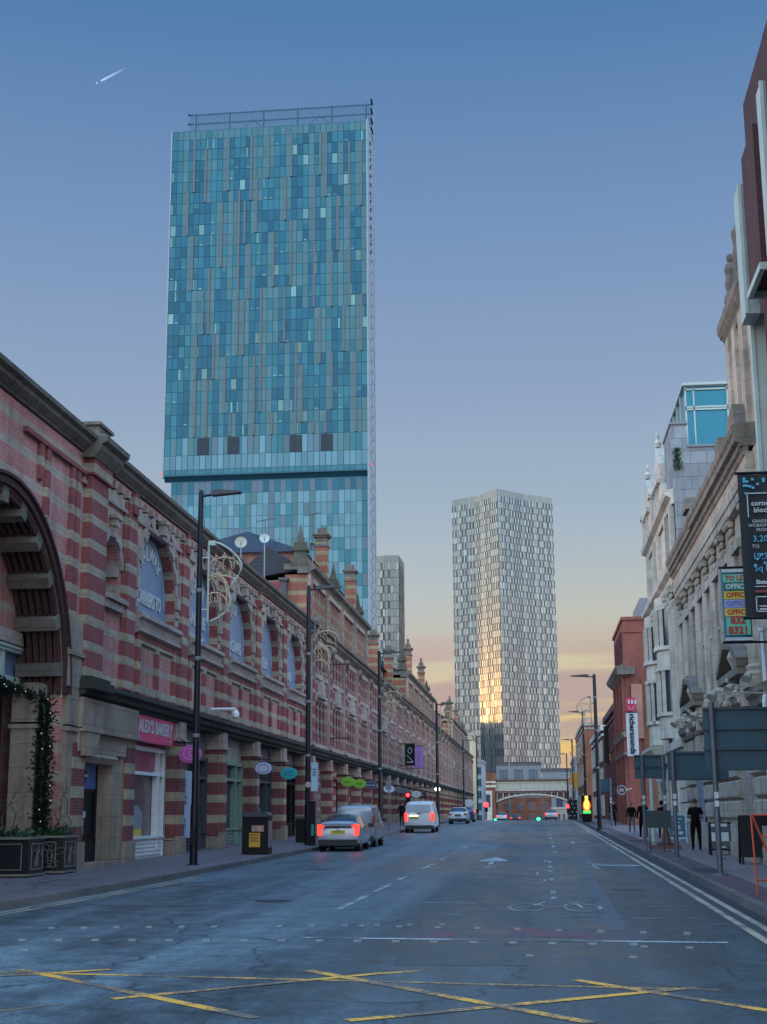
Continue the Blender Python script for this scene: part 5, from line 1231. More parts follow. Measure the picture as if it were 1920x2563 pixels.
L.append(lamp(1097, 2068, 1760, 1, 'black street lamp just right of the moving white van', rad=.10))
L.append(lamp(1191, 2051, 1852, 1, 'thin distant street lamp beyond the blue parked car', rad=.1, P=Vector((-7.9, 150, 0))))
L.append(lamp(1207, 2050, 1860, 1, 'farthest thin street lamp on the left, against the base of the panelled tower', rad=.1, P=Vector((-8.0, 185, 0)), h=11.6))
L.append(lamp(1502, 2076, 1690, -1, 'tall dark street lamp on the right pavement by the red brick block', rad=.11, arml=1.0))
L.append(lamp(1470, 2060, 1822, -1, 'street lamp beyond the illuminated advert on the right', rad=.1, P=Vector((3.75, 118, 0)), h=9.9))
L.append(lamp(1440, 2050, 1860, -1, 'distant right hand street lamp seen against the yellow sky', rad=.1, P=Vector((3.9, 165, 0)), h=10.0))
L.append(lamp(1424, 2050, 1886, -1, 'farthest right hand street lamp near the bridge abutment', rad=.1, P=Vector((4.2, 215, 0)), h=10.4))

T, x, y, z, zt = L[0]; wing(x+.02, y, 8.8, .92, 2.15, 'white tube butterfly wing decoration hanging on the nearest left lamp post', 1, 'frost', .03, 'wire', .014)
T, x, y, z, zt = L[1]; wing(x+.02, y, 9.0, 1.0, 2.5, 'wire wing decoration on the second left lamp post')
T, x, y, z, zt = L[2]; wing(x+.02, y, 8.6, 1.0, 2.5, 'wire wing decoration on the lamp post between the two vans')
T, x, y, z, zt = L[3]; wing(x+.02, y, 8.6, 1.0, 2.4, 'distant wire wing decoration right of the moving white van')
T, x, y, z, zt = L[6]; wing(x-.02, y, 7.9, .8, 1.8, 'wire decoration against the yellow sky, on the tall right lamp', -1)
T, x, y, z, zt = L[7]; wing(x-.02, y, 7.2, .9, 2.2, 'lower wire decoration against the yellow sky, on the next right lamp', -1)

# ================================================================== HANGING SHOP SIGNS
def oval(px, py, X, rx, rz, face_m, rim_m, label, tx=None, tcol='letters', ts=.12, ring=False):
    v = onX(px, py, X); x, y, z = v
    T = thing('hanging_shop_sign', (x, y, z-rz), label, 'shop sign', 'oval signs hanging from the left shops')
    a = MB(); a.disc((x, y, z), rx, rz, 'Y', 0, 28, .06); a = a.build('sign_rim', rim_m, T)
    b = MB(); b.disc((x, y-.04, z), rx*.9, rz*.88, 'Y', 0, 28, .02); b.build('sign_face', face_m, T)
    c = MB()
    if ring:
        pts = [(x+rx*.55*math.cos(2*PI*i/24), y-.055, z+rz*.6*math.sin(2*PI*i/24)) for i in range(25)]; c.tube(pts, .014, 0, 4)
    if tx: text_into(c, tx, ts, (x, y-.055, z), 'C', 0, .003)
    if c.v: c.build('sign_lettering', tcol, T)
    d = MB(); d.tube([(XF+.2, y, z+rz+.08), (x+rx*.8, y, z+rz+.08)], .02); d.tube([(x-rx*.5, y, z+rz*.7), (x-rx*.5, y, z+rz+.08)], .012); d.tube([(x+rx*.5, y, z+rz*.7), (x+rx*.5, y, z+rz+.08)], .012); d.tube([(XF+.2, y, z+rz+.08), (XF+.25, y, z+rz+.25), (x-rx*.3, y, z+rz+.08)], .012); d.build('bracket', 'black', T)
P_ = lambda n, c: plain(n, c, .4)
oval(476, 1888, -10.55, .36, .27, P_('magenta_face', (.50, .09, .38)), P_('pale_pink_rim', (.55, .16, .42)), 'magenta oval shop sign hanging beside the nearest lamp post', 'S', P_('pink_line', (.75, .3, .6)), .26, True)
oval(660, 1923, -10.5, .36, .25, P_('pale_blue_face', (.52, .56, .66)), P_('navy_rim', (.05, .12, .30)), 'pale oval sign with a navy rim above the red shop poster', None, P_('navy_line', (.15, .2, .42)), .1, True)
oval(723, 1936, -10.5, .36, .25, P_('turquoise_face', (.02, .40, .46)), P_('turquoise_rim', (.03, .45, .5)), 'turquoise oval sign reading A NICE PLACE beside the second lamp', 'A NICE\nPLACE', P_('navy_text', (.03, .06, .2)), .13)
oval(871, 1957, -10.4, .38, .26, P_('lime_face', (.20, .50, .04)), P_('lime_rim', (.28, .55, .08)), 'first of two lime green oval signs over the silver car', 'fresh', P_('dark_green_text', (.03, .14, .02)), .15)
oval(900, 1962, -10.4, .38, .26, M['lime_face.001'] if 'lime_face.001' in M else P_('lime_face_b', (.20, .50, .04)), P_('lime_rim_b', (.28, .55, .08)), 'second, farther lime green oval sign over the silver car', 'fresh', 'black', .15)
oval(928, 1965, -10.4, .38, .24, P_('navy_face', (.04, .06, .16)), P_('grey_blue_rim', (.14, .18, .3)), 'dark navy oval sign with a white word, next to the third lamp', 'Inwood', 'letters', .17)
oval(974, 1975, -10.3, .42, .28, P_('white_blue_face', (.55, .62, .72)), P_('blue_rim', (.06, .2, .42)), 'white and blue oval sign right of the third lamp post', 'evergreen', P_('teal_text', (.05, .25, .35)), .12)
oval(998, 1977, -10.3, .38, .26, P_('grey_face', (.12, .14, .16)), P_('grey_rim', (.08, .09, .1)), 'dull grey oval sign behind the white and blue one')
oval(1013, 1980, -10.3, .36, .24, P_('slate_face', (.10, .15, .19)), P_('slate_rim', (.08, .1, .12)), 'small slate coloured oval sign left of the red traffic light')
oval(1042, 1988, -10.2, .44, .30, P_('offwhite_face', (.58, .60, .62)), P_('offwhite_rim', (.3, .32, .36)), 'off white oval sign right of the red traffic light', 'Y', P_('grey_text', (.2, .2, .25)), .3)
oval(1058, 1990, -10.2, .36, .24, P_('brown_face', (.05, .02, .02)), P_('brown_rim', (.09, .03, .03)), 'small dark brown oval sign with white letters above the white van', 'oto', 'letters', .18)
oval(1173, 2010, -9.6, .8, .5, P_('far_white_face', (.55, .60, .63)), P_('far_rim', (.4, .45, .5)), 'distant white oval sign above the blue parked car')
# bakery fascia sign
T = thing('bakery_sign', (XF+.1, 40.3, 3.85), 'bright pink fascia sign with white hand lettering over the bakery window', 'shop sign')
b = MB(); b.box(XF-.12, XF+.10, 38.25, 42.35, 3.72, 4.52); b.build('sign_board', 'pink', T)
b = MB(); text_into(b, "ALEX'S BAKERY", .50, (XF+.11, 40.35, 4.14), 'L', 0, .006, 1.05, .016); text_into(b, 'no 52', .12, (XF+.11, 38.5, 3.85), 'L', 0, .003); text_into(b, 'bakes', .12, (XF+.11, 42.0, 3.85), 'L', 0, .003); b.build('sign_lettering', 'letters', T)
# black and violet banners on the terrace
def banner(name, x0, x1, y, z0, z1, mat, label, extra=None, rods=True, wallx=None):
    T = thing(name, ((x0+x1)/2, y, z0), label, 'banner')
    b = MB(); n = 10
    for i in range(n):
        a, c = x0+(x1-x0)*i/n, x0+(x1-x0)*(i+1)/n; wv = lambda u: .018*math.sin(u*9)
        b.quad((a, y+wv(a), z0), (c, y+wv(c), z0), (c, y+wv(c)*.5, z1), (a, y+wv(a)*.5, z1))
        b.quad((a, y+wv(a)+.012, z0), (c, y+wv(c)+.012, z0), (c, y+wv(c)*.5+.012, z1), (a, y+wv(a)*.5+.012, z1))
    b.build('banner_cloth', mat, T)
    if rods:
        r_ = MB(); wx = wallx if wallx is not None else x1
        for z in (z0-.03, z1+.03): r_.tube([(min(x0, wx)-.05, y, z), (max(x1, wx)+.05, y, z)], .03)
        r_.build('banner_rod', 'black', T)
    return T
a = onX(1028, 1915, -10.3); b = onX(1028, 1862, -10.3)
Tb = banner('black_banner', -10.75, -9.95, a.y, a.z, onY(1028, 1862, a.y).z, 'black', 'narrow black banner with a pale emblem on the terrace front', wallx=-11.2)
e = MB(); zc = onY(1028, 1879, a.y).z; zz = onY(1028, 1898, a.y).z
e.tube([(-10.35+.16*math.cos(2*PI*i/12), a.y-.04, zc+.22*math.sin(2*PI*i/12)) for i in range(13)], .025, 0, 4); e.tube([(-10.6, a.y-.04, zz+.25), (-10.35, a.y-.04, zz), (-10.1, a.y-.04, zz-.3)], .02, 0, 4); e.box(-10.6, -10.1, a.y-.05, a.y-.03, a.z+.2, a.z+.26); e.build('banner_emblem', 'letters', Tb)
a2 = onX(1046, 1922, -10.2)
banner('violet_banner', -10.6, -9.75, a2.y, a2.z, onY(1046, 1868, a2.y).z, plain('violet_cloth', (.34, .17, .47), .7), 'violet banner on the terrace, directly behind the black one', wallx=-11.2)

# ================================================================== SIGNS, BANNERS AND BOARDS ON THE RIGHT
yb_ = 27.0
Tb = banner('letting_banner', 4.0, 5.15, yb_, 5.28, 8.05, plain('black_banner_cloth', (.012, .018, .026), .7), 'tall black office letting banner with blue digits at the right edge', wallx=5.8)
e = MB()
for (u, v) in ((.08, .96), (.08, .94), (.13, .94), (.22, .955), (.30, .92), (.40, .955), (.40, .94), (.55, .96), (.62, .95), (.56, .93), (.63, .92), (.08, .91), (.12, .91), (.17, .905), (.22, .895), (.10, .855), (.3, .42), (.22, .39), (.42, .38), (.34, .36), (.5, .36), (.38, .345), (.53, .345), (.46, .345), (.18, .345), (.57, .39), (.62, .37), (.7, .36), (.7, .9)):
    zc = 5.28+2.77*v; e.box(4.0+1.15*u, 4.0+1.15*u+.05, yb_-.045, yb_-.035, zc, zc+.045)
text_into(e, '3,200', .17, (4.40, yb_-.045, 6.77), 'C', 0, .003); text_into(e, '19,319', .17, (4.42, yb_-.045, 6.43), 'C', 0, .003); text_into(e, 'Sq Ft', .17, (4.38, yb_-.045, 6.2), 'C', 0, .003)
e.build('blue_lettering', plain('cyan_print', (.08, .42, .62), .5), Tb)
e = MB(); text_into(e, 'corner\nblock', .135, (4.42, yb_-.045, 7.4), 'C', 0, .003, 1.0, .004, spacing=1.05); text_into(e, 'GRADE A\nWORKSPACE\nFROM', .085, (4.40, yb_-.045, 7.03), 'C', 0, .003); text_into(e, 'TO', .10, (4.26, yb_-.045, 6.62), 'C', 0, .003)
text_into(e, 'Sixteen.', .11, (4.40, yb_-.045, 5.93), 'C', 0, .003, 1.0, .004)
e.box(4.15, 5.1, yb_-.045, yb_-.035, 7.66, 7.68); e.box(4.15, 4.17, yb_-.045, yb_-.035, 7.2, 7.68); e.box(4.2, 5.0, yb_-.045, yb_-.035, 5.84, 5.855)
for (x0_, x1_, z0_, z1_) in ((4.2, 5.1, 5.36, 5.38), (4.2, 5.1, 5.64, 5.66), (4.2, 4.22, 5.36, 5.66), (4.26, 4.55, 5.46, 5.48), (4.26, 4.4, 5.40, 5.43), (4.43, 4.58, 5.40, 5.43), (4.62, 4.8, 5.40, 5.43)): e.box(x0_, x1_, yb_-.045, yb_-.035, z0_, z1_)
e.build('white_lettering', 'letters', Tb)
e = MB(); e.box(4.62, 4.85, yb_-.047, yb_-.037, 5.49, 5.62); e.build('yellow_panel', plain('yellow_print', (.7, .6, .05), .5), Tb)
e = MB(); e.box(4.2, 5.1, yb_-.045, yb_-.035, 5.73, 5.78); e.build('red_strip', plain('dark_red_print', (.2, .03, .04), .5), Tb)
yb_ = 33.0
Tb = banner('to_let_banner', 4.38, 5.02, yb_, 5.52, 7.22, plain('banner_blue', (.03, .16, .26), .6), 'striped office to let banner in red, green, yellow and lilac', wallx=5.8)
cols = [('TO LET', (.12, .50, .34), (.45, .02, .03)), ('OFFICE', (.01, .16, .14), (.55, .62, .58)), ('OFFICE', (.60, .50, .06), (.45, .04, .02)), ('OFFICE', (.30, .32, .60), (.17, .18, .42)), ('OFFICE', (.60, .48, .10), (.45, .04, .02))]
for k, (tx, bgc, fc) in enumerate(cols):
    z = 6.99-.20*k; e = MB(); e.box(4.41, 5.0, yb_-.045, yb_-.035, z-.095, z+.095); text_into(e, tx, .165, (4.705, yb_-.05, z), 'C', 1, .003, .92, .006)
    e.build('printed_stripe', [plain('stripe_%d' % k, bgc, .6), plain('print_%d' % k, fc, .6)], Tb)
e = MB(); e.box(4.43, 4.98, yb_-.045, yb_-.035, 5.66, 6.08); text_into(e, '832\n8321', .235, (4.70, yb_-.05, 5.88), 'C', 1, .003, 1.0, .010, spacing=.98); e.box(4.39, 5.01, yb_-.047, yb_-.037, 5.53, 5.60, 2); e.box(4.39, 5.01, yb_-.047, yb_-.037, 7.13, 7.21, 2)
e.build('printed_number', [plain('mint_print', (.12, .50, .34), .6), plain('number_red', (.45, .02, .03), .6), 'letters'], Tb)
# audio shop banner on the red brick block
v = onX(1580, 1740, 5.4); yb_ = 88.8
x0, x1 = onY(1567, 1800, yb_).x, onY(1596, 1800, yb_).x; z0, z1 = onY(1580, 1893, yb_).z, onY(1580, 1784, yb_).z
Tb = banner('white_shop_banner', x0, x1, yb_, z0, z1, plain('white_cloth', (.50, .53, .58), .7), 'long white vertical banner with a shop name in black and red', wallx=5.6)
sub = []
for body, m_, zc in (('richer', 'black', z0+(z1-z0)*.76), ('sounds', plain('banner_red', (.45, .02, .06), .6), z0+(z1-z0)*.30)):
    e = MB(); tmp = MB(); text_into(tmp, body, .47, (0, 0, 0), 'C', 0, .004, 1.0, .012)
    e.add([((x0+x1)/2+vv[2], yb_-.05, zc-vv[0]) for vv in tmp.v], tmp.f); e.build('banner_lettering', m_, Tb)
z2, z3 = onY(1580, 1782, yb_).z, onY(1580, 1747, yb_).z
Tb = thing('red_cube_sign', ((x0+x1)/2, yb_, z2), 'small red square sign above the long white banner', 'shop sign')
e = MB(); e.box(x0+.02, x1-.05, yb_-.12, yb_+.12, z2+.05, z3); e.build('sign_box', plain('crimson_sign', (.50, .02, .08), .5), Tb)
e = MB(); xm = (x0+x1)/2; e.tube([(x0+.12, yb_-.13, z2+.35), (xm, yb_-.13, z2+.12), (x1-.15, yb_-.13, z2+.4)], .02, 0, 4); [e.box(x0+.15+.2*k, x0+.27+.2*k, yb_-.135, yb_-.12, z2+.5, z3-.12) for k in range(3)]; e.build('sign_marks', 'letters', Tb)
T = thing('projecting_round_sign', (5.0, 88.0, 4.2), 'round ring shaped sign on an ornate bracket at the red brick block', 'shop sign')
v = onY(1556, 1978, 88.0); e = MB(); e.tube([(v.x+.26*math.cos(2*PI*i/20), 88, v.z+.26*math.sin(2*PI*i/20)) for i in range(21)], .045, 0, 6); e.build('ring', 'grey', T)
e = MB(); text_into(e, '88', .26, (v.x, 88, v.z), 'C', 0, .01); e.tube([(v.x+.26, 88, v.z), (5.6, 88, v.z+.12)], .03); e.build('numerals', 'letters', T)
v = onY(1532, 1870, 112); Tb = banner('dark_pub_banner', v.x-.6, v.x+.75, 112, v.z-1.2, v.z+1.55, 'black', 'dark pub banner with a pale figure beyond the audio shop banner', wallx=5.6)
e = MB(); e.lathe((v.x+.1, 111.9, v.z-.2), [(.02, 0), (.16, .2), (.12, .6), (.22, .9), (.1, 1.2), (.02, 1.35)], 8); e.build('pale_print', 'letters', Tb)
e = MB(); e.box(v.x-.25, v.x+.4, 111.9, 111.95, v.z-1.0, v.z-.5); e.build('orange_print', plain('orange_print', (.55, .14, .05), .5), Tb)
# pride style flag hanging at the far right
v = onY(1436, 1955, 200); e = MB(); e.quad((v.x-.6, 200, v.z-.2), (v.x+.5, 200, v.z-1.4), (v.x+.6, 200, v.z+1.2), (v.x-.5, 200, v.z+1.0)); e.quad((v.x-.6, 200.03, v.z-.2), (v.x+.5, 200.03, v.z-1.4), (v.x+.6, 200.03, v.z+1.2), (v.x-.5, 200.03, v.z+1.0)); e.tube([(v.x+.7, 200, v.z+1.3), (5.7, 200, v.z-.6)], .04)
tag(e.build('hanging_flag', plain('orange_flag', (.7, .32, .03), .7)), 'orange flag on an angled pole far down the right side', 'flag')

# traffic sign backs on grey posts
def signback(posts, x0, x1, z0, z1, y, label, ribs=3, mat='signback', rail=None, ztop=None):
    T = thing('road_sign', ((x0+x1)/2, y, pz(y)), label, 'road sign', 'direction signs seen from behind')
    b = MB(); b.box(x0, x1, y+.06, y+.10, z0, z1); b.build('sign_panel', mat, T)
    r_ = MB()
    for k in range(ribs): z = z0+(z1-z0)*(k+.06)/(ribs-.88 if ribs > 1 else 1); r_.box(x0+.01, x1-.01, y+.0, y+.06, z-.025, z+.025)
    r_.build('sign_rail', 'postgreen', T)
    for px_, zt_ in posts:
        p = MB(); b_ = pz(y); p.lathe((px_, y-.06, b_-.05), [(.06, 0), (.06, zt_-b_+.05)], 12); p.lathe((px_, y-.06, b_), [(.16, 0), (.15, .02), (.07, .04)], 12)
        p.lathe((px_, y-.06, b_+2.0), [(.064, 0), (.064, .06)], 12); p = p.build('sign_post', 'polegrey', T, smooth=True)
        s = MB(); s.box(px_-.045, px_+.045, y-.13, y-.118, b_+1.55, b_+1.68); s.box(px_-.045, px_+.045, y-.13, y-.118, b_+1.38, b_+1.5); s.build('post_sticker', 'letters', p)
    return T
signback([(3.66, 3.92)], 3.49, 5.15, 2.50, 3.82, 30.4, 'largest sign, seen from behind on the nearest grey post at the right', 4)
signback([(3.54, 3.27), (4.64, 3.2)], 3.42, 5.0, 2.48, 3.24, 38.4, 'sign back with a boxed frame, second along the right pavement', 2)
v0, v1 = onY(1587, 1890, 50), onY(1668, 1948, 50); signback([(v0.x+.26, v0.z), (v1.x-.1, v0.z)], v0.x, v1.x, v1.z, v0.z, 50, 'third sign back, behind the white tram stop pole', 3)
v0, v1 = onY(1499, 1950, 84), onY(1528, 1983, 84); signback([(v1.x, v0.z+.05)], v0.x, v1.x, v1.z, v0.z, 84, 'small far sign back beside the tall right lamp', 1)
# tram stop flag
v = onG(1637, 2112, .12); x, y, z = v.x, v.y, pz(v.y); T = thing('tram_stop_pole', (x, y, z), 'white tram stop pole with a rectangular flag bearing a looped letter M', 'tram stop sign')
zt = onY(1633, 1902, y).z; p = MB(); p.lathe((x, y, z), [(.075, 0), (.07, zt-z)], 12); p.build('pole', 'frost', T, smooth=True)
p = MB(); p.disc((x, y, zt+.05), .12, .12, 'Y', 0, 16, .06); p.build('pole_cap', 'frost', T)
q0, q1 = onY(1640, 1907, y), onY(1665, 1957, y); p = MB(); p.box(q0.x, q1.x, y-.02, y+.02, q1.z, q0.z); fl = p.build('flag', plain('pale_flag', (.50, .53, .60), .5), T)
p = MB(); xm = (q0.x+q1.x)/2; zc = q0.z-.24; 
for s_ in (-1, 1): p.tube([(xm+s_*.14, y-.03, zc-.08), (xm+s_*.14, y-.03, zc+.05), (xm+s_*.10, y-.03, zc+.11), (xm+s_*.05, y-.03, zc+.10), (xm+s_*.03, y-.03, zc-.02), (xm, y-.03, zc-.08)], .014, 0, 5); p.tube([(xm+s_*.10, y-.03, zc-.08), (xm+s_*.10, y-.03, zc+.03), (xm+s_*.075, y-.03, zc+.05), (xm+s_*.06, y-.03, zc-.02), (xm, y-.03, zc-.12)], .012, 0, 5)
p.box(xm-.13, xm+.10, y-.03, y-.02, zc-.28, zc-.265); p.box(xm-.13, xm+.12, y-.03, y-.02, zc-.36, zc-.35); p.build('tram_symbol', 'darkgrey', fl)
p = MB(); p.disc((x-.12, y, zt-1.9), .14, .17, 'Y', 0, 16, .03); p.build('blue_disc', plain('sky_blue_disc', (.12, .35, .6), .5), T)
# temporary board on legs with a fallen sign base beside it
v = onG(1645, 2133, .12); x, y, z = v.x-.05, 43.6, pz(43.6); T = thing('temporary_sign', (x, y, z), 'dark rectangular temporary sign seen from behind on a thin trestle', 'temporary sign')
q0, q1 = onY(1613, 2029, y), onY(1681, 2072, y); p = MB(); p.box(q0.x, q1.x, y-.03, y, q1.z, q0.z); p.build('sign_plate', plain('dark_teal_plate', (.022, .042, .048), .5), T)
for px_ in (q0.x+.03, q0.x+.14, q1.x-.22, q1.x-.06):
    p = MB(); dyy = -.22 if px_ in (q0.x+.03,) else .18; p.tube([(px_, y, q1.z+.1), (px_, y+dyy, z)], .014); p.build('leg', 'darkgrey', T)
p = MB(); p.tube([(q0.x+.03, y+.02, z+.28), (q1.x-.05, y+.02, z+.28)], .014); p.build('cross_bar', 'darkgrey', T)
x, y = 3.98, 46.6; z = pz(y); T = thing('sign_stand', (x, y, z), 'rusty brown weighted sign stand behind the dark temporary sign', 'sign stand')
p = MB(); p.prismX([(y-.4, z), (y+.4, z), (y+.3, z+.1), (y-.3, z+.1)], x-.5, x+.45); p.box(x-.28, x+.3, y-.2, y+.2, z+.1, z+.17); p.build('base', plain('rust_rubber', (.11, .04, .03), .8), T)
p = MB(); p.lathe((x, y, z+.17), [(.17, 0), (.1, .3), (.07, .6), (.07, 1.0)], 10); p.box(x-.1, x+.12, y-.06, y+.06, z+.72, z+1.05); p.build('stem', plain('rust_rubber_b', (.13, .05, .04), .8), T)

# A-boards
def aboard(x, y, w_, h, mframe, mface, label, marks=None, yaw=0.0, lean=.16, legs=False):
    z = pz(y); T = thing('pavement_board', (x, y, z), label, 'pavement sign')
    for s in (-1, 1):
        f = MB(); b0, t0 = (y+s*lean*1.2), (y+s*.03)
        def rect(mb, u0, u1, v0, v1, m=0, o=0.0):
            q = []
            for (u, v) in ((u0, v0), (u1, v0), (u1, v1), (u0, v1)): q.append((x+u, b0+(t0-b0)*v/h+s*o, z+v))
            q2 = [(a, b-s*.02, c) for a, b, c in q]
            mb.add(q+q2, [(0, 1, 2, 3), (7, 6, 5, 4), (0, 4, 5, 1), (1, 5, 6, 2), (2, 6, 7, 3), (3, 7, 4, 0)], m)
        t_ = w_*.08
        rect(f, -w_/2, -w_/2+t_, 0, h); rect(f, w_/2-t_, w_/2, 0, h); rect(f, -w_/2+t_, w_/2-t_, h-t_, h); rect(f, -w_/2+t_, w_/2-t_, h*.14, h*.14+t_)
        f = f.build('board_frame', mframe, T)
        g_ = MB(); rect(g_, -w_/2+t_, w_/2-t_, h*.14+t_, h-t_, 0, -.003); g_.build('board_face', mface, f)
        if s < 0 and marks:
            k = MB(); marks(k, rect); k.build('board_print', 'letters', f)
    return T
def mk(k, rect):
    for (a, b, c, d) in ((-.18, .18, .82, .86), (-.1, .1, .48, .62), (-.18, .18, .30, .40), (-.05, .08, .70, .74)): rect(k, a, b, c, d, 0, .006)
aboard(4.95, 53.0, .66, 1.02, plain('pale_blue_frame', (.40, .52, .60), .5), plain('blue_face', (.02, .12, .22), .4), 'blue pavement board with a pale frame, left of the man in black', mk)
aboard(5.0, 56.2, .62, 1.05, plain('pale_blue_frame_b', (.36, .48, .56), .5), plain('blue_face_b', (.03, .16, .28), .4), 'second blue pavement board mostly hidden behind the grey post')
def mk2(k, rect): rect(k, -.25, .22, .38, .62, 0, .006); rect(k, -.24, .2, .78, .86, 0, .004); rect(k, -.05, .12, .2, .24, 0, .006)
aboard(5.02, 41.2, .62, .9, 'black', plain('grey_chalk', (.06, .07, .08), .6), 'black pavement board with a grey poster against the rusticated wall', mk2, lean=.2)
aboard(5.12, 35.4, .72, 1.15, 'black', 'black', 'large plain black board at the right edge behind the orange trestle', None, lean=.25)
x, y = 3.62, 24.4; z = pz(y); T = thing('orange_trestle', (x, y, z), 'orange painted folding trestle frame cut off by the right edge', 'trestle')
for (xa, ya, xb, yb) in ((3.50, 24.2, 3.48, 24.3), (3.95, 24.3, 3.5, 24.3), (4.3, 24.2, 4.25, 24.3), (4.6, 24.3, 4.25, 24.3)):
    p = MB(); p.tube([(xa, ya, z), (xb, yb, z+1.27)], .018); p.build('leg', 'orange', T)
for zz, xl in ((1.27, 3.48), (.92, 3.62), (.60, 3.72), (.50, 3.78), (.22, 3.5)):
    p = MB(); p.tube([(xl, 24.3, z+zz), (4.35, 24.3, z+zz)], .018); p.build('cross_bar', 'orange', T)

# litter bins
def bin_(x, y, label, s=1.0, poster=True):
    z = pz(y); T = thing('litter_bin', (x, y, z), label, 'litter bin')
    w_, d_ = .40*s, .34*s
    b = MB(); b.prismZ([(x-w_, y-d_), (x+w_, y-d_), (x+w_, y+d_), (x-w_, y+d_)], z+.02, z+1.12*s); b.box(x-w_+.04, x+w_-.04, y-d_+.04, y+d_-.04, z, z+.06); b.build('bin_body', 'black', T)
    b = MB(); b.prismY([(x-w_-.02, z+1.12*s), (x+w_+.02, z+1.12*s), (x+w_+.02, z+1.17*s), (x+w_*.8, z+1.26*s), (x-w_*.8, z+1.26*s), (x-w_-.02, z+1.17*s)], y-d_-.03, y+d_+.02); b.build('bin_lid', 'darkgrey', T)
    b = MB(); b.box(x-w_*.6, x+w_*.6, y-d_-.006, y-d_, z+.95*s, z+1.07*s); b.build('bin_opening', plain('hole_black', (.004, .004, .005), .9), T)
    if poster:
        b = MB(); b.box(x-.18, x+.16, y-d_-.012, y-d_, z+.22, z+.64); b = b.build('notice', plain('amber_notice', (.62, .33, .03), .5), T)
        c = MB(); text_into(c, "DON'T\nDROP\nLITTER", .09, (x-.02, y-d_-.016, z+.48), 'C', 0, .002); c.build('notice_text', 'black', b)
        b = MB(); b.box(x-.10, x+.27, y-d_-.012, y-d_, z+.68, z+.86); b.build('notice', plain('torn_poster', (.45, .25, .22), .6, lo=.3, hi=1.6, scale=12), T)
        b = MB(); b.box(x+w_, x+w_+.01, y-d_+.06, y+d_-.06, z+.2, z+1.0); b.build('side_panel', 'grey', T)
bin_(-8.62, 43.2, 'black litter bin with an amber notice, standing near the kerb on the left', 1.0)
bin_(-7.95, 97.5, 'distant black litter bin right of the moving white van', 1.0, False)
bin_(-9.2, 55.6, 'small dark litter bin behind the bus stop post', .8, False)
# bus stop post by the second lamp
x, y = -8.72, 51.2; z = pz(y); T = thing('bus_stop', (x, y, z), 'pale bus stop post with a tall timetable panel in front of the second lamp', 'bus stop')
q0, q1 = onY(783, 1912, y), onY(796, 1980, y); p = MB(); p.lathe((q1.x-.02, y, z), [(.035, 0), (.035, q0.z-z)], 8); p.build('pole', 'grey', T)
p = MB(); p.box(q0.x-.05, q1.x, y-.04, y+.02, q1.z, q0.z+.05); p = p.build('timetable_panel', plain('pale_blue_flag', (.36, .50, .60), .5), T)
k = MB(); [k.box(q0.x, q1.x-.06, y-.05, y-.04, q0.z-.12-.1*i, q0.z-.08-.1*i) for i in range(1, 4)]; k.build('panel_print', plain('blue_print', (.03, .1, .3), .5), p)
q = onY(772, 1964, y); p = MB(); p.disc((q.x, y-.05, q.z), .115, .115, 'Y', 0, 18, .02); p = p.build('speed_roundel', plain('roundel_red', (.5, .08, .1), .5), T); k = MB(); k.disc((q.x, y-.065, q.z), .09, .09, 'Y', 0, 18, .01); k.build('roundel_face', 'letters', p); k = MB(); text_into(k, '20', .11, (q.x, y-.075, q.z), 'C', 0, .002); k.build('roundel_number', 'black', p)
q0, q1 = onY(773, 2045, y+.3), onY(789, 2105, y+.3); p = MB(); p.box(q0.x, q1.x, y+.25, y+.4, z, z+1.6); p.box(q0.x+.1, q0.x+.2, y+.23, y+.26, z+.35, z+.75, 1); p.build('stop_cabinet', ['black', plain('green_panel', (.02, .3, .22), .5)], T)
p = thing('sign_pole', (-8.35, 79.0, pz(79)), 'thin grey sign post with a small plate left of the moving white van', 'sign post')
a = MB(); a.lathe((-8.35, 79, pz(79)), [(.035, 0), (.03, 2.6)], 8); a.build('post', 'grey', p); a = MB(); a.box(-8.5, -8.2, 78.9, 78.94, pz(79)+2.2, pz(79)+2.65); a.build('plate', 'grey', p)

# planters with bee emblems, twigs and greenery
def bee(mb, x, y, z, s, face='C'):
    def pt(u, v): return (x+u*s, y-.012, z+v*s) if face == 'C' else (x+.012, y+u*s, z+v*s)
    mb.tube([pt(.08*math.cos(2*PI*i/12), -.12+.3*math.sin(2*PI*i/12)) for i in range(13)], .008*s*2, 0, 4)
    for v in (-.3, -.2, -.1): mb.tube([pt(-.08, v), pt(.08, v)], .012*s, 0, 4)
    mb.tube([pt(.07*math.cos(2*PI*i/10), .25+.07*math.sin(2*PI*i/10)) for i in range(11)], .012*s, 0, 4)
    for q in (-1, 1):
        mb.tube([pt(q*(.08+.24+.24*math.cos(2*PI*i/12)), .05+.11*math.sin(2*PI*i/12)+.14*(math.cos(2*PI*i/12)+1)*.5) for i in range(13)], .009*s, 0, 4)
        mb.tube([pt(q*.04, .3), pt(q*.2, .42)], .01*s, 0, 4)
        for a, b in ((-.02, -.2), (-.15, -.35), (.12, .3)): mb.tube([pt(q*.08, a), pt(q*.25, b), pt(q*.3, b-.08)], .01*s, 0, 4)
M['gold'] = plain('pale_gilt', (.17, .165, .14), .5)
M['planter'] = plain('planter_black', (.010, .011, .014), .35)
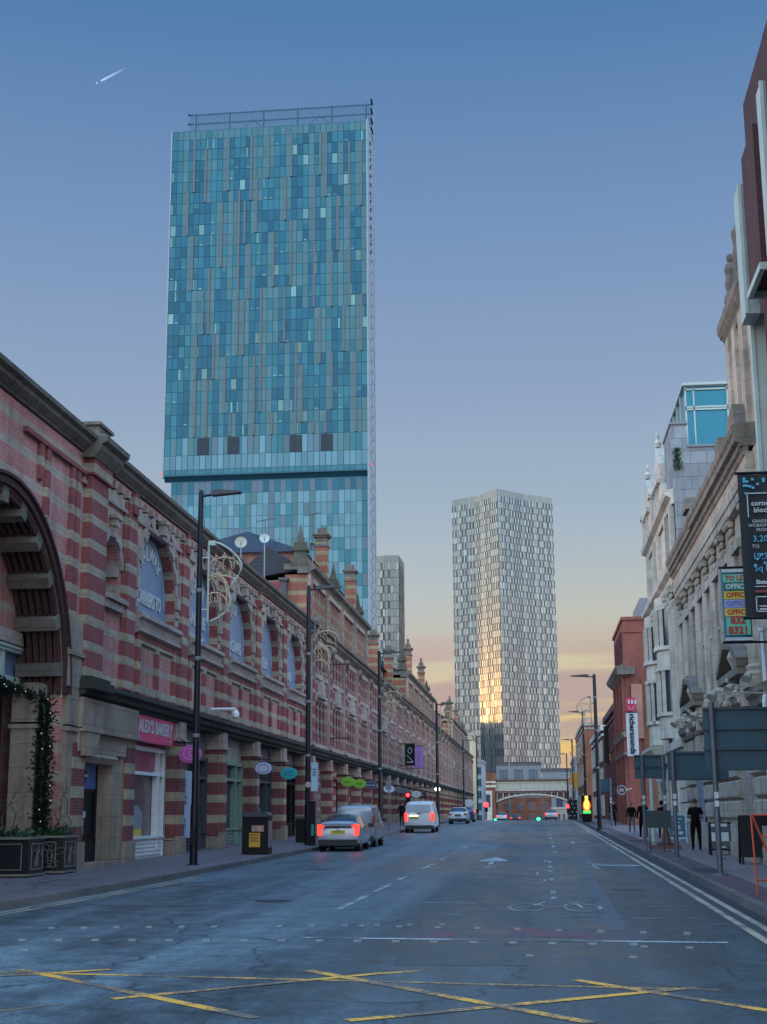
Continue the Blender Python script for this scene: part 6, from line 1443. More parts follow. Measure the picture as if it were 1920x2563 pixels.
for (x1, y1, L_, lab) in ((-10.95, 29.9, 2.2, 'nearer black planter with gilt bee emblems at the left edge'), (-10.68, 31.3, .78, 'farther black planter with gilt bee emblems beside the stone doorway')):
    z = pz(y1); T = thing('planter', (x1, y1, z), lab, 'planter', 'black bee planters outside the archway'); x0 = x1-L_; d_ = 1.0
    b = MB(); b.box(x0, x1, y1, y1+d_, z+.06, z+.82); b.box(x0+.03, x1-.03, y1+.03, y1+d_-.03, z, z+.06); b.build('planter_box', 'planter', T)
    b = MB(); 
    for zz in (z+.03, z+.80): b.box(x0-.03, x1+.03, y1-.03, y1+d_+.03, zz, zz+.045)
    b.build('planter_rim', M['pale'], T) if False else b.build('planter_rim', 'gold', T)
    b = MB()
    def frame(a0, a1, z0_, z1_, face):
        for (p0, p1) in (((a0, z0_), (a1, z0_)), ((a1, z0_), (a1, z1_)), ((a1, z1_), (a0, z1_)), ((a0, z1_), (a0, z0_))):
            if face == 'C': b.tube([(p0[0], y1-.006, p0[1]), (p1[0], y1-.006, p1[1])], .012, 0, 4)
            else: b.tube([(x1+.006, p0[0], p0[1]), (x1+.006, p1[0], p1[1])], .012, 0, 4)
    frame(x0+.12, x1-.16, z+.16, z+.7, 'C'); frame(y1+.15, y1+d_-.15, z+.16, z+.7, 'L')
    bee(b, (x0+x1)/2+.1, y1, z+.43, .62, 'C'); bee(b, x1, y1+d_/2, z+.43, .55, 'L'); b.build('bee_emblem', 'gold', T)
    b = MB()
    for i in range(420):
        cx_, cy_, cz_ = random.uniform(x0+.05, x1-.05), random.uniform(y1+.05, y1+d_-.05), z+.8+abs(random.gauss(0, .09)); a = random.uniform(0, 6.28); l = random.uniform(.05, .12)
        b.add([(cx_, cy_, cz_), (cx_+l*math.cos(a), cy_+l*math.sin(a), cz_+l*.5), (cx_+l*.6*math.cos(a+.8), cy_+l*.6*math.sin(a+.8), cz_+l*.9)], [(0, 1, 2)])
    pl_ = b.build('greenery', 'leaf', T); pl_['kind'] = 'stuff'
    b = MB()
    for k in range(7):
        px_, py_ = x0+L_*.55+random.uniform(-.3, .4), y1+.5; pts = [(px_, py_, z+.75)]; 
        for j in range(6): pts.append((pts[-1][0]+random.uniform(-.16, .16), pts[-1][1]+random.uniform(-.08, .08), pts[-1][2]+random.uniform(.12, .28)))
        b.tube(pts, [.022-.003*j for j in range(7)], 0, 5); 
        for j in (3, 4, 5): b.tube([pts[j], (pts[j][0]+random.uniform(-.4, .4), pts[j][1], pts[j][2]+random.uniform(.05, .35))], [.008, .003], 0, 4)
    b.build('bare_shrub', 'twig', T)
# garland round the entrance
T = thing('christmas_garland', (-11.9, 30.5, 3.4), 'dark fir garland with tiny white lights framing the entrance under the archway', 'garland')
b = MB(); li_ = MB()
path = [(-12.0, 24+.4*i, 4.55+.06*math.sin(i)) for i in range(19)] + [(-11.6, 31.5, 4.4), (-11.4, 31.6, 4.25)] + [(-11.36+.03*math.sin(i*2), 31.65, 4.0-.2*i) for i in range(17)]
for (p, q) in zip(path, path[1:]):
    for i in range(190):
        u = random.random(); c = [p[j]+(q[j]-p[j])*u for j in range(3)]; a = random.uniform(0, 6.28); e_ = random.uniform(-.9, .9); rr = abs(random.gauss(0, .10)); l = random.uniform(.06, .13)
        dx_, dy_, dz_ = math.cos(a)*math.cos(e_), math.sin(a)*math.cos(e_), math.sin(e_); s0 = (c[0]+dx_*rr, c[1]+dy_*rr*1.3, c[2]+dz_*rr)
        b.add([s0, (s0[0]+dx_*l, s0[1]+dy_*l+.02, s0[2]+dz_*l), (s0[0]+dx_*l*.7, s0[1]+dy_*l-.03, s0[2]+dz_*l+.04)], [(0, 1, 2)])
    for i in range(1):
        u = random.random(); c = [p[j]+(q[j]-p[j])*u for j in range(3)]; a = random.uniform(-1.4, 1.4); li_.lathe((c[0]+.2*math.cos(a), c[1]+.22*math.sin(a), c[2]), [(.004, 0), (.014, .014), (.004, .028)], 5)
b.build('fir_foliage', 'fir', T)['kind'] = 'stuff'; li_.build('fairy_lights', emit('fairy_light', (1, .95, .8), .7), T)['kind'] = 'stuff'
b = MB(); b.box(-12.38, -12.3, 30.9, 31.35, 1.9, 2.7); T = thing('warning_notice', (-12.35, 31.1, 1.9), 'small white and amber warning notice on the dark wall under the archway', 'notice')
b = MB(); q = onX(6, 2100, -11.95); b.box(-12.45, -12.44+.02, q.y-.28, q.y+.28, q.z-.3, q.z+.45); b.build('notice_plate', 'letters', T)
b = MB(); b.box(-12.42, -12.40, q.y-.24, q.y+.24, q.z-.28, q.z-.02); b.add([(-12.41, q.y-.2, q.z+.02), (-12.41, q.y+.2, q.z+.02), (-12.41, q.y, q.z+.4)], [(0, 1, 2)]); b.build('notice_symbol', plain('amber_ink', (.6, .25, .02), .5), T)
# dishes, aerials, security camera, keystone lion
def dish(px, py, Y, r_, label, mat='white', tilt=(.2, -1, .25), pole=1.0):
    v = onY(px, py, Y); pole = v.z-(10.9 if Y < 68 else 13.6); T = thing('satellite_dish', (v.x, v.y, v.z-pole), label, 'satellite dish', 'satellite dishes above the cornice'); b = MB()
    d = Vector(tilt).normalized(); a = d.cross(Vector((0, 0, 1))).normalized(); c = d.cross(a); k0 = 0; n = 20
    for i, (rr, h_) in enumerate(((0, -.28), (.4, -.23), (.75, -.12), (1.0, 0))):
        for j in range(n):
            t_ = 2*PI*j/n; p = v+(a*math.cos(t_)+c*math.sin(t_))*rr*r_+d*h_*r_; b.v.append(tuple(p))
    for i in range(3):
        for j in range(n): b.f.append((i*n+j, i*n+(j+1) % n, (i+1)*n+(j+1) % n, (i+1)*n+j)); b.m.append(0)
    b.build('reflector', mat, T, smooth=True)
    b = MB(); b.tube([v+Vector((0, .05, 0)), v+Vector((0, .1, -pole))], .03); b.tube([v-c*(-r_*.8), v+d*r_*.7], .012); b.build('mount', 'grey', T)
dish(603, 1357, 60, .27, 'white satellite dish nearest the camera above the parapet', 'cream', pole=.9)
dish(662, 1347, 64, .24, 'grey green satellite dish right of the white one', 'pale', pole=1.7)
dish(782, 1368, 72, .22, 'dark satellite dish beside the first tall chimney', 'darkgrey', (.8, -1, .1), 1.6)
for (px, py, pb, Y, lab) in ((664, 1302, 1420, 66, 'thin television aerial above the grey green dish'), (782, 1288, 1400, 72.5, 'taller television aerial beside the first pinnacle')):
    v = onY(px, py, Y); pl = v.z-(10.9 if Y < 68 else 13.6); T = thing('television_aerial', (v.x, v.y, v.z-pl), lab, 'aerial'); b = MB(); b.tube([v, v-Vector((0, 0, pl))], .02, 0, 5); b.build('mast', 'darkgrey', T)
    b = MB(); b.tube([v+Vector((-.45, 0, -.06)), v+Vector((.5, 0, .1))], .014, 0, 4)
    for i in range(9): c = v+Vector((-.42+.11*i, 0, -.06+.016*i)); b.tube([c+Vector((0, -.15, .0)), c+Vector((0, .15, 0))], .007, 0, 4); b.tube([c+Vector((0, 0, -.05)), c+Vector((0, 0, .05))], .006, 0, 4)
    b.build('antenna', 'darkgrey', T)
v = onX(590, 1775, -10.3); T = thing('security_camera', (v.x, v.y, v.z-.2), 'white dome security camera on an arm above the green shop', 'security camera')
b = MB(); b.tube([(XF, v.y-.1, v.z), (v.x, v.y, v.z)], .06); b.build('arm', 'white', T); b = MB(); b.lathe((v.x, v.y, v.z-.34), [(.05, 0), (.13, .08), (.13, .2), (.06, .32)], 12); b.build('camera_dome', 'white', T)
for (px, py, lab) in ((830, 1663, 'upper dark flagpole bracket on the terrace front'), (830, 1848, 'lower dark flagpole bracket on the terrace front')):
    v = onX(818, py, -11.2); b = MB(); b.tube([v, v+Vector((1.25, 0, .0))], .04, 0, 6); b.tube([v+Vector((1.15, 0, 0)), v+Vector((1.15, 0, -.15))], .06, 0, 6); tag(b.build('flagpole_bracket', 'maroon'), lab, 'bracket')
for (x0_, x1_, py, Y, lab) in ((1642, 1703, 1624, 62, 'upper thin iron bracket on the pale stone building'), (1661, 1714, 1750, 60, 'lower iron bracket on the pale stone building')):
    a, c = onY(x0_, py, Y), onY(x1_, py+2, Y); b = MB(); b.tube([a, c], .03, 0, 6); b.tube([c, c+Vector((.35, 0, -.4))], .02, 0, 5); b.box(c.x+.3, 5.62, Y-.04, Y+.04, c.z-.5, c.z+.1) if c.x < 5.3 else None; b.tube([c, (5.62, Y, c.z)], .03, 0, 6); tag(b.build('wall_bracket', 'black'), lab, 'bracket')
T = thing('downpipe', (5.3, 33.95, 5.5), 'white rainwater downpipe beside the office banners', 'downpipe')
b = MB(); b.tube([(5.42, 34.1, 5.9), (5.42, 34.1, 4.5), (5.36, 34.05, 4.2), (5.36, 34.05, 1.0)], .06, 0, 8); b.build('pipe', 'white', T); b = MB(); b.tube([(5.42, 34.1, 5.88), (5.42, 34.1, 5.96)], .1, 0, 8); b.build('pipe_collar', 'white', T); b = MB(); b.tube([(5.42, 34.1, 4.6), (5.42, 34.1, 4.68)], .085, 0, 8); b.build('pipe_collar', 'white', T)
for i, (px, py, Y) in enumerate(((1780, 1747, 33.5), (1822, 1728, 36), (1868, 1700, 35), (1735, 1797, 42), (1722, 1812, 45), (1686, 1815, 48))):
    v = onY(px, py, Y); b = MB(); b.tube([v, v+Vector((.12, .1, .14))], [.13, .06], 0, 10); b.tube([v+Vector((.12, .1, .14)), (5.5, Y+.15, v.z+.1)], .02, 0, 5); tag(b.build('floodlight', 'cream'), ['pale floodlight on top of the nearest sign post', 'pale floodlight under the nearer broken pediment', 'floodlight close to the white downpipe', 'floodlight left of the largest sign back', 'smaller floodlight below the far pediment', 'farthest floodlight, above the pale shop fascia'][i], 'floodlight', 'floodlights on the baroque stone front')

# traffic lights and lit things near the crest
def signal(px, py, Y, lab, mat='redlamp', base=True, r_=.12):
    v = onY(px, py, Y); z = pz(Y); T = thing('traffic_light', (v.x, v.y, z), lab, 'traffic light', 'traffic lights down the street')
    b = MB(); b.lathe((v.x, Y+.12, z), [(.06, 0), (.055, max(.5, v.z-z-.7))], 8); b.build('pole', 'darkgrey', T)
    b = MB(); top = v.z+.2; b.box(v.x-.16, v.x+.16, Y, Y+.2, top-.95, top); b.build('signal_head', 'black', T)
    b = MB(); b.disc((v.x, Y-.03, v.z), r_, r_, 'Y', 0, 14, .06); b.build('lit_lens', mat, T)
signal(1021, 1990, 92, 'red traffic light above the moving white van')
signal(1217, 2014, 150, 'red traffic light beyond the blue parked car', r_=.26)
signal(1422, 2018, 160, 'red traffic light on the right before the bridge', r_=.2)
signal(1348, 2050, 165, 'green traffic light low at the crest right of centre', 'greenlamp', r_=.2)
signal(1240, 2052, 175, 'tiny green traffic light low at the crest on the left', 'greenlamp', r_=.15)
v = onY(1095, 1975, 110); T = thing('lit_wall_lamp', (v.x, v.y, v.z-.3), 'bright round lamp lit against the terrace above the parked cars', 'lamp'); b = MB(); b.lathe((v.x, v.y, v.z-.2), [(.05, 0), (.2, .12), (.2, .26), (.05, .38)], 10); b.build('globe', 'whitelamp', T); b = MB(); b.tube([(v.x, v.y, v.z+.1), (XF, v.y, v.z+.15)], .03); b.build('bracket', 'black', T)
# illuminated advertisement panel
v0, v1 = onY(1457, 2003, 104), onY(1481, 2055, 104); zb_ = pz(104); T = thing('illuminated_advert', ((v0.x+v1.x)/2, 104, zb_), 'brightly lit advertising panel glowing orange and green on the right pavement', 'advert panel')
b = MB(); b.box(v0.x-.05, v1.x+.05, 104, 104.25, zb_+.1, v0.z+.35); b.box(v0.x, v1.x, 104.02, 104.23, zb_, zb_+.12); b.build('casing', 'black', T)
zm0 = zb_+.55; b = MB(); xm = (v0.x+v1.x)/2; w_ = (v1.x-v0.x)/2
b.box(xm-w_*.9, xm+w_*.9, 103.97, 103.99, zm0+.05, zm0+.28); b.build('screen', emit('screen_green', (.05, .6, .12), 1.6), T)
b = MB(); b.disc((xm, 103.96, zm0+.62), w_*.85, .42, 'Y', 0, 18, .02); b.build('screen', emit('screen_red', (1, .12, .02), 2.4), T)
b = MB(); b.disc((xm, 103.94, zm0+.66), w_*.6, .34, 'Y', 0, 18, .02); b.box(xm-w_*.35, xm+w_*.35, 103.93, 103.95, zm0+.95, zm0+1.3); b.build('screen', emit('screen_amber', (1, .62, .08), 2.2), T)
for k, (px, py, sx_, zz) in enumerate(((1430, 2040, .18, 2.0), (1441, 2040, .2, 2.0))):
    v = onY(px, py, 130); b = MB(); z_ = pz(130); b.box(v.x-.18, v.x+.18, 130, 130.2, z_, z_+1.7); T = thing('shop_display', (v.x, 130, z_), ['dark cabinet with small blue lights at the foot of the right buildings', 'second dark cabinet with white lights beside it'][k], 'cabinet'); b.build('cabinet_body', 'black', T)
    b = MB(); [b.disc((v.x-.08+.16*(i % 2), 129.97, z_+.3+.35*i), .035, .035, 'Y', 0, 8, .02) for i in range(4)]; b.build('small_lights', emit('cool_light', (.35, .5, 1), .9), T)

# contrail with its aircraft, high and far
v0, v1 = onY(243, 208, 3000), onY(252, 203, 3000); v2 = onY(322, 166, 3300)
T = thing('airliner', tuple(v0), 'tiny aircraft trailing a short white contrail in the upper left sky', 'aircraft')
b = MB(); d = (v0-v2).normalized(); b.tube([v0-d*5, v0, v0+d*5], [.6, 2.0, .4], 0, 8); b.build('fuselage', 'white', T); b = MB(); s_ = d.cross(Vector((0, 0, 1))).normalized(); b.add([tuple(v0+s_*7-d*3), tuple(v0+d*1.5), tuple(v0-s_*7-d*3), tuple(v0-d*1.0)], [(0, 1, 2, 3)]); b.build('wings', 'white', T)
m, t, bb = newmat('contrail_vapour'); nt = m.node_tree
tc = t.n('ShaderNodeTexCoord').outputs['Object']; dist = t.n('ShaderNodeVectorMath', {0: tc}, operation='LENGTH').outputs['Value']
fa = t.n('ShaderNodeMapRange', {0: dist, 1: 0.0, 2: (v2-v1).length*.9, 3: .4, 4: 0.0}).outputs[0]
fa = t.m('MULTIPLY', fa, t.n('ShaderNodeMapRange', {0: t.noise(tc, .06, 3), 1: .3, 2: .6, 3: .6, 4: 1.0}).outputs[0])
put(t, bb, 'Base Color', (.9, .9, .9)); put(t, bb, 'Alpha', fa); put(t, bb, 'Roughness', 1.0)
b = MB(); L_ = (v2-v1); b.tube([v1, v1+L_*.1, v1+L_*.5, v2], [1.6, 2.6, 2.6, 1.6], 0, 8, False)
o = b.build('contrail', m, T); 
me = o.data; off = v1-v0
for vv in me.vertices: vv.co -= off
o.location = off
# ================================================================== CARS AND VANS (rear ends towards the camera)
def vehicle(name, X, Y, label, paint, st, W, lamps, plate=(0, .78), lit=True, wheel_r=.31, wy=(.75, 3.4), group='cars and vans on the left side of the street', glass_from=None, mirrors=None, rearglass=True, plate_m='plate', sideglass=(1, 99), cat='car', bump_h=.48, yaw=0.0):
    """st = stations (y, z bottom, z belt, z top, half width belt, half width top); the body is a skin through them"""
    z0 = gz(Y); T = thing(name, (0, 0, 0), label, cat, group); ORG[T.name] = Vector((0, 0, 0))
    def ring(s):
        y, zb, zl, zt, wb, wt = s; zt = max(zt, zl+.01)
        half = [(0, zb), (wb*.82, zb), (wb*.96, zb+.10), (wb, zb+.26), (wb*1.005, (zb+.26+zl)/2), (wb*.985, zl), (wt+(wb-wt)*.12, zt-(zt-zl)*.12), (wt*.93, zt-.012*0-(zt-zl)*.03), (wt*.6, zt+.012), (0, zt+.02)]
        return [(x, y, z) for x, z in half] + [(-x, y, z) for x, z in half[-2:0:-1]]
    body, gl = MB(), MB(); R_ = [ring(s) for s in st]; n = len(R_[0])
    body.v += [p for r_ in R_ for p in r_]; gl.v += [p for r_ in R_ for p in r_]
    ng = {5, 12}; back = {7, 8, 9, 10}
    for i in range(len(R_)-1):
        for j in range(n):
            f = (i*n+j, i*n+(j+1) % n, (i+1)*n+(j+1) % n, (i+1)*n+j)
            cab = st[i][3]-st[i][2] > .12 or st[i+1][3]-st[i+1][2] > .12
            isg = (j in ng and cab and sideglass[0] <= i < sideglass[1])
            if rearglass and glass_from is not None and i in glass_from and j in (6, 7, 8, 9, 10, 11): isg = True
            if isg: gl.f.append(f); gl.m.append(0)
            else: body.f.append(f); body.m.append(0)
    body.f.append(tuple(range(n-1, -1, -1))); body.m.append(0); body.f.append(tuple((len(R_)-1)*n+j for j in range(n))); body.m.append(0)
    B = body.build('body', paint, T, smooth=True)
    if gl.f: gl.build('windows', 'carglass', B, smooth=True)
    y0 = st[0][0]
    b = MB(); wbp = st[0][4]; b.prismY([(-wbp*.98, .24), (wbp*.98, .24), (wbp*1.0, bump_h), (-wbp*1.0, bump_h)], y0-.07, y0+.3); b.build('rear_bumper', 'bumper', T)
    for (xx, zz, w_, h_) in lamps:
        for s in (-1, 1):
            l = MB(); l.prismY([(s*xx-w_/2, zz-h_/2), (s*xx+w_/2, zz-h_/2), (s*(xx+.01)+w_/2, zz+h_/2), (s*(xx+.01)-w_/2, zz+h_/2)], y0-.045, y0+.25)
            l.build('tail_lamp', 'tail' if lit else plain('unlit_lamp', (.25, .02, .03), .3), T)
    if plate:
        p = MB(); p.box(-.29+plate[0], .29+plate[0], y0-.06, y0-.03, plate[1]-.07, plate[1]+.07); p = p.build('number_plate', plate_m, T); q = MB(); text_into(q, 'MF18 KLO', .085, (plate[0], y0-.065, plate[1]), 'C', 0, .002); q.build('plate_characters', 'black', p)
    for yy in wy:
        for s in (-1, 1):
            xo = st[1][4]*.99; w_ = MB()
            k0 = len(w_.v); nn = 20
            for (xa, rr) in ((xo-.21, wheel_r*.9), (xo-.19, wheel_r), (xo-.02, wheel_r), (xo, wheel_r*.93), (xo+.005, wheel_r*.68)):
                for j in range(nn): t_ = 2*PI*j/nn; w_.v.append((s*xa, yy+rr*math.cos(t_), wheel_r+rr*math.sin(t_)))
            for i in range(4):
                for j in range(nn): w_.f.append((i*nn+j, i*nn+(j+1) % nn, (i+1)*nn+(j+1) % nn, (i+1)*nn+j)); w_.m.append(0)
            w_.f.append(tuple(range(nn))); w_.m.append(0); w_.f.append(tuple(4*nn+j for j in range(nn))); w_.m.append(0)
            W_ = w_.build('wheel', 'rubber', T)
            r_ = MB(); r_.disc((s*(xo+.006), yy, wheel_r), wheel_r*.62, wheel_r*.62, 'X', 0, 16, .02)
            for j in range(5): t_ = 2*PI*j/5; r_.tube([(s*(xo+.02), yy, wheel_r), (s*(xo+.02), yy+wheel_r*.58*math.cos(t_), wheel_r+wheel_r*.58*math.sin(t_))], .03, 0, 4)
            r_.build('rim', 'rim', W_)
            a = MB(); a.disc((s*(xo-.004), yy, wheel_r+.03), wheel_r*1.16, wheel_r*1.16, 'X', 0, 20, .012); a.build('wheel_arch', 'bumper', T)
    if mirrors:
        for s in (-1, 1):
            m_ = MB(); xx, yy, zz = mirrors; m_.prismX([(yy, zz-.07), (yy+.1, zz-.08), (yy+.12, zz+.08), (yy, zz+.08)], s*xx if s > 0 else -xx-.2, s*xx+.2 if s > 0 else -xx); m_.build('door_mirror', 'bumper' , T)
    T.scale = (.84, .84, .84); T.location = (X, Y, z0); T.rotation_euler = (math.atan((gz(Y+4)-gz(Y))/4), 0, yaw); return T
# silver hatchback with its lamps lit, parked nearest
H = [(0, .34, .80, 1.02, .80, .70), (.03, .26, .86, 1.10, .84, .72), (.22, .22, .90, 1.18, .875, .70), (.75, .2, .93, 1.36, .885, .64), (1.3, .2, .93, 1.455, .885, .60), (2.0, .2, .92, 1.475, .885, .60), (2.7, .2, .91, 1.40, .885, .60), (3.3, .2, .90, 1.12, .88, .68), (3.55, .2, .90, .97, .87, .74), (4.1, .22, .84, .88, .85, .72), (4.4, .26, .70, .74, .76, .66)]
hb = vehicle('silver_hatchback', -6.9, 48.7, 'silver hatchback with glowing red tail lamps, nearest vehicle at the left kerb', 'silver', H, 1.77, [(.76, .86, .17, .44), (.70, 1.02, .26, .1)], glass_from={2, 3}, wy=(.72, 3.42), mirrors=(.88, 2.95, 1.0), sideglass=(3, 8))
b = MB(); b.prismX([(-.02, .98), (.2, 1.10), (.2, 1.16), (-.06, 1.14), (-.06, 1.10)], -.70, .70); b.build('rear_spoiler', 'silver', hb).location = (0, 0, 0)
b = MB(); b.box(-.58, .58, -.03, .03, .93, 1.06); b.build('lower_rear_glass', 'carglass', hb)
b = MB(); b.disc((0, -.05, .86), .06, .05, 'Y', 0, 12, .03); b.build('badge', 'rim', hb)
V = [(0, .36, 1.0, 1.62, .86, .74), (.04, .28, 1.05, 1.74, .90, .76), (.15, .24, 1.05, 1.80, .91, .77), (1.0, .22, 1.05, 1.83, .91, .77), (2.4, .22, 1.02, 1.83, .91, .76), (3.0, .22, 1.0, 1.72, .91, .74), (3.6, .22, .98, 1.30, .90, .72), (3.75, .22, .98, 1.1, .89, .74), (4.2, .24, .92, .95, .86, .72), (4.4, .28, .75, .78, .78, .66)]
vehicle('grey_van', -6.92, 53.2, 'small grey van parked directly in front of the silver hatchback', 'vangrey', V, 1.82, [(.84, 1.1, .1, .5)], lit=False, wy=(.7, 3.3), cat='van', sideglass=(4, 8), mirrors=(.9, 3.1, 1.15), wheel_r=.32)
V2 = [(0, .42, 1.12, 1.76, .90, .76), (.05, .32, 1.15, 1.88, .94, .79), (.2, .28, 1.15, 1.95, .955, .80), (1.4, .26, 1.15, 1.99, .96, .81), (3.2, .26, 1.12, 1.98, .96, .80), (3.9, .26, 1.1, 1.82, .95, .78), (4.5, .26, 1.05, 1.35, .94, .76), (4.8, .28, .98, 1.05, .88, .74), (5.0, .3, .8, .84, .8, .7)]
wv = vehicle('white_van', -6.5, 77.0, 'plain white van with lit red tail lamps, standing in the road beyond the third lamp', 'vanwhite', V2, 1.9, [(.86, 1.0, .18, .5)], plate=(-.32, .98), lit=True, wy=(.8, 4.0), cat='van', sideglass=(5, 8), mirrors=(.95, 4.1, 1.3), wheel_r=.34)
b = MB(); b.box(-.72, .72, -.035, .02, 1.32, 1.78); b.build('blank_rear_glass', plain('van_rear_panel', (.42, .47, .54), .3), wv)
b = MB(); b.box(-.12, .12, -.05, 0, 1.2, 1.24); b.build('door_handle', 'bumper', wv); b = MB(); b.box(-.62, -.06, -.075, -.05, 1.06, 1.09); b.build('plate_light', 'whitelamp', wv)
S = [(0, .36, .82, .96, .80, .70), (.05, .28, .9, 1.02, .85, .72), (.45, .22, .94, 1.06, .89, .70), (.9, .2, .94, 1.22, .9, .64), (1.4, .2, .94, 1.40, .9, .60), (2.1, .2, .93, 1.45, .9, .60), (2.8, .2, .92, 1.36, .9, .61), (3.4, .2, .92, 1.02, .89, .7), (4.0, .22, .86, .9, .88, .74), (4.6, .26, .7, .74, .78, .66)]
vehicle('white_saloon', -6.15, 107.5, 'white saloon car parked beyond the white van', 'vanwhite', S, 1.8, [(.68, .86, .28, .14)], lit=False, glass_from={2, 3}, wy=(.85, 3.6), sideglass=(3, 8), mirrors=(.9, 3.0, 1.0), plate_m='darkgrey')
vehicle('blue_hatchback', -6.25, 120.5, 'deep blue car parked in front of the white saloon', 'carblue', [(a, b, c, d*1.0+.02, e, f) for a, b, c, d, e, f in H], 1.8, [(.74, .86, .14, .2)], lit=False, glass_from={2, 3}, wy=(.72, 3.42), sideglass=(3, 8))
def far_car(px, py, Y, label, paint, lit=True):
    v = onY(px, py, Y); return vehicle('distant_car', v.x, Y, label, paint, [(a, b, c, d, e, f) for a, b, c, d, e, f in S], 1.8, [(.72, .86, .3, .2)], lit=lit, glass_from={2, 3}, wy=(.85, 3.6), sideglass=(3, 8), plate=None, group='distant cars beyond the crest')
far_car(1380, 2045, 168, 'distant silver car with red tail lamps just over the crest, right of centre', 'silver')
far_car(1290, 2052, 215, 'distant dark car barely showing over the crest under the bridge', 'darkgrey')
far_car(1255, 2052, 190, 'distant pale car low at the crest on the left', 'vanwhite')

# ================================================================== PEOPLE
def person(x, y, label, pose='stand', heading=0.0, h=1.78, top='cloth', legs='cloth', shoe='black', hair='hair', hood=False, build=1.0, arms='down'):
    """one skinned body; heading 0 = walks away from the camera (+Y)"""
    h *= .87; s = h/1.78; z = pz(y)
    V, E, RD = [], [], []
    def nv(p, r_, par=None):
        V.append(Vector(p)*s); RD.append(r_*s*build if isinstance(r_, float) else r_); i = len(V)-1
        if par is not None: E.append((par, i))
        return i
    pel = nv((0, 0, .95), .145); ab = nv((0, -.01, 1.10), .135, pel); ch = nv((0, 0, 1.30), .165, ab); ns = nv((0, .01, 1.46), .085, ch); nk = nv((0, .01, 1.53), .055, ns); h0 = nv((0, .02, 1.62), .085, nk); h1 = nv((0, .015, 1.70), .082, h0)
    stride = {'stand': (.05, -.03), 'walk': (.26, -.24)}[pose]
    for sd_, fy in ((-1, stride[0]), (1, stride[1])):
        hp = nv((sd_*.10, 0, .88), .105, pel); kn = nv((sd_*.115, fy*.5+.03, .49), .065, hp); an = nv((sd_*.12, fy-(.02 if fy < 0 else 0), .10+(.05 if fy < -.1 else 0)), .042, kn); nv((sd_*.125, fy+.14, .045), .038, an)
        sh = nv((sd_*.18, 0, 1.42), .070, ch); el = (sd_*.25, -.04, 1.14) if arms != 'swing' else (sd_*.24, -fy*.35, 1.14); e_ = nv(el, .048, sh)
        wr = {'down': (sd_*.26, .03, .90), 'swing': (sd_*.25, -fy*.7+.06, .92), 'front': (sd_*.20, .24, 1.12)}[arms]
        w_ = nv(wr, .032, e_); d = (Vector(wr)-Vector(el)).normalized(); hd = nv(tuple(Vector(wr)+d*.07), .034, w_)
        for k in range(4): a = nv(tuple(Vector(wr)+d*(.11)+Vector((0, (k-1.5)*.017, 0))), .010, hd); nv(tuple(Vector(wr)+d*(.15-.008*abs(k-1.3))+Vector((-sd_*.015, (k-1.5)*.019, 0))), .008, a)
        nv(tuple(Vector(wr)+d*.07+Vector((-sd_*.03, .035, -.01))), .010, w_)
    me = bpy.data.meshes.new('body'); me.from_pydata([tuple(v) for v in V], E, []); o = bpy.data.objects.new('tmp', me); COL.objects.link(o)
    md_ = o.modifiers.new('s', 'SKIN'); 
    for i, sv in enumerate(me.skin_vertices[0].data): sv.radius = (RD[i], RD[i]*(.82 if i < 4 else 1)); sv.use_root = (i == 0)
    if True:
        me.skin_vertices[0].data[2].radius = (.185*s*build, .125*s*build)
    o.modifiers.new('u', 'SUBSURF').levels = 1; o.modifiers['u'].render_levels = 1
    dg = bpy.context.evaluated_depsgraph_get(); m2 = bpy.data.meshes.new_from_object(o.evaluated_get(dg)); bpy.data.objects.remove(o)
    rot = Matrix.Rotation(heading, 4, 'Z'); T = thing('person', (x, y, z), label, 'person')
    for m_ in (top, legs, 'skin', shoe): m2.materials.append(M[m_])
    zs = [v.co.z for v in m2.vertices]; handz = {'down': .88, 'swing': .90, 'front': 99}[arms]
    for p in m2.polygons:
        c = p.center/s; q = 0
        if c.z < .10: q = 3
        elif c.z < .93 and abs(c.x) < .21: q = 1
        elif c.z > 1.50: q = 2
        elif abs(c.x) > .2 and c.z < (.90 if arms != 'front' else .0): q = 2
        elif arms == 'front' and (abs(c.x) > .205 and c.z < 1.24 or c.y > .17 and 1.0 < c.z < 1.24): q = 2
        p.material_index = q; p.use_smooth = True
    m2.transform(rot); m2.name = 'body'
    b = bpy.data.objects.new('body', m2); COL.objects.link(b); b.parent = T; ORG[b.name] = Vector((x, y, z))
    hm = MB(); n = 14; hr = .098 if not hood else .125
    for i in range(7):
        a = PI*.5*i/6*1.25
        for j in range(n):
            t_ = 2*PI*j/n; fr_ = math.sin(t_) > .2 and i > 3; rr = hr*s*math.sin(a)*(1.0 if not fr_ else .72)
            hm.v.append((rr*math.cos(t_)*.9, rr*math.sin(t_)*1.05+(.0 if not fr_ else 0), (1.68 if not hood else 1.66)*s+hr*s*math.cos(a)*1.12))
    for i in range(6):
        for j in range(n): hm.f.append((i*n+j, i*n+(j+1) % n, (i+1)*n+(j+1) % n, (i+1)*n+j)); hm.m.append(0)
    hm.v = [tuple(rot @ Vector(v)+Vector((x, y, z))) for v in hm.v]; hm.build('hair' if not hood else 'hood', hair if not hood else top, T, smooth=True)
    # face: nose, brow line, mouth, ears and a collar
    fc = MB()
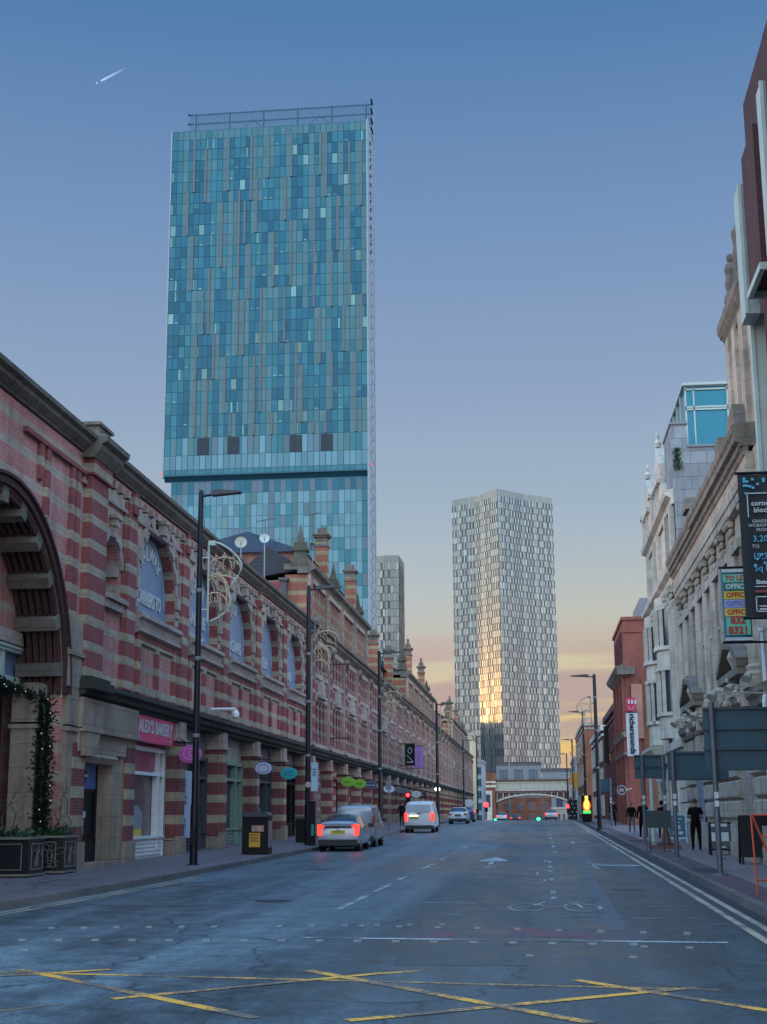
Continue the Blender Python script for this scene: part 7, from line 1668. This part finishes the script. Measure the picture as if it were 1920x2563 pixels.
    for pp, rr in (((0, .105, 1.645), .014), ((-.092, .01, 1.65), .018), ((.092, .01, 1.65), .018)): fc.lathe((pp[0]*s, pp[1]*s, pp[2]*s-.02), [(.004, 0), (rr, .015), (rr*.8, .03), (.003, .045)], 6)
    fc.v = [tuple(rot @ Vector(v)+Vector((x, y, z))) for v in fc.v]; fc.build('ears_and_nose', 'skin', T)
    ey = MB()
    for sx in (-.034, .034): ey.disc((sx*s, .098*s, 1.665*s), .013, .007, 'Y', 0, 8, .01)
    ey.box(-.028*s, .028*s, .095*s, .10*s, 1.600*s, 1.606*s); ey.v = [tuple(rot @ Vector(v)+Vector((x, y, z))) for v in ey.v]; ey.build('eyes_and_mouth', 'hair', T)
    return T
person(4.72, 44.6, 'man in black t-shirt and trousers standing with his back turned, reading his phone', 'stand', R(-4), 1.80, arms='front', build=1.08, hair='hair')
ph = MB(); ph.box(4.70, 4.77, 44.86, 44.88, pz(44.6)+.97, pz(44.6)+1.08); tag(ph.build('mobile_phone', 'black'), 'dark phone held by the man in black', 'phone')
person(4.22, 67.3, 'person in a loose black jacket and pale shoes walking away', 'walk', 0, 1.66, 'cloth', 'clothg', 'white', 'clothg', arms='swing', build=1.1)
person(4.0, 56.8, 'person in dark striped tracksuit walking towards the camera behind the temporary sign', 'walk', PI, 1.80, 'cloth', 'cloth', 'white', arms='swing')
person(4.85, 58.2, 'hooded person in black half hidden behind the temporary sign', 'stand', .4, 1.72, 'cloth', 'cloth', hood=True)
person(4.25, 84.6, 'distant dark clothed person next to the small far sign', 'walk', 0, 1.76, arms='swing')
person(-8.75, 90.6, 'dark clothed person on the left pavement behind the white van', 'walk', 0, 1.78, arms='swing')
for i, (x, y, lb) in enumerate(((-8.9, 168, 'leftmost tiny figure waiting at the far crossing'), (-8.2, 172, 'second tiny figure at the far crossing, in pale clothes'), (-7.4, 170, 'rightmost tiny figure by the far red signal'))): person(x, y, lb, 'stand', .5*i, 1.75, 'cloth' if i != 1 else 'cream', 'clothg')
